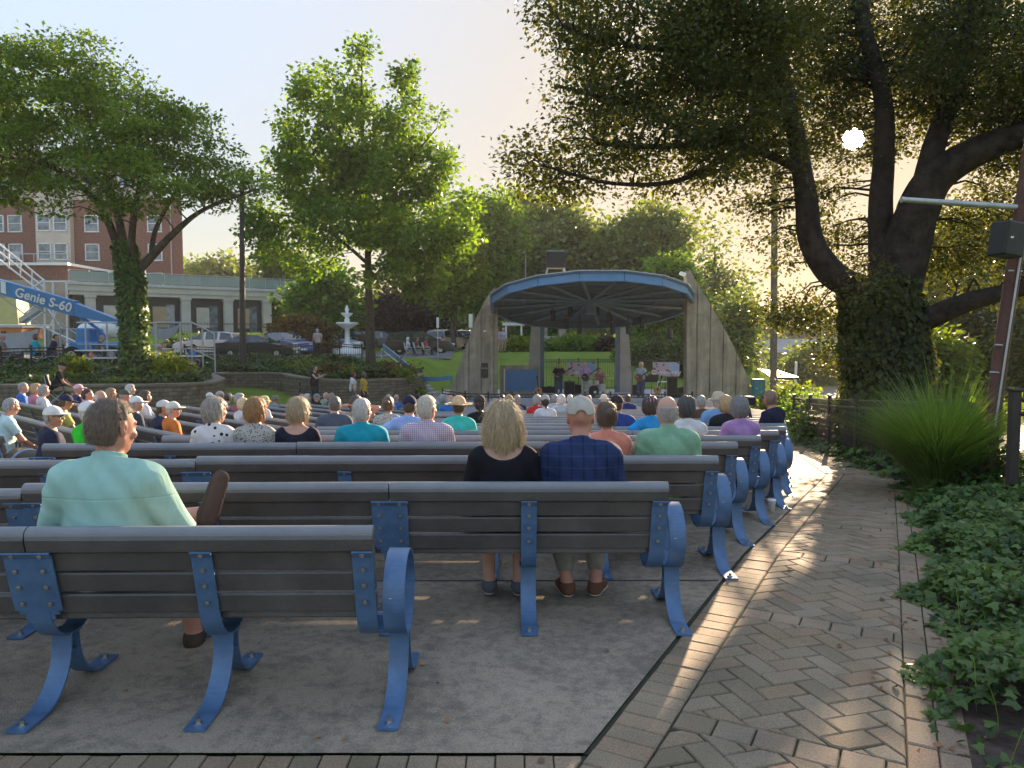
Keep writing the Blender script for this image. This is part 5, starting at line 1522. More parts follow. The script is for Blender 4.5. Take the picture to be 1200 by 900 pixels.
# low plants along the bronze fence
def shrub(label, px, d, wpx, hpx, leafm, seed, ncl=60, per=60, size=.09, spread=.14, group=None, cat='shrub', name='shrub', zoff=0, depth=None):
    r = np.random.default_rng(seed); c = D(px, d); c.z += zoff; k = d / FPX; w = wpx * k / 2; h = hpx * k
    cl = in_ells([((c.x, c.y, c.z + h * .45), (w, depth or w, h * .5)), ((c.x, c.y, c.z + h * .2), (w * 1.05, depth or w, h * .3))], ncl, r, .4); cl[:, 2] = np.maximum(cl[:, 2], c.z + .02)
    root = empty(name, tuple(c), 0, label, cat, group)
    ps = [(smooth_path([np.array(c) + r.normal(0, w * .15, 3) * np.array([1, 1, 0]), q], 4), np.linspace(.02, .006, 4)) for q in cl[:14]]
    V, F_ = tubes_np(ps, 4); npmesh('stems', V, F_, bark, root, off=c)
    V, F_ = foliage(cl, per, size, spread, r, .36, .8); npmesh('foliage', V, F_, leafm, root, off=c)
SG = 'shrubs along the bronze fence'
shrub('leafy vine shrub climbing the bronze fence near the path bend', 953, 18.6, 20, 50, lf_maple, 1, 30, 50, .10, .13, SG)
shrub('shrub at the foot of the oak trunk behind the fence', 1000, 17.0, 60, 36, lf_maple, 3, 60, 50, .13, .16, SG)
shrub('bright yellow green shrub between the tall pole and the fence', 925, 27, 60, 38, lf_yel, 4, 90, 60, .16, .22, SG)
shrub('dark shrub behind the grass clump under the leaning pole', 1155, 8.6, 60, 60, lf_bank, 5, 60, 60, .07, .10, SG)
shrub('yellow green weeds growing behind the gate panel', 1182, 9.5, 46, 75, lf_yel, 6, 50, 60, .08, .12, SG)
def bank(name, label, region, n, size, h, mat, seed, cat='ground cover'):
    r = np.random.default_rng(seed); x, y = region(r, n)
    z = gz(x, y) + h * (.25 + .75 * r.random(len(x))) * (1 + .4 * np.sin(x * 1.3) * np.sin(y * 1.7)); p = np.stack([x, y, z], 1)
    d = r.normal(0, 1, (len(x), 3)); d[:, 2] *= .4; up = r.normal(0, .5, (len(x), 3)) + np.array([0, -.4, 1.])
    V, F_ = leaf_quads(p, d, up, size, .42, r); tag(npmesh(name, V, F_, mat), label, cat, kind='stuff')
def reg1(r, n):
    x = r.uniform(-30, -9.6, n * 2); y = r.uniform(23, 31.5, n * 2); k = in_poly(x, y, TERR) & (dist_line(x, y, WALL1) > .04); return x[k], y[k]
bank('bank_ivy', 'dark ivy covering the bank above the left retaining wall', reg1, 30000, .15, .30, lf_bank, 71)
def reg2(r, n):
    x = r.uniform(-17, -4.3, n * 2); y = r.uniform(31.3, 40, n * 2); k = in_poly(x, y, TERR) & (dist_line(x, y, WALL2) > .25) & (y < 37 + .25 * (x + 17)); return x[k], y[k]
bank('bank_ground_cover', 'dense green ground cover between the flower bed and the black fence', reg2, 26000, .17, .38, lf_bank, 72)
FG = 'flower bed plants above the curved wall'
for i, (px, d_, w_, h_, mt, lb) in enumerate([(355, 34.5, 40, 14, lf_yel, 'bright green leafy plant at the left end of the flower bed'), (392, 33.5, 26, 14, lf_red, 'orange and red flowering plant left of the tree trunk'), (372, 34.6, 24, 12, lf_yel, 'lime green hosta in the flower bed'),
        (415, 33.2, 24, 12, lf_yel, 'low lime plant just left of the tree trunk'), (450, 33, 26, 11, lf_red, 'rusty red flowering plant right of the tree trunk'), (468, 33.3, 24, 14, lf_yel, 'yellow green plant near the right end of the bed'), (484, 34.2, 22, 16, lf_yel, 'pale green plant at the bed end by the blue rail'), (430, 33, 20, 9, lf_bank, 'small dark plant in front of the tree trunk'), (462, 36, 40, 20, lf_red, 'reddish shrub behind the flower bed')]):
    shrub(lb, px, d_, w_, h_, mt, 100 + i, 26, 50, .13, .13, FG, 'plant', 'flowering_plant')
shrub('tall grassy plant beside the ivy covered trunk', 195, 27.2, 55, 26, lf_yel, 130, 50, 60, .16, .15, None, 'plant')
shrub('grassy tuft behind the lawn chair', 87, 26.5, 30, 22, lf_yel, 131, 30, 60, .15, .14, None, 'plant')
shrub('round reddish brown shrub in front of the portico end', 352, 58, 66, 40, lf_red, 132, 150, 80, .30, .35, None)
shrub('clipped green hedge below the portico columns', 262, 59, 130, 16, lf_bank, 133, 150, 70, .26, .30, None, 'hedge', depth=.7)
for i, (px, d_, w_, h_, mt, lb) in enumerate([(655, 57, 40, 12, lf_maple, 'low green shrub by the stone monument'), (680, 57, 42, 16, lf_maple, 'rounded dark shrub on the lawn behind the stage'), (716, 56, 26, 10, lf_purple, 'dark purple shrub near the rear column'), (610, 56, 30, 12, lf_yel, 'light shrub under the white arbor'),
        (770, 50, 60, 26, lf_bank, 'dense leafy bush mass behind the right side of the stage'), (800, 48, 50, 30, lf_bank, 'leafy bush beside the right concrete fin'), (745, 51, 40, 20, lf_maple, 'leafy bush on the slope behind the keyboardless stage corner')]):
    if i == 6: lb = 'leafy bush on the slope behind the right rear column'
    shrub(lb, px, d_, w_, h_, mt, 140 + i, 90, 70, .24, .26, 'shrubs on the slope behind the stage')

for i, (px, d_, w_, h_, mt, lb) in enumerate([(948, 21.5, 50, 44, lf_maple, 'leafy green shrub behind the first panel of the bronze fence'), (978, 17.6, 46, 44, lf_bank, 'dark shrub just behind the bronze fence left of the oak trunk'), (1072, 13.2, 60, 52, lf_bank, 'dark shrub behind the bronze fence right of the oak trunk'), (1130, 11.5, 70, 60, lf_maple, 'green shrub behind the bronze fence by the leaning pole'), (1200, 12.5, 90, 66, lf_yel, 'sunny yellow green shrub beyond the gate panel')]):
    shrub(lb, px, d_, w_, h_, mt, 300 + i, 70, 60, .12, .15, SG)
# ------------------------------------------------------------------ stage
FLZ = -1.18
cA = P(692, 357, 36)
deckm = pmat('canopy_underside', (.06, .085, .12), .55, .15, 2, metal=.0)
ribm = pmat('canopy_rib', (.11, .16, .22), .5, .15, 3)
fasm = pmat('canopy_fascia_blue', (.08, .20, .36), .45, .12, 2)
zinc = pmat('canopy_roof_metal', (.40, .41, .42), .5, .12, 2)
panelblue = pmat('blue_panel', (.06, .17, .33), .5, .10, 3)

def slab(name, outline, z0, z1, mat, label=None, kind='structure'):
    m = MB(); m.prism(outline, z0, z1, 'Z'); o = m.build(name, mat); return tag(o, label, kind=kind)
def arc_pts(cx, cy, rx, ry, a0, a1, n): return [(cx + rx * math.cos(R(a0 + (a1 - a0) * k / n)), cy + ry * math.sin(R(a0 + (a1 - a0) * k / n))) for k in range(n + 1)]
slab('stage_floor', arc_pts(3.9, 40.0, 6.6, 7.2, 180, 360, 30) + [(10.3, 43.2), (-2.6, 43.2)], FLZ - .5, FLZ, stagefloor)
slab('stage_step', arc_pts(3.5, 40.0, 7.4, 7.9, 180, 360, 30) + [(10.6, 43.0), (-3.4, 43.0)], FLZ - .5, FLZ - .135, stagefloor)
slab('stage_step', arc_pts(3.1, 40.0, 8.0, 8.5, 180, 360, 30) + [(10.8, 42.9), (-4.2, 42.9)], FLZ - .5, FLZ - .27, stagefloor)

def pylon(label, pts, d, th, mat=concrete_wall, bw=.62, name='concrete_fin', extra=None):
    """pts: outline pixels; flat slab with cast boards proud of it"""
    w = [(P(a, b, d).x, P(a, b, d).z) for a, b in pts]
    root = empty(name, (sum(p[0] for p in w) / len(w), d, FLZ - .3), 0, label, 'concrete fin', 'concrete fins holding up the canopy')
    m = MB(); m.prism(w, d + .02, d + th - .02, 'Y'); m.build('core', mat, root, world=True)
    x0 = min(p[0] for p in w); x1 = max(p[0] for p in w); x = x0 - .1; m = MB()
    while x < x1:
        q = clip(w, -1, 0, -(x + .03)); q = clip(q, 1, 0, x + bw - .03)
        if len(q) > 2 and abs(area(q)) > .01:
            m.prism(q, d - .05, d + .03, 'Y'); m.prism(q, d + th - .03, d + th + .05, 'Y')
        x += bw
    m.build('cast_boards', mat, root, world=True)
    return root
pr = pylon('right front concrete fin with a long sloping outer edge', [(804.5, 472), (804.5, 318), (809, 317), (818, 334), (830, 353), (844, 377), (858, 403), (872, 433), (889, 472)], 35.0, .55)
plf = pylon('left front concrete fin with a small dark electrical box', [(583, 469), (583, 340), (579, 337), (569, 351), (558, 372), (549, 398), (538, 430), (523, 469)], 37.0, .55)
m = MB(); m.box(P(568, 428, 36.93), (.30, .12, .22), bev=.01); m.box(P(568, 437.5, 36.93), (.32, .14, .42), bev=.01); m.build('electrical_box', darksteel, plf, world=True)
m = MB(); q = P(568, 388, 36.93); m.box(q, (.16, .1, .1), bev=.02); m.build('small_lamp', whitep, plf, world=True)
def rear(label, px0, px1, dark, d):
    a, b = P(px0, 400, d).x, P(px1, 400, d).x
    root = empty('rear_column', ((a + b) / 2, d, FLZ), 0, label, 'column', 'rear columns under the canopy')
    zt = P(600, 374, d).z; wd = .23
    m = MB(); m.prism([(a, FLZ), (b - (wd if dark > 0 else 0), FLZ), (b - (wd if dark > 0 else 0) - .0, zt), (a + .3, zt)] if dark > 0 else [(a + wd, FLZ), (b, FLZ), (b - .3, zt), (a + wd, zt)], d, d + .5, 'Y'); m.build('concrete_leg', concrete_light, root, world=True)
    m = MB(); x = b - wd / 2 if dark > 0 else a + wd / 2; m.box((x, d + .2, (FLZ + zt) / 2 + .1), (wd - .01, .4, zt - FLZ + .3), bev=.01); m.build('steel_post', ribm, root, world=True)
rear('rear left column, pale tapered concrete with a dark steel post on its right', 617, 638, 1, 40.6)
rear('rear right column, pale concrete with a dark steel post on its left', 722, 742, -1, 40.6)

can = empty('canopy', tuple(cA), 0, 'large round blue rimmed stage canopy tilted towards the seats', 'canopy')
can.rotation_euler = (R(-11.2), 0, 0)
NS = 16; RAD = 4.78
def ring(r, z): return [Vector((r * math.cos(2 * PI * (k + .5) / NS), r * math.sin(2 * PI * (k + .5) / NS), z)) for k in range(NS)]
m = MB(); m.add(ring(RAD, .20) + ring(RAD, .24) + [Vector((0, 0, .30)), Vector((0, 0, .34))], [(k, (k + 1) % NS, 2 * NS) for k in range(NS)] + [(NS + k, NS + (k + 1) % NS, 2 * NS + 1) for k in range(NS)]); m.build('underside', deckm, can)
m = MB(); m.add(ring(RAD + .16, .245) + ring(RAD + .16, .285) + [Vector((0, 0, .36)), Vector((0, 0, .40))], [(k, (k + 1) % NS, 2 * NS) for k in range(NS)] + [(NS + k, NS + (k + 1) % NS, 2 * NS + 1) for k in range(NS)] + [(k, (k + 1) % NS, NS + (k + 1) % NS, NS + k) for k in range(NS)]); m.build('roof_sheet', zinc, can)
for k in range(NS):
    a, b = ring(RAD, 0)[k], ring(RAD, 0)[(k + 1) % NS]; m = MB(); t = (b - a).normalized(); n = Vector((t.y, -t.x, 0)); mid = (a + b) / 2; L_ = (b - a).length
    m.box(mid + Vector((0, 0, .02)), (L_ - .02, .07, .40), rz=math.atan2(t.y, t.x))
    m.box(mid + n * .06 + Vector((0, 0, .20)), (L_ - .03, .10, .03), rz=math.atan2(t.y, t.x)); m.box(mid + n * .06 + Vector((0, 0, -.17)), (L_ - .03, .10, .03), rz=math.atan2(t.y, t.x))
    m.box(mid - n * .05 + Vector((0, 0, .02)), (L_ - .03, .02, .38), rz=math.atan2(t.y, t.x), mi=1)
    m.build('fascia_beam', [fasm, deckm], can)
    m = MB(); e = ring(RAD - .05, .02)[k]; m.tube([Vector((e.x * .06, e.y * .06, .14)), Vector((e.x, e.y, .06))], .085, 4, sm=False)
    m.tube([Vector((e.x * .3, e.y * .3, .12)), Vector((e.x * .3, e.y * .3, .2))], .03, 4, sm=False); m.build('rib', ribm, can)
for r_i in (.36, .68):
    m = MB()
    for k in range(NS):
        a, b = ring(RAD * r_i, .15)[k], ring(RAD * r_i, .15)[(k + 1) % NS]; m.tube([a, b], .04, 4, sm=False)
    m.build('purlin_ring', ribm, can)
for q in range(9):
    m = MB(); rr = RAD * (.1 + .1 * q)
    for k in range(NS): a, b = ring(rr, .205)[k], ring(rr, .205)[(k + 1) % NS]; m.tube([a, b], .012, 4, sm=False)
    m.build('deck_seam', ribm, can)
m = MB(); m.cyl((0, 0, -.45), .26, .6, 12); m.build('hub', ribm, can)
iv = can.matrix_basis.inverted()
ml = MB()
for i, (px, py, d_) in enumerate([(648, 369, 36), (664, 378, 35), (679, 384, 34), (714, 371, 36), (718, 384, 33.5), (736, 384, 34), (752, 377, 35.5), (785, 390, 34), (700, 362, 37.5), (668, 365, 37)]):
    m = MB(); c = P(px, py, d_); cc = iv @ c
    m.tube([cc + Vector((0, 0, 1.1)) * (.55 if py > 380 else .3), cc + Vector((0, 0, .1))], .025, 5); m.tube([cc + Vector((0, .02, .18)), cc + Vector((0, -.05, -.28))], .11, 10); m.build('stage_light', blackbox, can)
m = MB(); c = P(651, 305, 32.9)
sp = empty('loudspeaker', tuple(P(651, 318, 32.9)), 0, 'black loudspeaker cabinet on a frame on top of the canopy', 'loudspeaker')
m.box(c, (.82, .7, .72), bev=.03); m.build('cabinet', blackbox, sp, world=True)
m = MB(); m.box(c + Vector((0, -.36, 0)), (.74, .02, .64)); m.build('grille', rubberblack, sp, world=True)
m = MB()
for s in (-1, 1):
    for t in (-1, 1): m.tube([c + Vector((s * .35, t * .3, -.36)), c + Vector((s * .42, t * .35, -.62))], .03, 5)
m.tube([c + Vector((-.40, 0, .38)), c + Vector((.40, 0, .38))], .035, 5); m.build('frame', galv, sp, world=True)
fl = empty('floodlight', tuple(P(800, 326, 34.9)), 0, 'small white floodlight on top of the right concrete fin', 'floodlight')
m = MB(); m.box(P(800, 321, 34.9), (.30, .2, .16), M=Matrix.Rotation(.35, 3, 'Y'), bev=.03); m.build('housing', whitep, fl, world=True); m = MB(); m.tube([P(802, 323, 34.95), P(806, 328, 35.1)], .025, 5); m.build('bracket', galv, fl, world=True)
# blue wall panel
bp_ = empty('blue_screen', tuple(P(607, 459, 38.2)), 0, 'blue panel in a brown frame beside the left front fin', 'panel')
a, b = P(586, 428, 38.2), P(632, 459, 38.2)
m = MB(); m.box(((a.x + b.x) / 2, 38.3, (a.z + FLZ) / 2), (b.x - a.x, .16, a.z - FLZ)); m.build('frame', concrete_wall, bp_, world=True)
a2, b2 = P(593, 433, 38.2), P(629, 458, 38.2); m = MB(); m.box(((a2.x + b2.x) / 2, 38.2, (a2.z + b2.z) / 2), (b2.x - a2.x, .05, a2.z - b2.z)); m.build('panel', panelblue, bp_, world=True)
m = MB(); m.tube([P(591, 432, 38.1), P(591, 459, 38.1)], .035, 6); m.build('white_post', whitep, bp_, world=True)
fence([dp(632, 43), dp(655, 43), dp(678, 43), dp(701, 43), dp(723, 43)], 1.75, 'tall black railing behind the band left of the rear column', darksteel, .13, name='railing', zs=[FLZ] * 5)
fence([dp(733, 43), dp(756, 43), dp(780, 43), dp(803, 43)], 1.75, 'tall black railing behind the band right of the rear column', darksteel, .13, name='railing', zs=[FLZ] * 4)
def solid_text(o):
    bpy.context.view_layer.update(); me = bpy.data.meshes.new_from_object(o.evaluated_get(bpy.context.evaluated_depsgraph_get())); me.name = 'lettering'
    bpy.data.objects.remove(o); n = link('lettering', me)
    if not me.materials: me.materials.append(whitep)
    return n
def banner(px0, px1, d, seed, label):
    a, b = P(px0, 424.5, d), P(px1, 441, d); root = empty('banner', ((a.x + b.x) / 2, d, b.z), 0, label, 'banner', 'banners tied to the black railing')
    mt = pattern('banner_print_%d' % seed, 'spots', (.42, .34, .35), (.22, .09, .09), 3.4, thr=.33)
    m = MB(); m.box(((a.x + b.x) / 2, d, (a.z + b.z) / 2), (b.x - a.x, .012, a.z - b.z)); m.build('sheet', mt, root, world=True)
    m = MB(); m.box(((a.x + b.x) / 2 + (b.x - a.x) * .3, d - .012, (a.z + b.z) / 2 + .12), ((b.x - a.x) * .34, .008, (a.z - b.z) * .5)); m.build('sky_patch', pmat('banner_blue_%d' % seed, (.25, .36, .50), .7), root, world=True)
    cu = bpy.data.curves.new('lettering', 'FONT'); cu.body = 'Community'; cu.size = .36; cu.align_x = 'CENTER'; cu.extrude = .003
    o = bpy.data.objects.new('lettering', cu); C.objects.link(o); cu.materials.append(whitep); o = solid_text(o); o.parent = root; o.location = (.0, -.03, .12); o.rotation_euler = (PI / 2, 0, 0)
    m = MB()
    for s in (a.x, b.x): m.tube([(s, d, a.z + .05), (s, d + .08, a.z)], .01, 4)
    m.build('ties', whitep, root, world=True)
banner(664, 698, 42.85, 1, 'pale reddish banner on the railing behind the purple shirted singer'); banner(765, 796, 42.85, 2, 'pale reddish banner on the railing behind the black tower speaker')
# band gear
wood = pmat('guitar_top', (.45, .24, .08), .3, .1, 8, coat=.5)
def guitar(parent_or_label, loc, rot, held=False, col=None, group=None):
    root = empty('guitar', loc, 0, parent_or_label, 'guitar', group); root.rotation_euler = rot
    m = MB(); out = []
    for k in range(28):
        a = 2 * PI * k / 28; r = .19 + .035 * math.cos(2 * a) + (.02 if math.sin(a) < 0 else -.02) * abs(math.sin(a)); out.append((r * math.cos(a) * .85, r * math.sin(a) * 1.1))
    m.prism(out, -.04, .04, 'Y'); m.build('body', col or wood, root)
    m = MB(); m.box((0, -.045, .42), (.05, .025, .5)); m.box((0, -.045, .70), (.07, .02, .14), bev=.01); m.build('neck', blackbox, root)
    m = MB(); m.cyl((0, -.044, .03), .05, .006, 12, axis='Y'); m.build('sound_hole', rubberblack, root); return root
def at(px, d, dz=0): p = P(px, 400, d); return Vector((p.x, d, FLZ + dz))
def amp(label, px, d, w, h, dep=.4, mat=blackbox, group='amplifiers and speakers on the stage', dz=0., name='amplifier'):
    c = at(px, d, dz); root = empty(name, tuple(c), 0, label, 'speaker', group)
    m = MB(); m.box(c + Vector((0, 0, h / 2)), (w, dep, h), bev=.02); m.build('cabinet', mat, root, world=True)
    m = MB(); m.box(c + Vector((0, -dep / 2 - .004, h / 2)), (w * .86, .012, h * .8)); m.build('grille', rubberblack, root, world=True)
    m = MB(); m.box(c + Vector((0, 0, h + .015)), (w * .3, .03, .03), bev=.01); m.build('handle', rubberblack, root, world=True)
greyamp = pmat('grey_amp_cloth', (.06, .06, .065), .8, .2, 20)
amp('dark grey square amplifier between the two left musicians', 667.5, 39, .55, .72, mat=greyamp)
amp('low black amplifier beside the grey one', 676, 39.6, .5, .5)
amp('low black case at the far left of the stage floor', 644, 40.4, .85, .34)
amp('black amplifier left of the guitarist in the pale shirt', 747, 38.6, .5, .55)
amp('tall black tower speaker near the right fin', 788, 36.6, .42, 1.05, .45)
amp('dark covered equipment beside the right fin', 801, 37.2, .6, .5)
amp('low wedge monitor on the front edge of the stage', 690, 34.2, .5, .28)
amp('second low wedge monitor at the front edge near the centre', 664, 34.4, .5, .26)
drum = empty('drum_kit', tuple(at(696, 37.6)), 0, 'drum kit with a black bass drum at centre stage', 'drum kit')
c = at(696, 37.6)
chrome = pmat('chrome', (.6, .6, .6), .2, .05, 5, metal=1.); cym = pmat('cymbal_bronze', (.55, .42, .18), .3, .1, 9, metal=.9); shell = pmat('drum_shell', (.5, .5, .52), .3, .1, 6, metal=.3)
m = MB(); m.cyl(c + Vector((0, -.02, .30)), .29, .42, 24, axis='Y'); m.build('bass_drum', shell, drum, world=True)
m = MB(); m.cyl(c + Vector((0, -.035, .30)), .275, .012, 24, axis='Y'); m.build('bass_drum_head', rubberblack, drum, world=True)
m = MB(); m.cyl(c + Vector((.07, -.05, .23)), .07, .01, 14, axis='Y'); m.build('drum_port', whitep, drum, world=True)
for (x, y, z, r_) in ((-.15, .15, .72, .13), (.16, .15, .72, .13)):
    m = MB(); m.cyl(c + Vector((x, y, z - .12)), r_, .2, 16); m.build('tom', shell, drum, world=True)
m = MB(); m.cyl(c + Vector((.45, .25, .25)), .2, .38, 16); m.build('floor_tom', shell, drum, world=True)
m = MB(); m.cyl(c + Vector((-.42, .3, .5)), .18, .14, 16); m.tube([c + Vector((-.42, .3, 0)), c + Vector((-.42, .3, .5))], .02, 6); m.build('snare_drum', shell, drum, world=True)
for (x, y, z) in ((-.6, .1, 1.0), (.62, .15, 1.08), (.85, .35, .9)):
    m = MB(); m.lathe([(0, .03), (.04, .025), (.22, 0), (.0, -.004)], 18, c + Vector((x, y, z))); m.build('cymbal', cym, drum, world=True)
    m = MB(); m.tube([c + Vector((x, y, 0)), c + Vector((x, y, z))], .012, 5)
    for k in range(3): m.tube([c + Vector((x, y, .25)), c + Vector((x + .2 * math.cos(k * 2.1), y + .2 * math.sin(k * 2.1), 0))], .01, 4)
    m.build('cymbal_stand', chrome, drum, world=True)
def micstand(label, px, d, h=1.45):
    c = at(px, d); root = empty('microphone_stand', tuple(c), 0, label, 'microphone stand', 'microphone stands on the stage')
    m = MB(); m.tube([c, c + Vector((0, 0, h))], .014, 5); m.tube([c + Vector((0, 0, h)), c + Vector((-.05, .35, h + .12))], .01, 5)
    for k in range(3): m.tube([c + Vector((0, 0, .12)), c + Vector((.28 * math.cos(k * 2.1 + .5), .28 * math.sin(k * 2.1 + .5), 0))], .011, 4)
    m.build('stand', rubberblack, root, world=True)
    m = MB(); m.tube([c + Vector((-.05, .35, h + .12)), c + Vector((-.07, .48, h + .14))], [.02, .03], 8); m.build('microphone', chrome, root, world=True)
micstand('microphone stand before the leftmost guitarist', 650, 35.4); micstand('microphone stand before the purple shirted singer', 684.5, 35.2); micstand('microphone stand left of the pale shirted guitarist', 741, 35.0); micstand('microphone stand beside the bass drum', 721, 36.6, 1.1)
guitar('acoustic guitar standing on the floor right of the pale shirted guitarist', tuple(at(771, 36.4, .42)), (.2, .25, 0))
guitar('guitar on a stand at the left end of the stage', tuple(at(631, 36.6, .36)), (.15, -.1, 0))
mus = empty('music_stand', tuple(at(764, 36)), 0, 'black music stand beside the pale shirted guitarist', 'music stand'); c = at(764, 36)
m = MB(); m.box(c + Vector((0, 0, 1.0)), (.62, .03, .38), M=Matrix.Rotation(.4, 3, 'X')); m.build('desk', darksteel, mus, world=True); m = MB(); m.tube([c, c + Vector((0, 0, .95))], .014, 5)
for k in range(3): m.tube([c + Vector((0, 0, .15)), c + Vector((.25 * math.cos(k * 2.1), .25 * math.sin(k * 2.1), 0))], .01, 4)
m.build('stand', darksteel, mus, world=True)
tb = empty('side_table', tuple(at(779, 38.2)), 0, 'small white side table behind the acoustic guitar', 'table'); c = at(779, 38.2)
m = MB(); m.box(c + Vector((0, 0, .72)), (.7, .5, .03), bev=.008); m.build('tabletop', whitep, tb, world=True)
for s in (-1, 1):
    for t in (-1, 1): m = MB(); m.tube([c + Vector((s * .3, t * .2, 0)), c + Vector((s * .3, t * .2, .7))], .015, 5); m.build('leg', whitep, tb, world=True)

# ------------------------------------------------------------------ blue handrail down the lawn, stairs
def rail(label, pts, posts, h, mat, r=.028, name='handrail', mid=True, cat='railing', group=None, wide=None):
    root = empty(name, tuple(pts[0]), 0, label, cat, group); m = MB()
    if wide:
        for a, b in zip(pts[:-1], pts[1:]):
            a, b = Vector(a), Vector(b); t = (b - a); n = Vector((t.y, -t.x, 0)).normalized()
            hh = Vector((0, 0, wide)); q = .04
            m.add([a - n * q, a + n * q, a + n * q - hh, a - n * q - hh, b - n * q, b + n * q, b + n * q - hh, b - n * q - hh], [(0, 1, 2, 3), (7, 6, 5, 4), (0, 4, 5, 1), (1, 5, 6, 2), (2, 6, 7, 3), (3, 7, 4, 0)])
    else: m.tube(pts, r, 7)
    m.build('top_rail', mat, root, world=True)
    if mid: m = MB(); m.tube([Vector(p) - Vector((0, 0, h * .5)) for p in pts], r * .8, 6); m.build('middle_rail', mat, root, world=True)
    for p in posts: m = MB(); m.tube([Vector(p), Vector((p[0], p[1], p[2] - h))], r, 6); m.build('post', mat, root, world=True)
bl = [P(449, 403, 40.5), P(468, 418, 39), P(482, 430, 38.2), P(496, 441.5, 37.4), P(512, 442, 37.2), P(529, 440, 37.0)]
rail('blue handrail board running down the lawn to the left concrete fin', bl, [bl[0], bl[2], bl[3], bl[5]], 1.0, fasm, wide=.22, mid=False)
g2 = [P(447, 409, 45), P(470, 428, 41.5), P(492, 447, 39), P(505, 458, 37.6)]
rail('thin galvanised stair rail beside the curved wall end', [g2[0], g2[1], g2[2], g2[3]], [g2[0], g2[1], g2[2], g2[3]], .95, galv, .022)
m = MB()
for k in range(10):
    t = k / 9; a = P(452 + 46 * t, 400, 44.5 - 7 * t); zz = -.95 + .14 * (9 - k); m.box((a.x, a.y, zz - .3), (1.3, .95, .6), rz=-.3)
tag(m.build('steps', concrete_light), kind='structure')
for lab, pts in (('grey pipe handrail with a sloping end beside the plaza, right one', [(183, 378), (225, 378), (251, 391)]), ('grey pipe handrail crossing behind the ivy covered trunk', [(90, 378), (140, 378), (183, 378.5)])):
    q = [P(a, b, 31.5) for a, b in pts]; q2 = [P(a, b, 31.5) for a, b in ([(183, 378), (211, 378), (224, 378), (237, 384), (251, 391)] if pts[0][0] == 183 else [(100, 378), (125, 378), (150, 378), (182, 378)])]
    rail(lab, q, q2, q[0].z - gz1(q[0].x, 31.5), galv, .035)
rail('pale sloping handrail rising to the white stair tower', [P(0, 330, 33), P(30, 352, 33), P(70, 378, 33), P(92, 393, 33)], [P(70, 378, 33), P(92, 393, 33)], 1.3, galv, .03)

# ------------------------------------------------------------------ vehicles
def carpaint(name, col, metal=.3): return pmat(name, col, .28, .04, 1.5, metal=metal, coat=.6)
tyre_m = rubberblack; rim_m = pmat('alloy_rim', (.45, .45, .46), .3, .1, 8, metal=.8)
taill = pmat('tail_lamp', (.35, .02, .015), .2, .1, 5); headl = pmat('head_lamp', (.6, .62, .65), .1, .1, 5)
PROF = {
    'sedan': dict(L=4.8, W=1.82, belt=.93, low=[(-2.4, .35), (-2.4, .80), (-2.3, .98), (-1.6, 1.02), (.85, .98), (1.5, .90), (2.25, .72), (2.4, .55), (2.4, .3)], roof=[(-1.85, 1.0), (-1.05, 1.40), (-.3, 1.46), (.3, 1.42), (1.15, .95)], div=[-.35], wb=1.38, wr=.33),
    'suv': dict(L=4.5, W=1.85, belt=1.08, low=[(-2.25, .42), (-2.27, .9), (-2.15, 1.1), (1.0, 1.08), (1.9, .98), (2.2, .80), (2.25, .5), (2.25, .38)], roof=[(-2.12, 1.08), (-1.85, 1.55), (-.9, 1.66), (.1, 1.63), (1.15, 1.08)], div=[-1.0, .0], wb=1.35, wr=.36),
    'van': dict(L=5.1, W=1.95, belt=1.06, low=[(-2.55, .40), (-2.58, .9), (-2.5, 1.08), (1.2, 1.06), (2.1, .95), (2.5, .72), (2.55, .5), (2.55, .34)], roof=[(-2.48, 1.06), (-2.25, 1.62), (-1.2, 1.76), (.2, 1.72), (1.5, 1.04)], div=[-1.15, .15], wb=1.52, wr=.35),
}
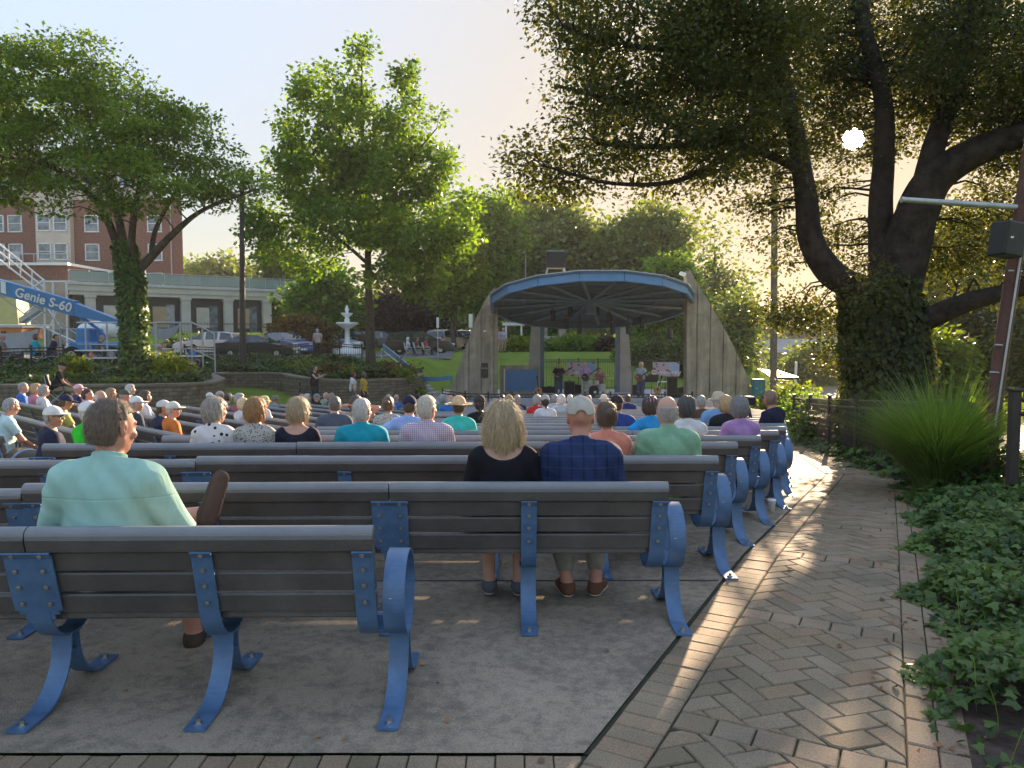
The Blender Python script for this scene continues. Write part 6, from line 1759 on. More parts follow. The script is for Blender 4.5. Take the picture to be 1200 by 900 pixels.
def car(label, px, d, rz, kind, paint, zoff=0, dx=0):
    p = P(px, 400, d); z = gz1(p.x, d) + .02 + zoff
    Q = PROF[kind]; root = empty('parked_car', (p.x, d, z), rz, label, 'car', 'cars parked beyond the black fence'); W_ = Q['W'] / 2
    # lower body with wheel arches: loft of the outline, pinched at top and bottom
    low = Q['low']; wx = Q['wb']; wr = Q['wr'] + .05
    out = list(low)
    und = []
    for cx in (wx, -wx):
        und += [(cx + wr * math.cos(a), .30 + wr * .95 * math.sin(a)) for a in [PI * k / 8 for k in range(0, 9)]]
    out = out + [(low[-1][0] - .05, .24)] + und + [(low[0][0] + .05, .26)]
    m = MB(); bm = bmesh.new()
    rows = []
    for y, s in ((-W_, 0), (-W_ + .06, 1), (W_ - .06, 1), (W_, 0)):
        row = []
        for (x, zz) in out:
            k = .97 if s == 0 else 1.; zc_ = .62
            row.append(bm.verts.new((x * k, y, zc_ + (zz - zc_) * (.94 if s == 0 else 1.))))
        rows.append(row)
    n = len(out)
    for a, b in zip(rows[:-1], rows[1:]):
        for i in range(n): bm.faces.new((a[i], a[(i + 1) % n], b[(i + 1) % n], b[i]))
    bm.faces.new(rows[0][::-1]); bm.faces.new(rows[-1])
    bmesh.ops.triangulate(bm, faces=[f for f in bm.faces if len(f.verts) > 4]); bmesh.ops.recalc_face_normals(bm, faces=bm.faces[:])
    # greenhouse
    rf = Q['roof']; wi = W_ - .06; wt = W_ - .26; zb = rf[0][1]; zt = max(q[1] for q in rf)
    def wy(zz): return wi + (wt - wi) * min(1, max(0, (zz - zb) / (zt - zb)))
    L0 = [bm.verts.new((x, -wy(zz), zz)) for x, zz in rf]; R0 = [bm.verts.new((x, wy(zz), zz)) for x, zz in rf]
    for i in range(len(rf) - 1): bm.faces.new((L0[i], L0[i + 1], R0[i + 1], R0[i]))
    bm.faces.new(L0[::-1]); bm.faces.new(R0)
    bmesh.ops.recalc_face_normals(bm, faces=bm.faces[:])
    me = bpy.data.meshes.new('body'); bm.to_mesh(me); bm.free(); me.materials.append(paint); link('body', me, root)
    def inset(poly, k):
        cx = sum(q[0] for q in poly) / len(poly); cz = sum(q[1] for q in poly) / len(poly); return [(cx + (x - cx) * k, cz + (zz - cz) * k) for x, zz in poly]
    # side windows
    xs = [rf[0][0] - 1] + Q['div'] + [rf[-1][0] + 1]
    for s in (-1, 1):
        for a, b in zip(xs[:-1], xs[1:]):
            poly = [(x, zz) for x, zz in rf]; poly = clip(poly, -1, 0, -(a + .03)); poly = clip(poly, 1, 0, b - .03); 
            if len(poly) < 3 or abs(area(poly)) < .04: continue
            poly = inset(poly, .86); m = MB(); m.add([(x, s * (wy(zz) + .006), zz + .01) for x, zz in poly], [tuple(range(len(poly)))]); m.build('side_window', carglass, root)
    for (i, j, nm) in ((-2, -1, 'windscreen'), (0, 1, 'rear_window')):
        a, b = rf[i], rf[j]; e = .92; m = MB()
        nx, nz = (b[1] - a[1]), -(b[0] - a[0]); l = math.hypot(nx, nz); nx, nz = -nx / l * .008, -nz / l * .008
        if nz < 0: nx, nz = -nx, -nz
        lo, hi = (a, b) if a[1] < b[1] else (b, a)
        p0 = (lo[0] + (hi[0] - lo[0]) * .08, lo[1] + (hi[1] - lo[1]) * .08); p1 = (lo[0] + (hi[0] - lo[0]) * .92, lo[1] + (hi[1] - lo[1]) * .92)
        y0, y1 = wy(p0[1]) - .07, wy(p1[1]) - .07
        sgn = 1 if nm == 'windscreen' else -1; o_ = (sgn * abs(nx) , abs(nz))
        m.add([(p0[0] + o_[0], -y0, p0[1] + o_[1]), (p0[0] + o_[0], y0, p0[1] + o_[1]), (p1[0] + o_[0], y1, p1[1] + o_[1]), (p1[0] + o_[0], -y1, p1[1] + o_[1])], [(0, 1, 2, 3)]); m.build(nm, carglass, root)
    for cx in (wx, -wx):
        for s in (-1, 1):
            m = MB(); y0 = s * (W_ - .20); 
            m.lathe([(.16, -.1), (Q['wr'] - .03, -.11), (Q['wr'], -.06), (Q['wr'], .06), (Q['wr'] - .03, .11), (.16, .1)], 20); 
            o = m.build('wheel', tyre_m, root); o.rotation_euler = (PI / 2, 0, 0); o.location = (cx, s * (W_ - .12), Q['wr'])
            m = MB(); m.cyl((0, 0, -.09), Q['wr'] * .66, .18, 16)
            for k in range(5): a = 2 * PI * k / 5; m.box((math.cos(a) * .11, math.sin(a) * .11, 0), (.16, .04, .2), rz=a)
            m.build('rim', rim_m, o)
    for s in (-1, 1):
        m = MB(); m.box((-Q['L'] / 2 + .04, s * (W_ - .22), .85 if kind == 'sedan' else .98), (.08, .26, .16 if kind == 'sedan' else .3), bev=.02); m.build('tail_light', taill, root)
        m = MB(); m.box((Q['L'] / 2 - .10, s * (W_ - .28), .66 if kind == 'sedan' else .78), (.18, .36, .13), bev=.03); m.build('headlight', headl, root)
        m = MB(); m.box((rf[-1][0] - .12, s * (W_ + .07), zb + .08), (.14, .16, .11), bev=.03); m.build('mirror', paint, root)
    m = MB(); m.box((-Q['L'] / 2 - .01, 0, .6), (.03, .5, .13)); m.box((Q['L'] / 2 + .0, 0, .42), (.03, .5, .12)); m.build('number_plate', whitep, root)
car('silver hatchback parked nose left behind the grey handrail', 247, 49.5, PI - .15, 'suv', carpaint('silver_paint', (.42, .42, .43)), 0)
car('black sedan parked sideways just behind the black fence', 302, 45.8, .03, 'sedan', carpaint('black_paint', (.014, .014, .016)), -.05)
car('metallic blue estate car parked beyond the black sedan', 337, 55, -.75, 'suv', carpaint('blue_paint', (.03, .06, .17)), .0)
car('pale blue small car near the white fountain', 391, 62, -.4, 'sedan', carpaint('pale_blue_paint', (.35, .45, .52)), 0)
car('dark car directly behind the fountain', 414, 66, .1, 'suv', carpaint('charcoal_paint', (.03, .03, .035)), 0)
car('grey car partly hidden by the single trunked tree', 447, 67, .2, 'suv', carpaint('grey_paint', (.16, .16, .17)), 0)
car('large black minivan parked sideways by the lawn', 493, 56, .06, 'van', carpaint('black_van_paint', (.012, .013, .015)), .0)
car('tan backed dark car just right of the minivan', 525, 64, 1.2, 'van', carpaint('tan_paint', (.30, .26, .22)), 0)
car('small dark car at the right end of the parked row', 549, 70, 1.4, 'suv', carpaint('slate_paint', (.05, .055, .065)), 0)

# ------------------------------------------------------------------ poles and posts
def pole(label, px, d, ytop, r0, r1, mat, name='lamp_post', cat='pole', tilt=(0, 0), arm=None):
    b = D(px, d, -.1); t = P(px + tilt[0], ytop, d); root = empty(name, tuple(b), 0, label, cat)
    m = MB(); m.tube([b, t], [r0, r1], 10); m.build('pole', mat, root, world=True)
    m = MB(); m.cyl(b, r0 * 1.9, .16, 12); m.build('base', mat, root, world=True)
    if arm:
        m = MB(); m.tube([P(*arm[0], d), P(*arm[1], d)], .04, 6); m.build('arm', mat, root, world=True)
        m = MB(); q = P(*arm[1], d); m.box(q, (.6, .25, .12), bev=.04); m.build('lamp_head', galv, root, world=True)
    return root
pole('tall dark pole in front of the black sedan', 283.5, 34, 205, .14, .10, pmat('dark_pole', (.035, .03, .028), .6, .2, 6))
pole('tall straight brown pole rising into the oak branches', 908, 31, 190, .15, .12, pmat('weathered_pole', (.13, .10, .075), .8, .3, 3, .3, 40))
pole('thin white flagpole in front of the portico', 170, 60, 312, .06, .05, whitep, name='flagpole')
pole('slim grey street lamp behind the fountain', 414, 72, 348, .08, .05, galv, arm=((414, 350), (398, 346)))
pole('slim street lamp among the trees above the canopy left edge', 616, 70, 298, .07, .05, galv, arm=((616, 297), (601, 291)))
pole('short white post right of the tall brown pole', 933, 60, 424, .10, .10, whitep, name='post', cat='post')
def sign(label, px, d, y0, y1, wpx, mat, txt=None):
    b = D(px, d); root = empty('sign', tuple(b), 0, label, 'sign'); t = P(px, y0, d); u = P(px, y1, d); m = MB(); m.tube([b, t], .03, 6); m.build('post', galv, root, world=True)
    m = MB(); m.box(((t.x), d - .05, (t.z + u.z) / 2), (wpx * d / FPX, .02, t.z - u.z), bev=.004); m.build('plate', mat, root, world=True)
sign('white parking sign on a post right of the minivan roof', 513, 50, 372, 384, 3, whitep); sign('white sign on a post against the left concrete fin', 551.5, 46, 368, 384, 4.5, whitep)
# leaning pole with arm and speaker
d = 8.45
lp = empty('leaning_pole', tuple(D(1157, d)), 0, 'leaning red brown wooden pole at the right edge', 'pole')
m = MB(); m.tube([D(1157, d, -.1), P(1175, 400, d), P(1190, 300, d), P(1207, 180, d), P(1232, 0, d), P(1250, -120, d)], [.085, .08, .078, .075, .07, .068], 14); m.build('pole', woodpole, lp, world=True)
m = MB(); m.tube([P(1058, 234, d), P(1196, 243, d), P(1240, 246, d)], [.030, .034, .036], 10); m.cyl(P(1056, 234, d), .034, .03, 10, axis='X'); m.build('crossarm', galv, lp, world=True)
m = MB()
for (a, b) in ((1168, 437), (1174, 405), (1190, 318), (1196, 268)): m.tube([P(a - 8, b - 1, d - .06), P(a + 8, b, d - .06)], .012, 6)
m.tube([P(1166, 500, d - .09), P(1180, 405, d - .09), P(1196, 300, d - .09), P(1207, 235, d - .09)], .012, 6); m.build('conduit', galv, lp, world=True)
sp = empty('loudspeaker', tuple(P(1180, 300, d - .2)), 0, 'black loudspeaker hanging on the leaning pole', 'loudspeaker'); c = P(1180, 281, d - .22)
m = MB(); m.box(c, (.27, .24, .38), M=Matrix.Rotation(.12, 3, 'Y') @ Matrix.Rotation(.25, 3, 'Z'), bev=.02); m.build('cabinet', blackbox, sp, world=True)
m = MB(); m.box(c + Vector((-.03, -.125, 0)), (.23, .01, .33), M=Matrix.Rotation(.12, 3, 'Y') @ Matrix.Rotation(.25, 3, 'Z')); m.build('grille', rubberblack, sp, world=True)
m = MB(); m.box(c + Vector((-.035, -.135, .01)), (.03, .01, .02)); m.build('badge', whitep, sp, world=True)
m = MB(); m.tube([c + Vector((.05, .1, 0)), P(1194, 283, d)], .02, 6); m.build('bracket', galv, sp, world=True)

# ------------------------------------------------------------------ buildings
def windows(root, cols, zs, y, w, h, ac=()):
    for i, x in enumerate(cols):
        for j, z in enumerate(zs):
            m = MB(); f = .09
            for (dx, dz, a, b) in ((-w / 2, 0, f, h + f), (w / 2, 0, f, h + f), (0, h / 2, w + f, f), (0, -h / 2, w + f * 2.2, f * 1.3)): m.box((x + dx, y - .04, z + dz), (a, .12, b))
            m.box((x, y - .02, z + .02), (w, .06, .05)); o = m.build('window', whitep, root, world=True)
            m = MB(); m.box((x, y + .01, z), (w, .03, h)); m.build('pane', winglass, o); o.children[0].data.transform(Matrix.Translation(-Vector(root.location)))
            if (i, j) in ac: m = MB(); m.box((x, y - .25, z - h * .3), (w * .95, .5, .5), bev=.03); k = m.build('air_conditioner', galv, root, world=True)
d = 82.
bk = empty('apartment_building', (P(70, 400, d).x, d, 1.5), 0, 'tall red brick apartment building behind the left tree', 'building')
xr = P(217, 400, d).x; xl_ = P(-140, 400, d).x
def blk_(x0, x1, y0, z0, z1, dep=20): return MB(), [(x0, y0), (x1, y0), (x1 * (y0 + dep) / y0 - .6, y0 + dep), (x0 - 6, y0 + dep)], z0, z1
m, o_, z0, z1 = blk_(xl_, xr, d, 1, 17); m.prism(o_, z0, z1, 'Z'); m.build('brick_wall', redbrick, bk, world=True)
m, o_, z0, z1 = blk_(xl_, xr - 3, d + .4, 17, 22); m.prism(o_, z0, z1, 'Z'); m.build('upper_wall', cream_m, bk, world=True)
m, o_, z0, z1 = blk_(xl_, xr + .1, d - .15, 17, 17.3); m.prism(o_, z0, z1, 'Z'); m.prism(blk_(xl_, xr - 2.8, d + .2, 0, 0)[1], 22, 22.4, 'Z'); m.build('cornice', cream_m, bk, world=True)
ba, bb = P(51, 400, d).x, P(91, 400, d).x
m = MB(); m.box(((ba + bb) / 2, d - .35, 9.7), (bb - ba, .7, 14.6)); m.build('cream_bay', cream_m, bk, world=True)
ba2, bb2 = P(132, 400, d).x, P(150, 400, d).x
zs = [8.2, 11.35, 14.45, 19.4]
windows(bk, [P(q, 400, d).x for q in (-120, -100, -60, -40, -18, 2, 23, 112, 185)], [z for z in zs if z < 16], d - .02, 1.45, 1.75, ac={(6, 1)})
windows(bk, [P(q, 400, d).x for q in (61, 80)], [z for z in zs if z < 16], d - .72, 1.35, 1.7)
windows(bk, [P(q, 400, d).x for q in (-100, -60, -40, -18, 2, 23, 61, 80, 112, 150)], [z for z in zs if z > 17], d + .38, 1.35, 1.7)
m = MB(); m.tube([(P(204, 400, d).x, d - .1, 2), (P(204, 400, d).x, d - .1, 17)], .07, 6); m.build('downpipe', galv, bk, world=True)
# low wing with brick band and pale coping in front of it
d2 = 70.
lw = empty('terrace_wing', (P(0, 400, d2).x, d2, 2.), 0, 'low tan wing with a brick band and white coping left of the portico', 'building')
a, b = P(-140, 400, d2).x, P(82, 400, d2).x
zt = P(0, 311, d2).z; zbk = P(0, 328, d2).z
m = MB(); m.box(((a + b) / 2, d2 + 4, (2 + zbk) / 2 - .5), (b - a, 8, zbk - 1)); m.build('stone_wall', tanwall, lw, world=True)
m = MB(); m.box(((a + b) / 2, d2 + 4, (zt + zbk) / 2), (b - a - .1, 7.9, zt - zbk)); m.build('brick_band', redbrick, lw, world=True)
m = MB(); m.box(((a + b) / 2, d2 + 3.9, zt + .12), (b - a + .4, 8.4, .24)); m.build('coping', whitep, lw, world=True)
m = MB(); m.tube([(a, d2 + .2, zt + 1.1), (b, d2 + .2, zt + 1.1)], .05, 5); 
for k in range(12): m.tube([(a + (b - a) * k / 11, d2 + .2, zt + .2), (a + (b - a) * k / 11, d2 + .2, zt + 1.1)], .035, 5)
m.build('roof_rail', galv, lw, world=True)
# portico
A = P(83, 400, 68); B = P(372, 400, 81); A.z = B.z = 0; dv = (B - A); Lp = dv.length; dn = dv.normalized(); nn = Vector((-dn.y, dn.x, 0)); az = math.atan2(dn.y, dn.x)
ZR = P(83, 330, 68).z; ZU = P(83, 345, 68).z; ZG = 2.05
pt = empty('portico', (A.x, A.y, ZG), 0, 'long grey colonnade with a glass railed roof terrace', 'portico')
stone = pmat('portico_stone', (.42, .40, .35), .8, .12, .6)
def pb(off, along, dep, w, dpt, z0, z1, name, mat): 
    m = MB(); c = A + dn * along + nn * dep; m.box((c.x, c.y, (z0 + z1) / 2), (w, dpt, z1 - z0), rz=az); return m.build(name, mat, pt, world=True)
pb(0, Lp / 2, 3.0, Lp + .4, 6.6, ZU + .35, ZR, 'roof_slab', stone); pb(0, Lp / 2, 2.9, Lp, 6.2, ZU, ZU + .36, 'beam', stone)
pb(0, Lp / 2, -.38, Lp + .6, .12, ZR - .25, ZR + .02, 'cornice', zinc)
pb(0, Lp / 2, 3, Lp + 1, 8, ZG - .5, ZG + .12, 'floor', concrete_light)
import bisect
cols = []
for q in (108, 167, 219, 268.5, 313.5, 368):
    u = (q - 600) / FPX; t = (u * A.y - A.x) / (dn.x - u * dn.y); cols.append(t)
for t in cols:
    m = MB(); c = A + dn * t; m.box((c.x, c.y, (ZG + ZU) / 2), (.85, .75, ZU - ZG), rz=az, bev=.04); m.box((c.x, c.y, ZG + .2), (1.05, .95, .4), rz=az); m.box((c.x, c.y, ZU - .12), (1.0, .9, .24), rz=az); m.build('column', stone, pt, world=True)
    if t > cols[-2] - 1: m = MB(); c = A + dn * (t - 1) + nn * 5; m.box((c.x, c.y, (ZG + ZU) / 2), (.8, .7, ZU - ZG), rz=az); m.build('column', stone, pt, world=True)
frame_dark = pmat('dark_window_frame', (.02, .02, .022), .5, .1, 5); curtain = pmat('pale_curtain', (.45, .42, .36), .8, .15, 2); warmin = pmat('tan_interior', (.36, .27, .16), .8, .1, 1)
tt = [0.3] + cols[:-1]
for i, (a, b) in enumerate(zip([-.2] + cols[:-2], cols[:-1])):
    c0, c1 = a + .5, b - .5
    if c1 - c0 < .8: continue
    o = pb(0, (c0 + c1) / 2, .45, c1 - c0, .15, ZG, ZU, 'glazed_bay', frame_dark)
    if i >= 1:
        pb(0, (c0 + c1) / 2, .35, (c1 - c0) * .62, .04, ZG + .9, ZU - .9, 'curtain', curtain if i % 2 else warmin)
    pb(0, (c0 + c1) / 2 + (c1 - c0) * .22, .30, (c1 - c0) * .26, .04, ZG + .5, ZU - .7, 'pane', winglass)
pb(0, Lp * .42, 6.1, Lp * .82, .2, ZG, ZU, 'back_wall', frame_dark)
m = MB(); gm = MB(); k = 0.
while k < Lp: c = A + dn * k - nn * .2; m.tube([(c.x, c.y, ZR), (c.x, c.y, ZR + 1.1)], .03, 5); k += 1.6
a = A - nn * .2; b = B - nn * .2; m.tube([(a.x, a.y, ZR + 1.1), (b.x, b.y, ZR + 1.1)], .03, 5); m.build('terrace_rail', galv, pt, world=True)
gl_ = pmat('green_glass', (.20, .27, .25), .15, .05, 1); pb(0, Lp / 2, -.17, Lp, .02, ZR + .1, ZR + 1.0, 'glass_panels', gl_)
fence([(A.x + dn.x * t - nn.x * 1.6, A.y + dn.y * t - nn.y * 1.6) for t in (2, 6, 10, 14, 18)], 1.0, 'dark fence in front of the portico columns', darksteel, .3)
# building far right
d = 95.; z0 = -3.2
gb = empty('grey_roofed_building', (P(910, 400, d).x, d, z0), 0, 'tan building with a grey metal roof beyond the tall pole', 'building')
a, b = P(862, 400, d).x, P(1010, 400, d).x; ze = P(0, 413, d).z; zr = P(0, 397, d).z
m = MB(); m.box(((a + b) / 2, d + 6, (z0 + ze) / 2), (b - a, 12, ze - z0)); m.build('wall', tanwall, gb, world=True)
m = MB(); m.add([(a - .4, d - .4, ze), (b + .4, d - .4, ze), (b + .4, d + 12.4, ze), (a - .4, d + 12.4, ze), (a - .4, d + 6, zr), (b + .4, d + 6, zr)], [(0, 1, 5, 4), (2, 3, 4, 5), (1, 2, 5), (3, 0, 4), (0, 3, 2, 1)]); m.build('roof', greyroof, gb, world=True)
for q in (872, 905, 914, 938, 960):
    m = MB(); x = P(q, 400, d).x; m.box((x, d - .03, ze - 1.3), (1.1, .1, 1.3)); m.box((x, d - .03, ze - 3.4), (1.1, .1, 1.2)); m.build('window', frame_dark, gb, world=True)
d = 52.; sh_ = empty('low_shed', (P(893, 400, d).x, d, -2.6), 0, 'low dark roofed shed below the tan building', 'shed')
a, b = P(868, 400, d).x, P(931, 400, d).x; zr = P(0, 440, d).z
m = MB(); m.box(((a + b) / 2, d + 2, (zr - 2.6) / 2 - .2), (b - a, 4, zr + 2.2)); m.build('wall', tanwall, sh_, world=True); m = MB(); m.box(((a + b) / 2, d + 2, zr), (b - a + .5, 4.6, .18), M=Matrix.Rotation(.08, 3, 'X')); m.build('roof', darksteel, sh_, world=True)
hs = empty('red_house', (P(1160, 400, 46).x, 46, -2.2), 0, 'small brick house glimpsed beyond the leaning pole', 'house'); a, b = P(1108, 400, 46).x, P(1215, 400, 46).x; ze = P(0, 446, 46).z; zr = P(0, 424, 46).z
m = MB(); m.box(((a + b) / 2, 49, (ze - 2.2) / 2), (b - a, 6, ze + 2.2)); m.build('wall', redbrick, hs, world=True)
m = MB(); m.add([(a - .3, 45.6, ze), (b + .3, 45.6, ze), (b + .3, 52.4, ze), (a - .3, 52.4, ze), (a - .3, 49, zr), (b + .3, 49, zr)], [(0, 1, 5, 4), (2, 3, 4, 5), (1, 2, 5), (3, 0, 4), (0, 3, 2, 1)]); m.build('roof', pmat('brown_shingle', (.09, .06, .05), .9, .2, 3), hs, world=True)
m = MB(); m.box((a + 3, 45.96, ze - .9), (.9, .08, .9)); m.box((a + 1.2, 45.96, ze - .9), (.9, .08, .9)); m.build('window', whitep, hs, world=True)
bx = empty('info_box', tuple(D(888, 30)), 0, 'blue green sign cabinet at the foot of the right fin', 'sign box'); c = P(888, 456, 30)
m = MB(); m.box(c, (.5, .3, .82), bev=.02); m.build('cabinet', pmat('teal_box', (.03, .12, .15), .4), bx, world=True); m = MB(); m.box(c + Vector((0, -.16, .02)), (.38, .01, .6)); m.build('notice', pattern('notice_print', 'spots', (.05, .17, .20), (.5, .5, .45), 9, thr=.2), bx, world=True)

# ------------------------------------------------------------------ things on the lawn beyond the stage
d = 57.; ar = empty('arbor', tuple(D(602, d)), 0, 'white garden arbor on the lawn beyond the left fin', 'arbor')
for q in (593, 611): m = MB(); m.tube([D(q, d), P(q, 379, d)], .07, 4, sm=False); m.build('post', whitep, ar, world=True)
m = MB(); a, b = P(589, 380, d), P(615, 379.5, d); m.box((a + b) / 2, (b.x - a.x, .2, .22)); 
for k in range(7): m.box(a.lerp(b, k / 6) + Vector((0, 0, .15)), (.06, .9, .08))
m.build('top_beams', whitep, ar, world=True)
d = 63.; mo = empty('stone_monument', tuple(D(648, d)), 0, 'grey stone monument on the lawn seen under the canopy', 'monument'); c = D(648, d)
m = MB(); m.box(c + Vector((0, 0, .35)), (3.4, 1.4, .7), bev=.04); m.box(c + Vector((0, 0, .9)), (2.6, 1.0, .5), bev=.04); m.build('plinth', concrete_light, mo, world=True)
for s in (-1, 1): m = MB(); m.box(c + Vector((s * .75, 0, 1.7)), (.6, .5, 1.2), bev=.05); m.build('stone_block', concrete_wall, mo, world=True)
d = 58.; fo = empty('fountain', tuple(D(407, d)), 0, 'white tiered ornamental fountain behind the black fence', 'fountain'); c = D(407, d); H_ = P(407, 357, d).z - c.z
m = MB(); m.lathe([(1.15, 0), (1.15, .4), (1.0, .4), (1.0, .3), (0, .3)], 28, c); m.build('basin', whitep, fo, world=True)
m = MB(); m.lathe([(.4, .3), (.45, .7), (.2, .9), (.18, H_ * .5), (.45, H_ * .54), (.8, H_ * .6), (.85, H_ * .64), (.2, H_ * .62)], 24, c); m.build('lower_bowl', whitep, fo, world=True)
m = MB(); m.lathe([(.16, H_ * .6), (.22, H_ * .68), (.14, H_ * .74), (.4, H_ * .8), (.45, H_ * .83), (.1, H_ * .83), (.16, H_ * .9), (.08, H_ * .96), (0, H_)], 20, c); m.build('upper_bowl', whitep, fo, world=True)
mo2 = shrub('dark leafed flower cluster on the lawn behind the rear right column', 712, 59, 26, 12, lf_purple, 200, 50, 50, .2, .2)

# ------------------------------------------------------------------ plaza: lift, truss, machines
liftblue = pmat('lift_blue', (.03, .19, .46), .35, .08, 2); d = 33.
lf = empty('boom_lift', tuple(D(118, d)), 0, 'blue boom lift with white lettering reaching up at the left', 'boom lift')
def beam(p0, p1, h0, h1, y0, y1, dd, name, mat, parent):
    """box beam between two pixel points with pixel heights"""
    m = MB(); a, b = P(*p0, dd), P(*p1, dd); k = dd / FPX / 2
    up = Vector((0, 0, 1)); vs = []
    for p, h in ((a, h0 * k), (b, h1 * k)):
        for yy in (y0, y1): vs += [p + up * h + Vector((0, yy, 0)), p - up * h + Vector((0, yy, 0))]
    m.add(vs, [(0, 1, 3, 2), (4, 6, 7, 5), (0, 4, 5, 1), (2, 3, 7, 6), (0, 2, 6, 4), (1, 5, 7, 3)]); return m.build(name, mat, parent, world=True)
beam((-60, 318), (90, 362), 16, 18, -.22, .22, d, 'boom', liftblue, lf); beam((86, 361.5), (141, 378), 16, 6, -.20, .20, d, 'boom_tip', liftblue, lf)
beam((5, 336), (11, 338), 14, 14, -.235, -.225, d, 'white_patch', whitep, lf)
cu = bpy.data.curves.new('lettering', 'FONT'); cu.body = 'Genie S-60'; cu.size = .56; cu.extrude = .004; cu.offset = .012; cu.space_character = 1.02
o = bpy.data.objects.new('lettering', cu); C.objects.link(o); cu.materials.append(whitep); o = solid_text(o); o.parent = lf; q = P(16.5, 346.5, d - .25); o.location = q - lf.location; o.rotation_euler = (PI / 2, 0, 0)
a_, b_ = P(-60, 318, d), P(90, 362, d); sl = math.atan2(b_.z - a_.z, b_.x - a_.x); o.rotation_euler = (Matrix.Rotation(-sl, 3, 'Y') @ Matrix.Rotation(PI / 2, 3, 'X')).to_euler()
c = D(112, d); c.z += .02
m = MB(); m.box(c + Vector((.2, .3, .75)), (2.2, 1.6, .5), bev=.05); m.box(c + Vector((-.35, .2, 1.25)), (.6, 1.2, .7), bev=.05); m.build('chassis', liftblue, lf, world=True)
for (x, y) in ((-.75, -.6), (1.0, -.6), (-.75, 1.1), (1.0, 1.1)):
    m = MB(); m.cyl(c + Vector((x, y, .40)), .40, .3, 20, axis='Y'); w_ = m.build('wheel', rubberblack, lf, world=True); m = MB(); m.cyl(c + Vector((x, y - .01, .40)) - lf.location, .2, .02, 14, axis='Y'); m.build('rim', galv, w_)
m = MB(); m.tube([P(88, 366, d), P(118, 388, d), P(126, 398, d)], .07, 6); m.build('lift_arm', liftblue, lf, world=True)
d = 35.; ts = empty('stair_tower', tuple(D(45, d)), 0, 'white lattice stair tower and gangway behind the boom lift', 'stair tower')
m = MB()
for k in range(3): m.tube([P(-30, 262 + 10 * k, d), P(51, 328 + 8 * k, d)], .04, 6)
for k in range(7): t = k / 6; m.tube([P(-30 + 81 * t, 262 + 66 * t, d), P(-30 + 81 * t, 284 + 62 * t, d)], .03, 5)
m.tube([P(38, 338, d), P(52, 328, d)], .05, 6); m.build('gangway_rail', whitep, ts, world=True)
m = MB()
for q in (52, 62, 78): m.tube([P(q, 328 if q < 60 else 330, d), D(q, d)], .04, 6); m.tube([P(q, 330, d + 1.5), D(q, d + 1.5)], .04, 6)
for (a, b) in (((52, 330), (78, 330)), ((52, 352), (78, 352)), ((52, 356), (72, 384)), ((72, 352), (58, 384)), ((28, 368), (52, 350)), ((52, 384), (88, 400)), ((30, 380), (50, 366)), ((0, 381), (62, 381))): m.tube([P(*a, d), P(*b, d)], .035, 5)
m.build('lattice', whitep, ts, world=True)
beam((27, 376), (50, 361), 6, 6, -.3, .3, d + .3, 'grey_ramp', galv, ts)
d = 39.; om = empty('orange_machine', tuple(D(15, d)), 0, 'orange and yellow ride trailer at the far left', 'trailer')
org = pmat('orange_paint', (.45, .16, .045), .5, .1, 2); yel = pmat('yellow_paint', (.45, .42, .16), .5, .1, 2)
beam((-40, 389), (40, 390), 13, 13, -1, 1, d, 'body', org, om); beam((-40, 382.6), (42, 383), 2.5, 2.5, -1.1, 1.1, d, 'trim', curtain, om); beam((17, 392), (22, 392), 7, 7, -1.04, -1.0, d, 'hatch', frame_dark, om)
m = MB(); w_ = [(P(a, b, d).x, P(a, b, d).z) for a, b in ((-30, 381), (-30, 352), (26, 349), (29, 381))]; m.prism(w_, d - .5, d + .5, 'Y'); m.build('yellow_panel', yel, om, world=True)
m = MB(); w_ = [(P(a, b, d).x, P(a, b, d).z) for a, b in ((-30, 378), (-30, 358), (-2, 362), (6, 372), (2, 378))]; m.prism(w_, d - .56, d - .5, 'Y'); m.build('opening', frame_dark, om, world=True)
for q in (-10, 30): m = MB(); m.cyl(D(q, d, .35) + Vector((0, -1.0, 0)), .35, .3, 18, axis='Y'); m.build('wheel', rubberblack, om, world=True)
d = 37.; gx = empty('grey_container', tuple(D(67, d)), 0, 'pale grey corrugated container behind the seated couple', 'container')
a, b = P(50, 386, d), P(83, 386, d); m = MB(); g = gz1(a.x, d); m.box(((a.x + b.x) / 2, d + .6, (a.z + g) / 2), (b.x - a.x, 1.1, a.z - g)); 
for k in range(7): m.box((a.x + (b.x - a.x) * (k + .5) / 7, d + .03, (a.z + g) / 2), (.08, .06, a.z - g - .1))
m.build('shell', pmat('container_grey', (.30, .30, .27), .6, .12, 2), gx, world=True); m = MB(); m.box(((a.x + b.x) / 2, d + .6, a.z + .03), (b.x - a.x + .1, 1.2, .06)); m.build('lid', galv, gx, world=True)
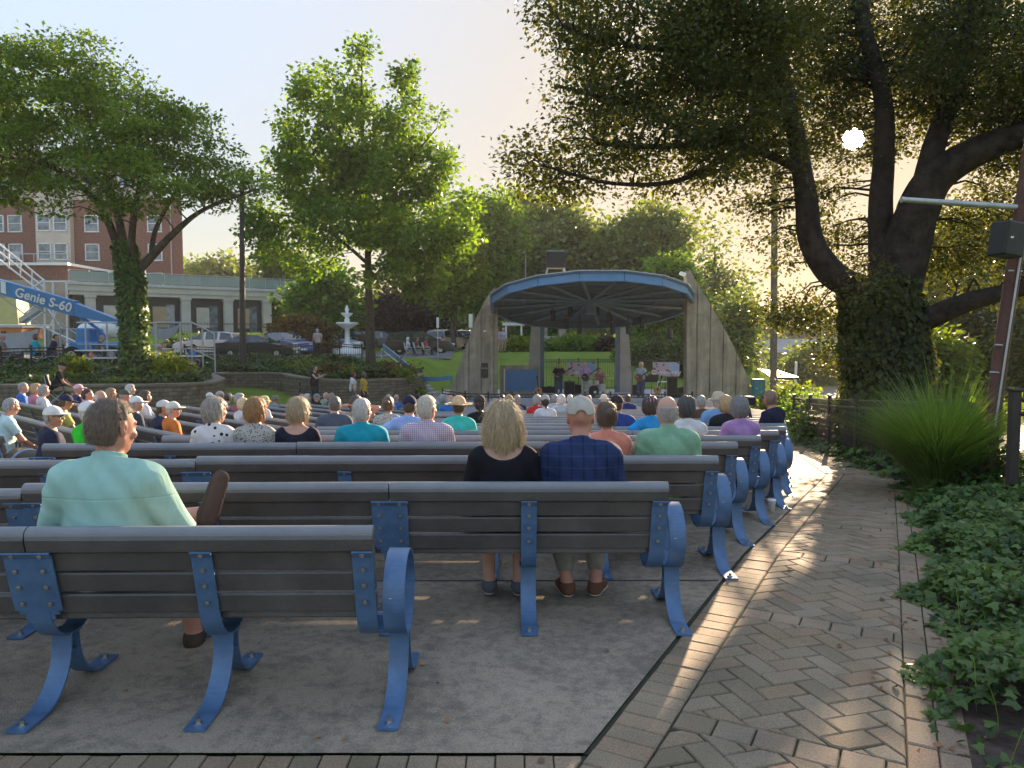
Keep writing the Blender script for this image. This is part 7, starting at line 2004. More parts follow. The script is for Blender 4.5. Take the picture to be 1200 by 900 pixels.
def crescent(label, px, py, d, rpx, a0, a1, th):
    c = P(px, py, d); k = d / FPX; root = empty('curved_panel', tuple(c), 0, label, 'curved panel', 'grey crescent shaped panels on the plaza')
    n = 18; ou = [(c.x + rpx * k * math.cos(R(a0 + (a1 - a0) * i / n)), c.z + rpx * k * math.sin(R(a0 + (a1 - a0) * i / n))) for i in range(n + 1)]
    inn = [(c.x + rpx * k * math.cos(R(a0 + (a1 - a0) * i / n)) * .98, c.z + rpx * k * (math.sin(R(a0 + (a1 - a0) * i / n)) + th * math.sin(PI * i / n))) for i in range(n, -1, -1)]
    m = MB()
    vs = [(x, d, z) for x, z in ou] + [(x, d, z) for x, z in inn[::-1]] + [(x, d + .15, z) for x, z in ou] + [(x, d + .15, z) for x, z in inn[::-1]]; q = n + 1
    fs = [(i, i + 1, q + i + 1, q + i) for i in range(n)] + [(2 * q + i + 1, 2 * q + i, 3 * q + i, 3 * q + i + 1) for i in range(n)] + [(i + 1, i, 2 * q + i, 2 * q + i + 1) for i in range(n)] + [(q + i, q + i + 1, 3 * q + i + 1, 3 * q + i) for i in range(n)]
    m.add(vs, fs); m.build('panel', pmat('panel_grey', (.27, .29, .30), .5, .1, 2), root, world=True)
    m = MB(); m.tube([c + Vector((0, .08, -rpx * k)), Vector((c.x, d + .08, gz1(c.x, d)))], .05, 6); m.build('stand', galv, root, world=True)
crescent('grey crescent shaped panel at the far left behind the seated people', 2, 374, 36.2, 44, 200, 345, .62); crescent('smaller grey crescent shaped panel right of the ivy covered trunk', 190, 377, 37, 20, 185, 355, .60)
d = 38.; tr_ = empty('covered_trailer', tuple(D(122, d)), 0, 'trailer under a white tarpaulin behind the ivy covered trunk', 'trailer')
r_ = np.random.default_rng(3); F = Field((-1.6, -.9, -.6), (1.6, .9, .9), .06); F.ell((-.5, 0, 0), (.9, .7, .5), .1); F.ell((.5, 0, .1), (1.0, .7, .55), .2); F.ell((1.0, 0, -.1), (.5, .6, .5), .1); wrink(F, .02, 1); X, Y, Z = F.grid(); F.clipf(-.35 - Z + 0 * X + 0 * Y); me = F.mesh('tarpaulin', whitep)
o = link('tarpaulin', me, tr_, P(124, 388, d) - tr_.location); me.materials.clear(); me.materials.append(whitep)
m = MB(); c = P(124, 404, d); m.box(c, (2.8, 1.4, .3)); m.build('bed', darksteel, tr_, world=True)
for q in (112, 136): m = MB(); m.cyl(D(q, d, .33) + Vector((0, -.8, 0)), .33, .25, 18, axis='Y'); m.build('wheel', rubberblack, tr_, world=True)
def picnic(label, px, d, w=1.8):
    c = D(px, d, .02); root = empty('picnic_table', tuple(c), 0, label, 'table', 'white picnic tables on the plaza')
    m = MB(); m.box(c + Vector((0, 0, .74)), (w, .75, .05), bev=.01); m.build('tabletop', whitep, root, world=True)
    for s in (-1, 1):
        m = MB(); m.box(c + Vector((0, s * .65, .43)), (w, .28, .04), bev=.01); m.build('bench_seat', whitep, root, world=True)
        m = MB(); m.tube([c + Vector((s * w * .35, -.6, 0)), c + Vector((s * w * .35, 0, .72)), c + Vector((s * w * .35, .6, 0))], .03, 5); m.tube([c + Vector((s * w * .35, -.65, .4)), c + Vector((s * w * .35, .65, .4))], .025, 5); m.build('leg', galv, root, world=True)
picnic('white picnic table left of the ivy covered trunk', 118, 31.0); picnic('white picnic table just right of the ivy covered trunk', 182, 31.5, 2.0); picnic('white picnic table near the end of the grey handrail', 212, 33.5); picnic('white picnic table farther back behind the blue lift', 92, 35.0)
def cone(label, px, d):
    c = D(px, d, .02); root = empty('traffic_cone', tuple(c), 0, label, 'traffic cone', 'orange traffic cones'); m = MB(); m.lathe([(.0, .7), (.03, .7), (.15, .04), (.15, 0)], 16, c); m.box(c + Vector((0, 0, .02)), (.4, .4, .04), bev=.01); m.build('cone', pmat('cone_orange', (.6, .12, .03), .5), root, world=True); m = MB(); m.lathe([(.075, .46), (.105, .32)], 16, c + Vector((0, 0, .003))); m.build('collar', whitep, root, world=True)
cone('orange traffic cone left of the ivy covered trunk', 106, 29.5)
# small things
cp = empty('paper_cup', (0, 0, 0), 0, 'white paper cup on the ground by the bench ends', 'cup'); g = G(904, 601); cp.location = g
m = MB(); m.lathe([(0, .0), (.030, .0), (.042, .115), (.044, .118), (.040, .115), (.028, .01), (0, .01)], 18); m.build('cup', whitep, cp); cp.location.z += .014; 
m = MB(); m.lathe([(.0, .124), (.043, .124), (.045, .112)], 18); m.build('lid', whitep, cp)
# ------------------------------------------------------------------ people
WHT = (.62, .61, .58); GRY = (.30, .29, .28); SALT = (.45, .43, .40); BRN = (.07, .042, .026); DBR = (.035, .024, .018); BLO = (.46, .33, .17); BLK = (.015, .014, .014)
def near(label, x, y, J, rz=0., scale=1., skin=skinA, shirt=None, sleeve=.62, legs=(.2, .18, .14), tl=1.9, hair='short', hc=GRY, hat=None, hatc=None, shoe=(.08, .05, .035), h=.0075, collar=False, strands=0, sl=.03, sw=.0011, scoop=0., wr=.003, loose=.014, o=.013, soles=True, socks=None, neck=0., group='audience sitting on the benches', zoff=-.035, k=.05):
    root = empty('person', (x, y, gz1(x, y) + .014 + zoff + (1 - scale) * .46), rz, label, 'person', group, scale); fem = J['fem']
    child('body', body_me(J, h), root, skin)
    child('shirt', shirt_me(J, h, sleeve, neck, o, k, collar, wr, loose, scoop=scoop), root, shirt)
    if tl: child('trousers', trousers_me(J, h, tl), root, legs if not isinstance(legs, tuple) else cloth(legs))
    for S in 'RL':
        s_ = child('shoe', shoes_me(J, S, .006), root, cloth(shoe)); 
        if soles: child('sole', sole_me(J, S, .006), s_, cloth((.55, .52, .46)) if soles is True else cloth(soles))
    hd = J['head']
    if hair:
        ho = child('hair', hair_me(hair, fem, .005), root, hairm(hc), hd, J['yaw'], J['nod'])
        if strands: 
            so_ = bpy.data.objects.new('strands', strands_me(hair, strands, sl, fem, 3, sw)); C.objects.link(so_); so_.parent = ho; so_.data.materials.clear(); so_.data.materials.append(hairm(hc))
    if hat: child('hat', hat_me(hat, .004), root, cloth(hatc), hd, J['yaw'], J['nod'])
    return root
# man in the mint shirt, ankle on knee
J = joints(fat=.022, yaw=-.42, nod=-.12, hipL=(-.095, 0, .515), kneeL=(-.33, .42, .66), ankleL=(.27, .36, .755), toeL=(.335, .37, .93), kneeR=(.10, .43, .52), ankleR=(.13, .50, .10), toeR=(.10, .66, .05),
           elbR=(.285, .06, .73), wriR=(.15, .30, .70), elbL=(-.28, .02, .72), wriL=(-.12, .26, .66), hdR=(-.4, .8, -.1))
J['soleL'] = np.array([.55, -.80, .1]); J['kneeR'][2] = .50
mint = pmat('mint_cotton', (.31, .50, .43), .9, .10, 6, .5, 7, spec=.15)
folds(mint)
near('man in a mint green shirt with one ankle resting on his knee', -1.83, 3.36, J, 0., 1.035, skinB, mint, .95, legs=cloth((.30, .26, .19)), tl=1.18, hair='short', hc=(.17, .12, .085), collar=True, strands=6000, sl=.013, sw=.0008, wr=.0032, loose=.02, h=.0065, shoe=(.06, .042, .032), soles=(.085, .055, .045))
J = joints(fem=True, fat=.022, yaw=-.05, ankleR=(.10, .30, .10), toeR=(.11, .47, .045), ankleL=(-.10, .32, .10), toeL=(-.10, .48, .045), kneeR=(.12, .42, .5), kneeL=(-.12, .42, .5))
p = P(590, 420, 4.33)
blk = pmat('black_knit', (.010, .010, .013), .9, .2, 8, .3, 10, spec=.2)
near('woman with shoulder length blonde hair in a black top, seen from behind', p.x, 4.33, J, 0, .93, skinA, blk, 1.1, cloth((.03, .03, .035)), 1.15, hair='long', hc=(.50, .37, .21), strands=7000, sl=.085, sw=.0012, scoop=.5, shoe=(.09, .10, .12), wr=.0025, h=.007)
J = joints(fat=.024, yaw=-.05, ankleR=(.13, .28, .10), toeR=(.19, .43, .045), ankleL=(-.06, .27, .10), toeL=(-.09, .43, .045), kneeR=(.15, .42, .5), kneeL=(-.11, .42, .5))
p = P(681, 420, 4.36)
plaid = pattern('navy_plaid', 'plaid', (.022, .036, .10), (.010, .012, .03), 14., (.035, .055, .14), .15)
folds(plaid, .92)
near('man in a grey cap and navy plaid shirt beside the blonde woman', p.x, 4.36, J, 0, .955, skinB, plaid, 1.0, cloth((.27, .25, .21)), 1.72, hair=None, hat='cap', hatc=(.42, .38, .32), collar=True, shoe=(.13, .06, .035), loose=.022, h=.007)
for S, px in (('R', 0), ('L', 0)): pass
# fourth row
flor = pattern('white_floral', 'spots', (.62, .58, .56), (.02, .02, .03), 15., thr=.24); geo = pattern('grey_lattice', 'spots', (.40, .37, .33), (.10, .09, .08), 45., thr=.3)
chk = pattern('pink_check', 'check', (.60, .50, .53), (.12, .10, .20), 55., (.25, .16, .26), .42)
def nsit(label, px, py, dg, J, **kw):
    b = seat_center(px, py, dg, .3); s = min(1.05, max(.85, b[2])); return near(label, b[1].x, b[1].y, J, kw.pop('turn', 0.), s, h=kw.pop('h', .009), **kw)
nsit('grey haired woman in a white top with black flowers', 250, 492, 6.2, joints(fem=True, fat=.015, yaw=-.7), skin=skinA, shirt=flor, sleeve=.7, hair='bob', hc=(.36, .32, .27), strands=1800, sl=.05)
nsit('woman with auburn curls in a patterned grey blouse', 298, 490, 6.2, joints(fem=True, yaw=-.25), skin=skinA, shirt=geo, sleeve=.35, hair='bob', hc=(.36, .19, .075), strands=2500, sl=.04)
nsit('woman with a blonde bob in a dark navy top', 348, 491, 6.2, joints(fem=True, yaw=-.1), skin=skinA, shirt=cloth((.02, .018, .032)), sleeve=.5, hair='bob', hc=(.42, .32, .19), strands=2200, sl=.06, scoop=.5)
nsit('white haired man in a teal polo shirt', 424, 478, 6.2, joints(fat=.03, yaw=-.35, lean=-.02), skin=skinB, shirt=cloth((.012, .26, .34)), sleeve=.8, hair='short', hc=(.50, .47, .43), collar=True, strands=1500, sl=.02)
nsit('large white haired man in a pink checked shirt', 500, 469, 6.2, joints(fat=.032, yaw=-.5), skin=skinB, shirt=chk, sleeve=.9, hair='short', hc=(.58, .53, .44), collar=True, strands=2500, sl=.025)
# third row
nsit('woman with short brown hair in a sleeveless salmon top', 711, 480, 5.3, joints(fem=True, fat=.02, yaw=.2), skin=skinB, shirt=cloth((.60, .22, .15)), sleeve=0, hair='bun', hc=(.13, .085, .055), strands=2500, sl=.03)
nsit('balding man in a pale green shirt', 783, 469, 5.3, joints(fat=.028), skin=skinA, shirt=cloth((.20, .36, .23)), sleeve=.9, hair='bald', hc=(.40, .36, .32), collar=True, strands=1200, sl=.015)
S_ = sit
S_('woman in a purple top with a dark strap across her back', 868, 470, 7.1, hair='bob', hc=(.16, .15, .15), pose='lapf', shirt=(.34, .19, .38), h=.011, skin=skinA)
S_('dark haired woman in a white tank top', 806, 472, 7.1, hair='bob', hc=(.05, .045, .045), pose='lapfR', shirt=(.55, .54, .54), sleeve=.2, h=.011, skin=skinC)
S_('woman in a pink cap and bright blue shirt with one arm along the bench', 763, 474, 8.0, hair='bob', hc=DBR, hat='cap', hatc=(.60, .28, .42), pose='armfL', shirt=(.02, .22, .48), h=.011, skin=skinB)
S_('man in a dark cap and blue shirt beyond the salmon top', 724, 470, 9., hair='crop', hc=BRN, hat='cap', hatc=(.03, .025, .03), pose='lapR', shirt=(.02, .05, .20), h=.013)
S_('man in a beige bucket hat and light blue shirt', 843, 458, 9.9, hair='crop', hc=SALT, hat='bucket', hatc=(.50, .42, .30), pose='big', shirt=(.16, .30, .50), h=.013)
S_('blonde woman in a black top near the bench ends', 851, 470, 9., hair='bob', hc=(.40, .27, .13), pose='lapfL', shirt=(.02, .02, .022), h=.013)
S_('broad man in a navy shirt and sunglasses at the end of a row', 905, 457, 9.9, hair='crop', hc=(.22, .13, .09), pose='bigR', shirt=(.018, .02, .045), turn=.9, h=.011, skin=skinB, glasses=True)
S_('person in a brown jacket in front of the bucket hat man', 823, 470, 12, hair='short', hc=GRY, pose='lapR', shirt=(.10, .06, .04))
S_('woman in a wide straw sun hat and turquoise shirt', 537, 475, 8.0, hair='crop', hc=BRN, hat='straw', hatc=(.52, .38, .22), pose='lapf', shirt=(.05, .46, .40), h=.012)
S_('woman in a black shirt with a dark cap, right of the straw hat', 562, 471, 10, hair='pony', hc=DBR, hat='cap', hatc=(.05, .04, .04), pose='lapf', shirt=(.015, .015, .017), h=.014)
S_('man in a navy cap and light blue shirt leaning on the bench back', 479, 468, 8.0, hair='crop', hc=BRN, hat='cap', hatc=(.02, .022, .05), pose='armL', shirt=(.25, .36, .62), sleeve=1.5, h=.012, skin=skinA)
S_('woman with a brown bun and bare shoulders', 454, 474, 9., hair='bun', hc=(.11, .06, .035), pose='lapf', shirtmat=geo, sleeve=0, h=.014, skin=skinC)
S_('man in a slate grey shirt sitting alone', 391, 476, 9., hair='short', hc=(.12, .10, .09), pose='lapL', shirt=(.07, .085, .12), h=.014)
S_('woman with both hands raised behind her brown hair', 416, 477, 10, hair='bob', hc=BRN, pose='up', shirt=(.3, .25, .22), h=.014, skin=skinB)
S_('ponytailed woman in a grey cap and white shirt', 639, 465, 12.5, hair='pony', hc=DBR, hat='cap', hatc=(.36, .35, .34), pose='lapf', shirt=(.55, .56, .60))
S_('woman in a red shirt with grey hair', 629, 470, 15, hair='bob', hc=GRY, pose='lapf', shirt=(.50, .03, .03))
S_('white haired person in a pale blue shirt near the centre', 658, 469, 15.5, hair='bob', hc=WHT, pose='lap', shirt=(.42, .50, .56))
S_('white haired man in front of the pale blue shirt', 668, 465, 18, hair='short', hc=WHT, pose='lap', shirt=(.50, .52, .52))
S_('white haired woman in white two seats from the red shirt', 650, 471, 18, hair='bob', hc=GRY, pose='lapf', shirt=(.5, .5, .5))
S_('bald man in an orange shirt close to the grey cap', 690, 469, 16, hair='bald', hc=SALT, pose='lap', shirt=(.55, .20, .08), skin=skinB)
S_('person in a white sun hat towards the stage', 708, 470, 17, hair='crop', hc=WHT, hat='bucket', hatc=(.66, .64, .56), pose='lapf', shirt=(.5, .45, .38))
S_('person in a dark blue shirt just left of the drum kit', 736, 474, 18, hair='short', hc=BRN, pose='lap', shirt=(.02, .04, .16))
S_('tan capped man with a brown shirt near the centre aisle', 596, 473, 13, hair='crop', hc=GRY, hat='cap', hatc=(.34, .24, .15), pose='lapR', shirt=(.10, .07, .05))
S_('dark haired man in black beyond the tan cap', 588, 471, 16, hair='short', hc=BLK, pose='lap', shirt=(.02, .02, .03))
S_('grey haired man in a navy shirt beyond the tan cap', 606, 472, 17, hair='short', hc=GRY, pose='lap', shirt=(.02, .03, .08))
S_('red faced man in a blue shirt near the front fence', 527, 469, 16, hair='bald', hc=SALT, pose='lapR', shirt=(.03, .14, .42), skin=skinB)
S_('teal shirted woman with grey hair near the front fence', 518, 467, 18, hair='bob', hc=GRY, pose='lapf', shirt=(.07, .22, .20))
S_('man in a blue shirt sitting close to the front', 464, 464, 20, hair='bald', hc=GRY, pose='lap', shirt=(.05, .14, .38), skin=skinB)
S_('grey haired person beside the blue shirt close to the front', 455, 468, 19, hair='bob', hc=GRY, pose='lapf', shirt=(.25, .26, .28))
S_('dark haired person in dark clothes close to the front', 489, 464, 22, hair='short', hc=BLK, pose='lap', shirt=(.03, .03, .04))
# musicians and others on foot
B_ = 'band playing on the stage'
def stand(label, loc, pose, rz=0, **kw): return person(label, loc, rz, pose, group=kw.pop('group', None), scale=kw.pop('scale', 1.), **kw)
def st(px, d, dz=0): p = P(px, 400, d); return Vector((p.x, d, FLZ + dz))
stand('guitarist in a black shirt and jeans at the left of the band', st(655, 36.4), 'guitar', PI, hair='crop', hc=DBR, shirt=(.015, .015, .017), legs=(.035, .06, .11), group=B_, h=.014)
stand('singer in a lilac shirt and pale trousers', st(686, 36.2), 'guitar', PI, hair='crop', hc=SALT, shirt=(.42, .26, .46), legs=(.34, .32, .28), group=B_, h=.014)
stand('grey haired guitarist in a pale blue shirt and jeans', st(751.5, 36.0), 'guitar', PI - .5, hair='curly', hc=(.52, .42, .28), shirt=(.30, .42, .46), legs=(.05, .08, .15), group=B_, h=.014)
dr = stand('drummer seated behind the kit', st(703, 38.6, .08), 'drum', PI, hair='short', hc=DBR, shirt=(.30, .12, .14), group=B_, h=.016)
stl = empty('drum_stool', tuple(st(703, 38.6)), 0, 'round black stool under the drummer', 'stool'); m = MB(); m.cyl((0, 0, .40), .17, .08, 16); m.build('seat', blackbox, stl)
for k in range(3): m = MB(); m.tube([(0, 0, .4), (.24 * math.cos(k * 2.1), .24 * math.sin(k * 2.1), 0)], .014, 5); m.build('leg', chrome, stl)
for (px, d, dz, lb, rz) in ((655, 36.4, 1.08, 'dark electric guitar held by the leftmost guitarist', 0), (686, 36.2, 1.06, 'dark bass guitar held by the lilac shirted singer', 0), (751.5, 36.0, 1.05, 'red brown guitar held by the pale shirted guitarist', -.5)):
    c = st(px, d, dz); f = Vector((math.sin(rz), -math.cos(rz), 0)) * .21
    g_ = guitar(lb, tuple(c + f), (0, .95, rz), col=blackbox if 'dark' in lb else pmat('red_guitar', (.20, .03, .02), .3, coat=.5), group='guitars held by the band')
# people on the lawn and by the curved wall
def gd(px, d): return D(px, d, .0)
stand('woman in a black tank top taking a photo with raised phone', gd(368, 29.3), 'photo', -PI / 2 - .3, hair='bun', hc=DBR, shirt=(.02, .02, .025), sleeve=0, legs=(.03, .03, .04), h=.014, scale=.96)
ph = empty('phone', tuple(gd(368, 29.3) + Vector((.42, -.13, 1.33))), 0, 'black phone held up by the woman taking a photo', 'phone'); m = MB(); m.box((0, 0, 0), (.012, .08, .15), bev=.005); m.build('case', rubberblack, ph)
stand('red haired woman in a white shirt near the curved wall', gd(413, 29.6), 'standf', -1.4, hair='bob', hc=(.13, .02, .02), shirt=(.6, .6, .62), legs=(.1, .1, .12), h=.014, scale=.88)
stand('person in a grey hat and yellow top near the curved wall', gd(425.5, 29.4), 'standf', -1.7, hair='bob', hc=BRN, hat='bucket', hatc=(.14, .12, .11), shirt=(.42, .28, .04), legs=(.04, .04, .05), h=.014, scale=.88)
stand('man in a pink shirt walking behind the black fence', gd(372, 43.5), 'stand', .4, hair='short', hc=SALT, shirt=(.48, .36, .42), legs=(.04, .04, .06), h=.016)
stand('woman in a lilac top standing left of the arbor', gd(584, 54), 'standf', 2.8, hair='bob', hc=BRN, shirt=(.35, .26, .34), legs=(.3, .2, .15), h=.018)
stand('woman in grey shorts standing by the arbor', gd(590, 54), 'standf', -2.6, hair='bob', hc=BLO, shirt=(.30, .30, .38), legs=(.3, .2, .15), h=.018)
# seated on chairs: lawn chair, plaza, by the minivan
def foldchair(label, loc, rz, mat, group=None, h=.44):
    root = empty('folding_chair', loc, rz, label, 'chair', group)
    m = MB(); m.box((0, .02, h), (.50, .44, .025), bev=.008); m.build('seat', mat, root)
    m = MB(); m.box((0, -.23, h + .30), (.50, .03, .46), M=Matrix.Rotation(.18, 3, 'X'), bev=.008); m.build('backrest', mat, root)
    for s in (-1, 1):
        m = MB(); m.tube([(s * .27, -.26, 0), (s * .25, .24, h + .02)], .013, 6); m.build('leg', galv, root)
        m = MB(); m.tube([(s * .27, .26, 0), (s * .25, -.22, h), (s * .25, -.29, h + .52)], .013, 6); m.build('leg', galv, root)
        m = MB(); m.box((s * .29, 0, h + .2), (.05, .42, .025), bev=.006); m.tube([(s * .29, .2, h + .2), (s * .28, .24, h)], .011, 5); m.build('armrest', mat, root)
def chaired(label, px, d, rz, clabel, mat, dz=0., cgroup=None, loc=None, **kw):
    p = loc or gd(px, d); p = Vector(p); p.z += dz
    foldchair(clabel, tuple(p), rz, mat, cgroup); return person(label, (p.x, p.y, p.z - .035 + .02), rz, group=kw.pop('group', None), **kw)
chaired('man in a black shirt and cap sitting in a folding chair on the grass', 65, 23.0, -1.2, 'black folding camp chair on the grass below the ivy bank', blackbox, dz=.05, pose='fwd', hair='crop', hc=GRY, hat='cap', hatc=(.02, .02, .02), shirt=(.02, .02, .02), legs=(.26, .21, .15), tl=1.1, h=.012, skin=skinB)
PG = 'people sitting on the plaza behind the ivy bank'; CG = 'folding chairs on the plaza'
for (lb, px, d, rz, kw) in (
    ('man in a grey shirt and sunglasses at the left edge of the plaza', 2, 29.2, -.9, dict(pose='big', hair='crop', hc=GRY, shirt=(.16, .16, .17), legs=(.10, .10, .11), tl=1.1, glasses=True)),
    ('woman in a bright turquoise shirt on the plaza', 42, 29.5, -1.1, dict(pose='lapf', hair='bob', hc=(.14, .05, .03), shirt=(.01, .36, .50), legs=(.02, .02, .02))),
    ('man in a navy t-shirt beside the turquoise shirt', 60, 29.7, -1.0, dict(pose='fwd', hair='short', hc=BRN, shirt=(.025, .03, .06), legs=(.1, .1, .12), tl=1.1)),
    ('man in grey leaning forward behind the trunk', 115, 32.6, -1.3, dict(pose='fwd', hair='crop', hc=GRY, shirt=(.10, .11, .11), legs=(.12, .12, .14))),
    ('person in a white hat and white shirt right of the trunk', 181, 30.1, -1.2, dict(pose='fwd', hair='crop', hc=SALT, hat='straw', hatc=(.45, .38, .28), shirt=(.55, .54, .5), legs=(.4, .36, .3))),
    ('person in beige behind the white picnic table', 192, 33.0, -2.0, dict(pose='lap', hair='short', hc=BRN, shirt=(.36, .30, .25), legs=(.1, .08, .07))),
    ('man in a blue shirt and dark cap sitting by the black fence', 226, 33.6, -1.0, dict(pose='big', hair='crop', hc=BRN, hat='cap', hatc=(.03, .03, .03), shirt=(.01, .15, .48), legs=(.05, .05, .07)))):
    chaired(lb, px, d, rz, 'grey folding chair under the ' + ' '.join(lb.split()[:9]), galv, cgroup=CG, group=PG, h=.013, **kw)
for (lb, px, rz, kw) in (('white haired person in a chair by the minivan', 478, -1.4, dict(pose='lapf', hair='bob', hc=WHT, shirt=(.5, .5, .55), legs=(.04, .06, .2))), ('person in brown sitting by the minivan side', 489, -1.3, dict(pose='lap', hair='short', hc=BRN, shirt=(.15, .08, .07))), ('person in red sitting by the minivan front wheel', 499, -1.2, dict(pose='lapf', hair='bob', hc=BRN, shirt=(.3, .10, .09)))):
    chaired(lb, px, 52.5, rz, 'folding chair under the ' + lb, whitep, cgroup='folding chairs by the minivan', group='people sitting by the minivan', **kw)
# left block audience: (pixel x, top y, distance, hair, colour, shirt, pose, hat, hat colour, words)
LB = [
    (58, 480, 9.5, 'short', GRY, (.018, .022, .05), 'bigR', 'cap', (.62, .61, .60), 'broad man in a white cap and navy t-shirt', dict(glasses=True)),
    (101, 487, 9.5, 'crop', SALT, (.03, .50, .03), 'lapR', 'cap', (.64, .64, .62), 'man in a white cap and neon green shirt', {}),
    (63, 473, 12.5, 'crop', BRN, (.42, .40, .10), 'fwd', 'cap', (.02, .025, .06), 'man in a navy cap and pale yellow shirt', {}),
    (25, 450, 15.5, 'short', GRY, (.05, .14, .45), 'lapR', None, None, 'grey haired man in a bright blue shirt', {}),
    (40, 452, 15.3, 'bob', (.42, .27, .15), (.50, .20, .28), 'lapfR', None, None, 'blonde woman in a pink shirt', {}),
    (49, 459, 15.3, 'bob', GRY, (.55, .55, .56), 'lapfR', None, None, 'grey haired woman in white beside the pink shirt', {}),
    (90, 452, 16.5, 'short', GRY, (.02, .03, .09), 'lapR', 'cap', (.60, .38, .40), 'person in a pale pink cap and navy shirt', {}),
    (100, 457, 15.5, 'short', DBR, (.60, .22, .12), 'lapfR', None, None, 'dark haired woman in an orange top', {}),
    (115, 459, 15.5, 'bald', WHT, (.48, .46, .60), 'lapR', None, None, 'bald man in a pale lilac shirt', {}),
    (128, 461, 15.5, 'bob', (.28, .19, .11), (.25, .24, .22), 'lapfR', None, None, 'woman in a black and white patterned top', dict(shirtmat=flor, glasses=True)),
    (144, 461, 15.2, 'short', GRY, (.35, .08, .10), 'lapR', 'cap', (.07, .09, .08), 'man in a dark green cap and red shirt', {}),
    (151, 452, 17.5, 'bob', SALT, (.35, .33, .30), 'lapfR', None, None, 'grey haired woman behind the green cap', {}),
    (157, 465, 14.5, 'short', GRY, (.04, .05, .07), 'lapR', 'cap', (.62, .64, .62), 'man in a white cap and dark shirt', {}),
    (168, 460, 15.5, 'bob', BRN, (.60, .60, .62), 'armfL', None, None, 'woman in a white shirt with her arm stretched out', {}),
    (189, 470, 13.5, 'short', BRN, (.02, .025, .06), 'lapR', 'cap', (.50, .50, .50), 'man in a pale cap and dark navy shirt', {}),
    (200, 472, 12.6, 'short', SALT, (.58, .17, .04), 'lapR', 'cap', (.60, .58, .52), 'man in a pale cap and orange shirt', dict(glasses=True)),
    (-4, 497, 9.5, 'short', GRY, (.45, .62, .62), 'fwd', None, None, 'man in a pale aqua shirt cut by the left edge', {}),
    (244, 461, 19.5, 'short', GRY, (.50, .33, .28), 'lapR', 'cap', (.62, .60, .54), 'person in a white visor cap and peach shirt', {}),
    (256, 457, 20., 'short', GRY, (.36, .46, .60), 'lapR', 'cap', (.36, .33, .28), 'man in a khaki cap and light blue shirt', {}),
    (266, 463, 18.5, 'bob', BRN, (.16, .15, .16), 'lapfR', 'cap', (.55, .55, .48), 'woman in a white cap and grey shirt leaning on the bench', {}),
    (279, 466, 18., 'bob', GRY, (.28, .10, .11), 'lapR', None, None, 'grey haired woman in a dark red top', {}),
    (283, 474, 15.3, 'bob', (.60, .47, .27), (.56, .56, .58), 'lapfR', None, None, 'blonde woman in a white blouse', {}),
    (308, 471, 16.5, 'crop', WHT, (.55, .58, .60), 'lapfR', 'bucket', (.56, .50, .26), 'woman in a pale yellow hat and white shirt', {}),
    (321, 464, 18., 'short', GRY, (.25, .27, .30), 'lapR', 'bucket', (.20, .20, .13), 'man in an olive hat and grey shirt', {}),
    (353, 464, 22., 'long', GRY, (.10, .10, .11), 'lapfR', None, None, 'woman with long grey hair near the lawn', {}),
    (359, 463, 22., 'bob', SALT, (.5, .5, .5), 'lapfR', None, None, 'silver haired woman next to the long grey hair', {}),
    (370, 462, 22., 'short', GRY, (.02, .02, .022), 'bigR', 'cap', (.20, .20, .21), 'man in a grey cap and black shirt', {}),
    (381, 461, 22.5, 'bald', SALT, (.28, .30, .24), 'lapR', None, None, 'bald man in an olive shirt', {}),
    (388, 464, 22.5, 'long', (.28, .22, .15), (.12, .10, .09), 'lapfR', None, None, 'woman with long light brown hair beside the bald man', {}),
]
for (px, py, dg, hr, hc_, sh_c, ps, ht, htc, lb, kw) in LB:
    sit(lb, px, py, dg, 'l', hair=hr, hc=hc_, shirt=sh_c, pose=ps, hat=ht, hatc=htc or (.5, .5, .5), h=.010 if dg < 10 else (.013 if dg < 14 else FAR), legs=random.choice([(.05, .06, .1), (.2, .18, .14), (.03, .03, .035), (.25, .25, .27)]), **kw)
# tripod with camera beyond the last bench ends
tp = empty('camera_tripod', tuple(gd(878, 11.8)), 0, 'black video camera on a tripod beside the seats', 'camera tripod'); g = gd(878, 11.8); t_ = P(878, 478, 11.8)
for k in range(3): m = MB(); m.tube([t_, g + Vector((.35 * math.cos(k * 2.1 + .4), .35 * math.sin(k * 2.1 + .4), 0))], .014, 6); m.build('leg', rubberblack, tp, world=True)
m = MB(); m.box(t_ + Vector((0, 0, .12)), (.14, .26, .13), bev=.02); m.cyl(t_ + Vector((0, .13, .13)), .04, .1, 12, axis='Y'); m.build('camera', rubberblack, tp, world=True)
EXPO = 2.65
SKY_K = 6.0
HAZE = .0004
SKY_G = 5.2
SKY_SAT = .82
SKY_TINT = (1.03, 1.0, .98)
# ------------------------------------------------------------------ camera, light, sky
sc = bpy.context.scene
cam = bpy.data.cameras.new('camera'); co = bpy.data.objects.new('camera', cam); C.objects.link(co)
cam.sensor_width = 36; cam.lens = FPX / 1200 * 36; cam.clip_end = 5000; cam.clip_start = .05
co.location = (0, 0, CAMZ); co.rotation_euler = (PI / 2 - PITCH, 0, 0); sc.camera = co
SUN_AZ = math.atan2(400 / FPX, 1.0 + .0); SUN_EL = R(15.2)
sd = P(1000, 163, 100) - Vector((0, 0, CAMZ)); sd.normalize()
SUN_AZ = math.atan2(sd.x, sd.y); SUN_EL = math.asin(sd.z)
w = bpy.data.worlds.new('World'); sc.world = w; w.use_nodes = True
nt = w.node_tree; bg = nt.nodes['Background']
sky = nt.nodes.new('ShaderNodeTexSky'); sky.sky_type = 'NISHITA'; sky.sun_disc = False
sky.sun_elevation = SUN_EL; sky.sun_rotation = SUN_AZ; sky.dust_density = 2.2; sky.air_density = 1.0; sky.ozone_density = 1.6; sky.altitude = 50

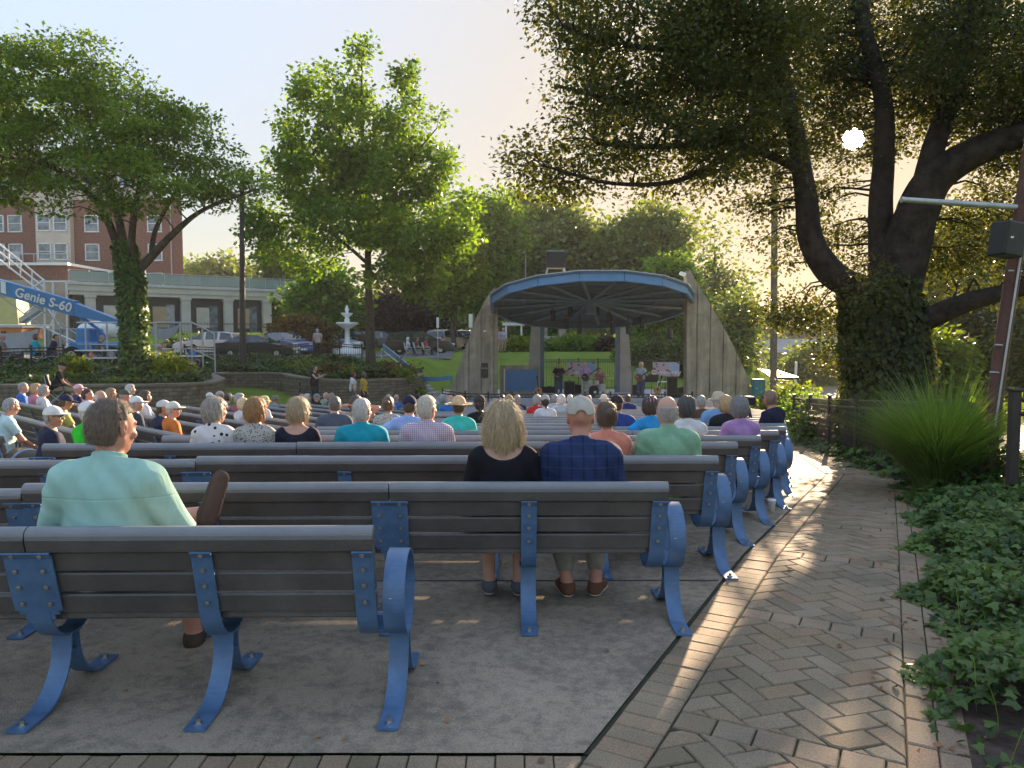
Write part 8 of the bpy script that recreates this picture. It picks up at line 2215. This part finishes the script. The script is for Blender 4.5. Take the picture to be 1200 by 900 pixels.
# thin evening haze: the glow round the sun is softened and the colour paled
L = nt.links
bw = nt.nodes.new('ShaderNodeRGBToBW'); L.new(sky.outputs[0], bw.inputs[0])
m1 = nt.nodes.new('ShaderNodeMath'); m1.operation = 'MULTIPLY_ADD'; m1.inputs[1].default_value = SKY_K; m1.inputs[2].default_value = 1.0; L.new(bw.outputs[0], m1.inputs[0])
m2 = nt.nodes.new('ShaderNodeMath'); m2.operation = 'DIVIDE'; m2.inputs[0].default_value = SKY_G; L.new(m1.outputs[0], m2.inputs[1])
hs_ = nt.nodes.new('ShaderNodeHueSaturation'); hs_.inputs['Saturation'].default_value = SKY_SAT; L.new(sky.outputs[0], hs_.inputs['Color'])
mm_ = nt.nodes.new('ShaderNodeVectorMath'); mm_.operation = 'SCALE'; L.new(hs_.outputs[0], mm_.inputs[0]); L.new(m2.outputs[0], mm_.inputs['Scale'])
tn_ = nt.nodes.new('ShaderNodeVectorMath'); tn_.operation = 'MULTIPLY'; tn_.inputs[1].default_value = SKY_TINT; L.new(mm_.outputs[0], tn_.inputs[0])
L.new(tn_.outputs[0], bg.inputs['Color']); bg.inputs['Strength'].default_value = .15
sun = bpy.data.lights.new('sun', 'SUN'); sun.energy = 3.7; sun.angle = R(.6); sun.color = (1, .74, .48)
so = bpy.data.objects.new('sun', sun); C.objects.link(so)
so.rotation_euler = sd.to_track_quat('Z', 'Y').to_euler(); so.location = (30, 60, 40)
hz, hnt, hb = nodes_of('evening_air'); hnt.nodes.remove(hb); pvn = hnt.nodes.new('ShaderNodeVolumePrincipled'); pvn.inputs['Density'].default_value = HAZE; pvn.inputs['Color'].default_value = (.95, .93, .88, 1); pvn.inputs['Anisotropy'].default_value = .1
hnt.links.new(pvn.outputs[0], hnt.nodes['Material Output'].inputs['Volume'])
if HAZE > 0:
    m = MB(); m.box((30, 440, 15), (1400, 1060, 42)); tag(m.build('haze', hz), 'thin pale evening haze filling the air', 'haze', kind='stuff')
m = MB(); m.lathe([(31 * math.sin(PI * k / 12), -31 * math.cos(PI * k / 12)) for k in range(13)], 24)
sm_, snt, sb_ = nodes_of('sun_glow'); snt.nodes.remove(sb_); em_ = snt.nodes.new('ShaderNodeEmission'); em_.inputs[0].default_value = (1, .82, .55, 1); em_.inputs[1].default_value = 30.; tr_n = snt.nodes.new('ShaderNodeBsdfTransparent'); ad_ = snt.nodes.new('ShaderNodeAddShader'); snt.links.new(em_.outputs[0], ad_.inputs[0]); snt.links.new(tr_n.outputs[0], ad_.inputs[1]); snt.links.new(ad_.outputs[0], snt.nodes['Material Output'].inputs['Surface'])
o = m.build('sun_disc', sm_); o.location = Vector((0, 0, CAMZ)) + sd * 2600; tag(o, kind='structure')
sc.view_settings.view_transform = 'Standard'; sc.view_settings.look = 'None'; sc.view_settings.exposure = EXPO; sc.view_settings.gamma = 1
sc.cycles.max_bounces = 8; sc.cycles.diffuse_bounces = 4; sc.cycles.transmission_bounces = 4; sc.cycles.volume_bounces = 0; sc.cycles.use_denoising = True
sc.cycles.sample_clamp_indirect = 4.0
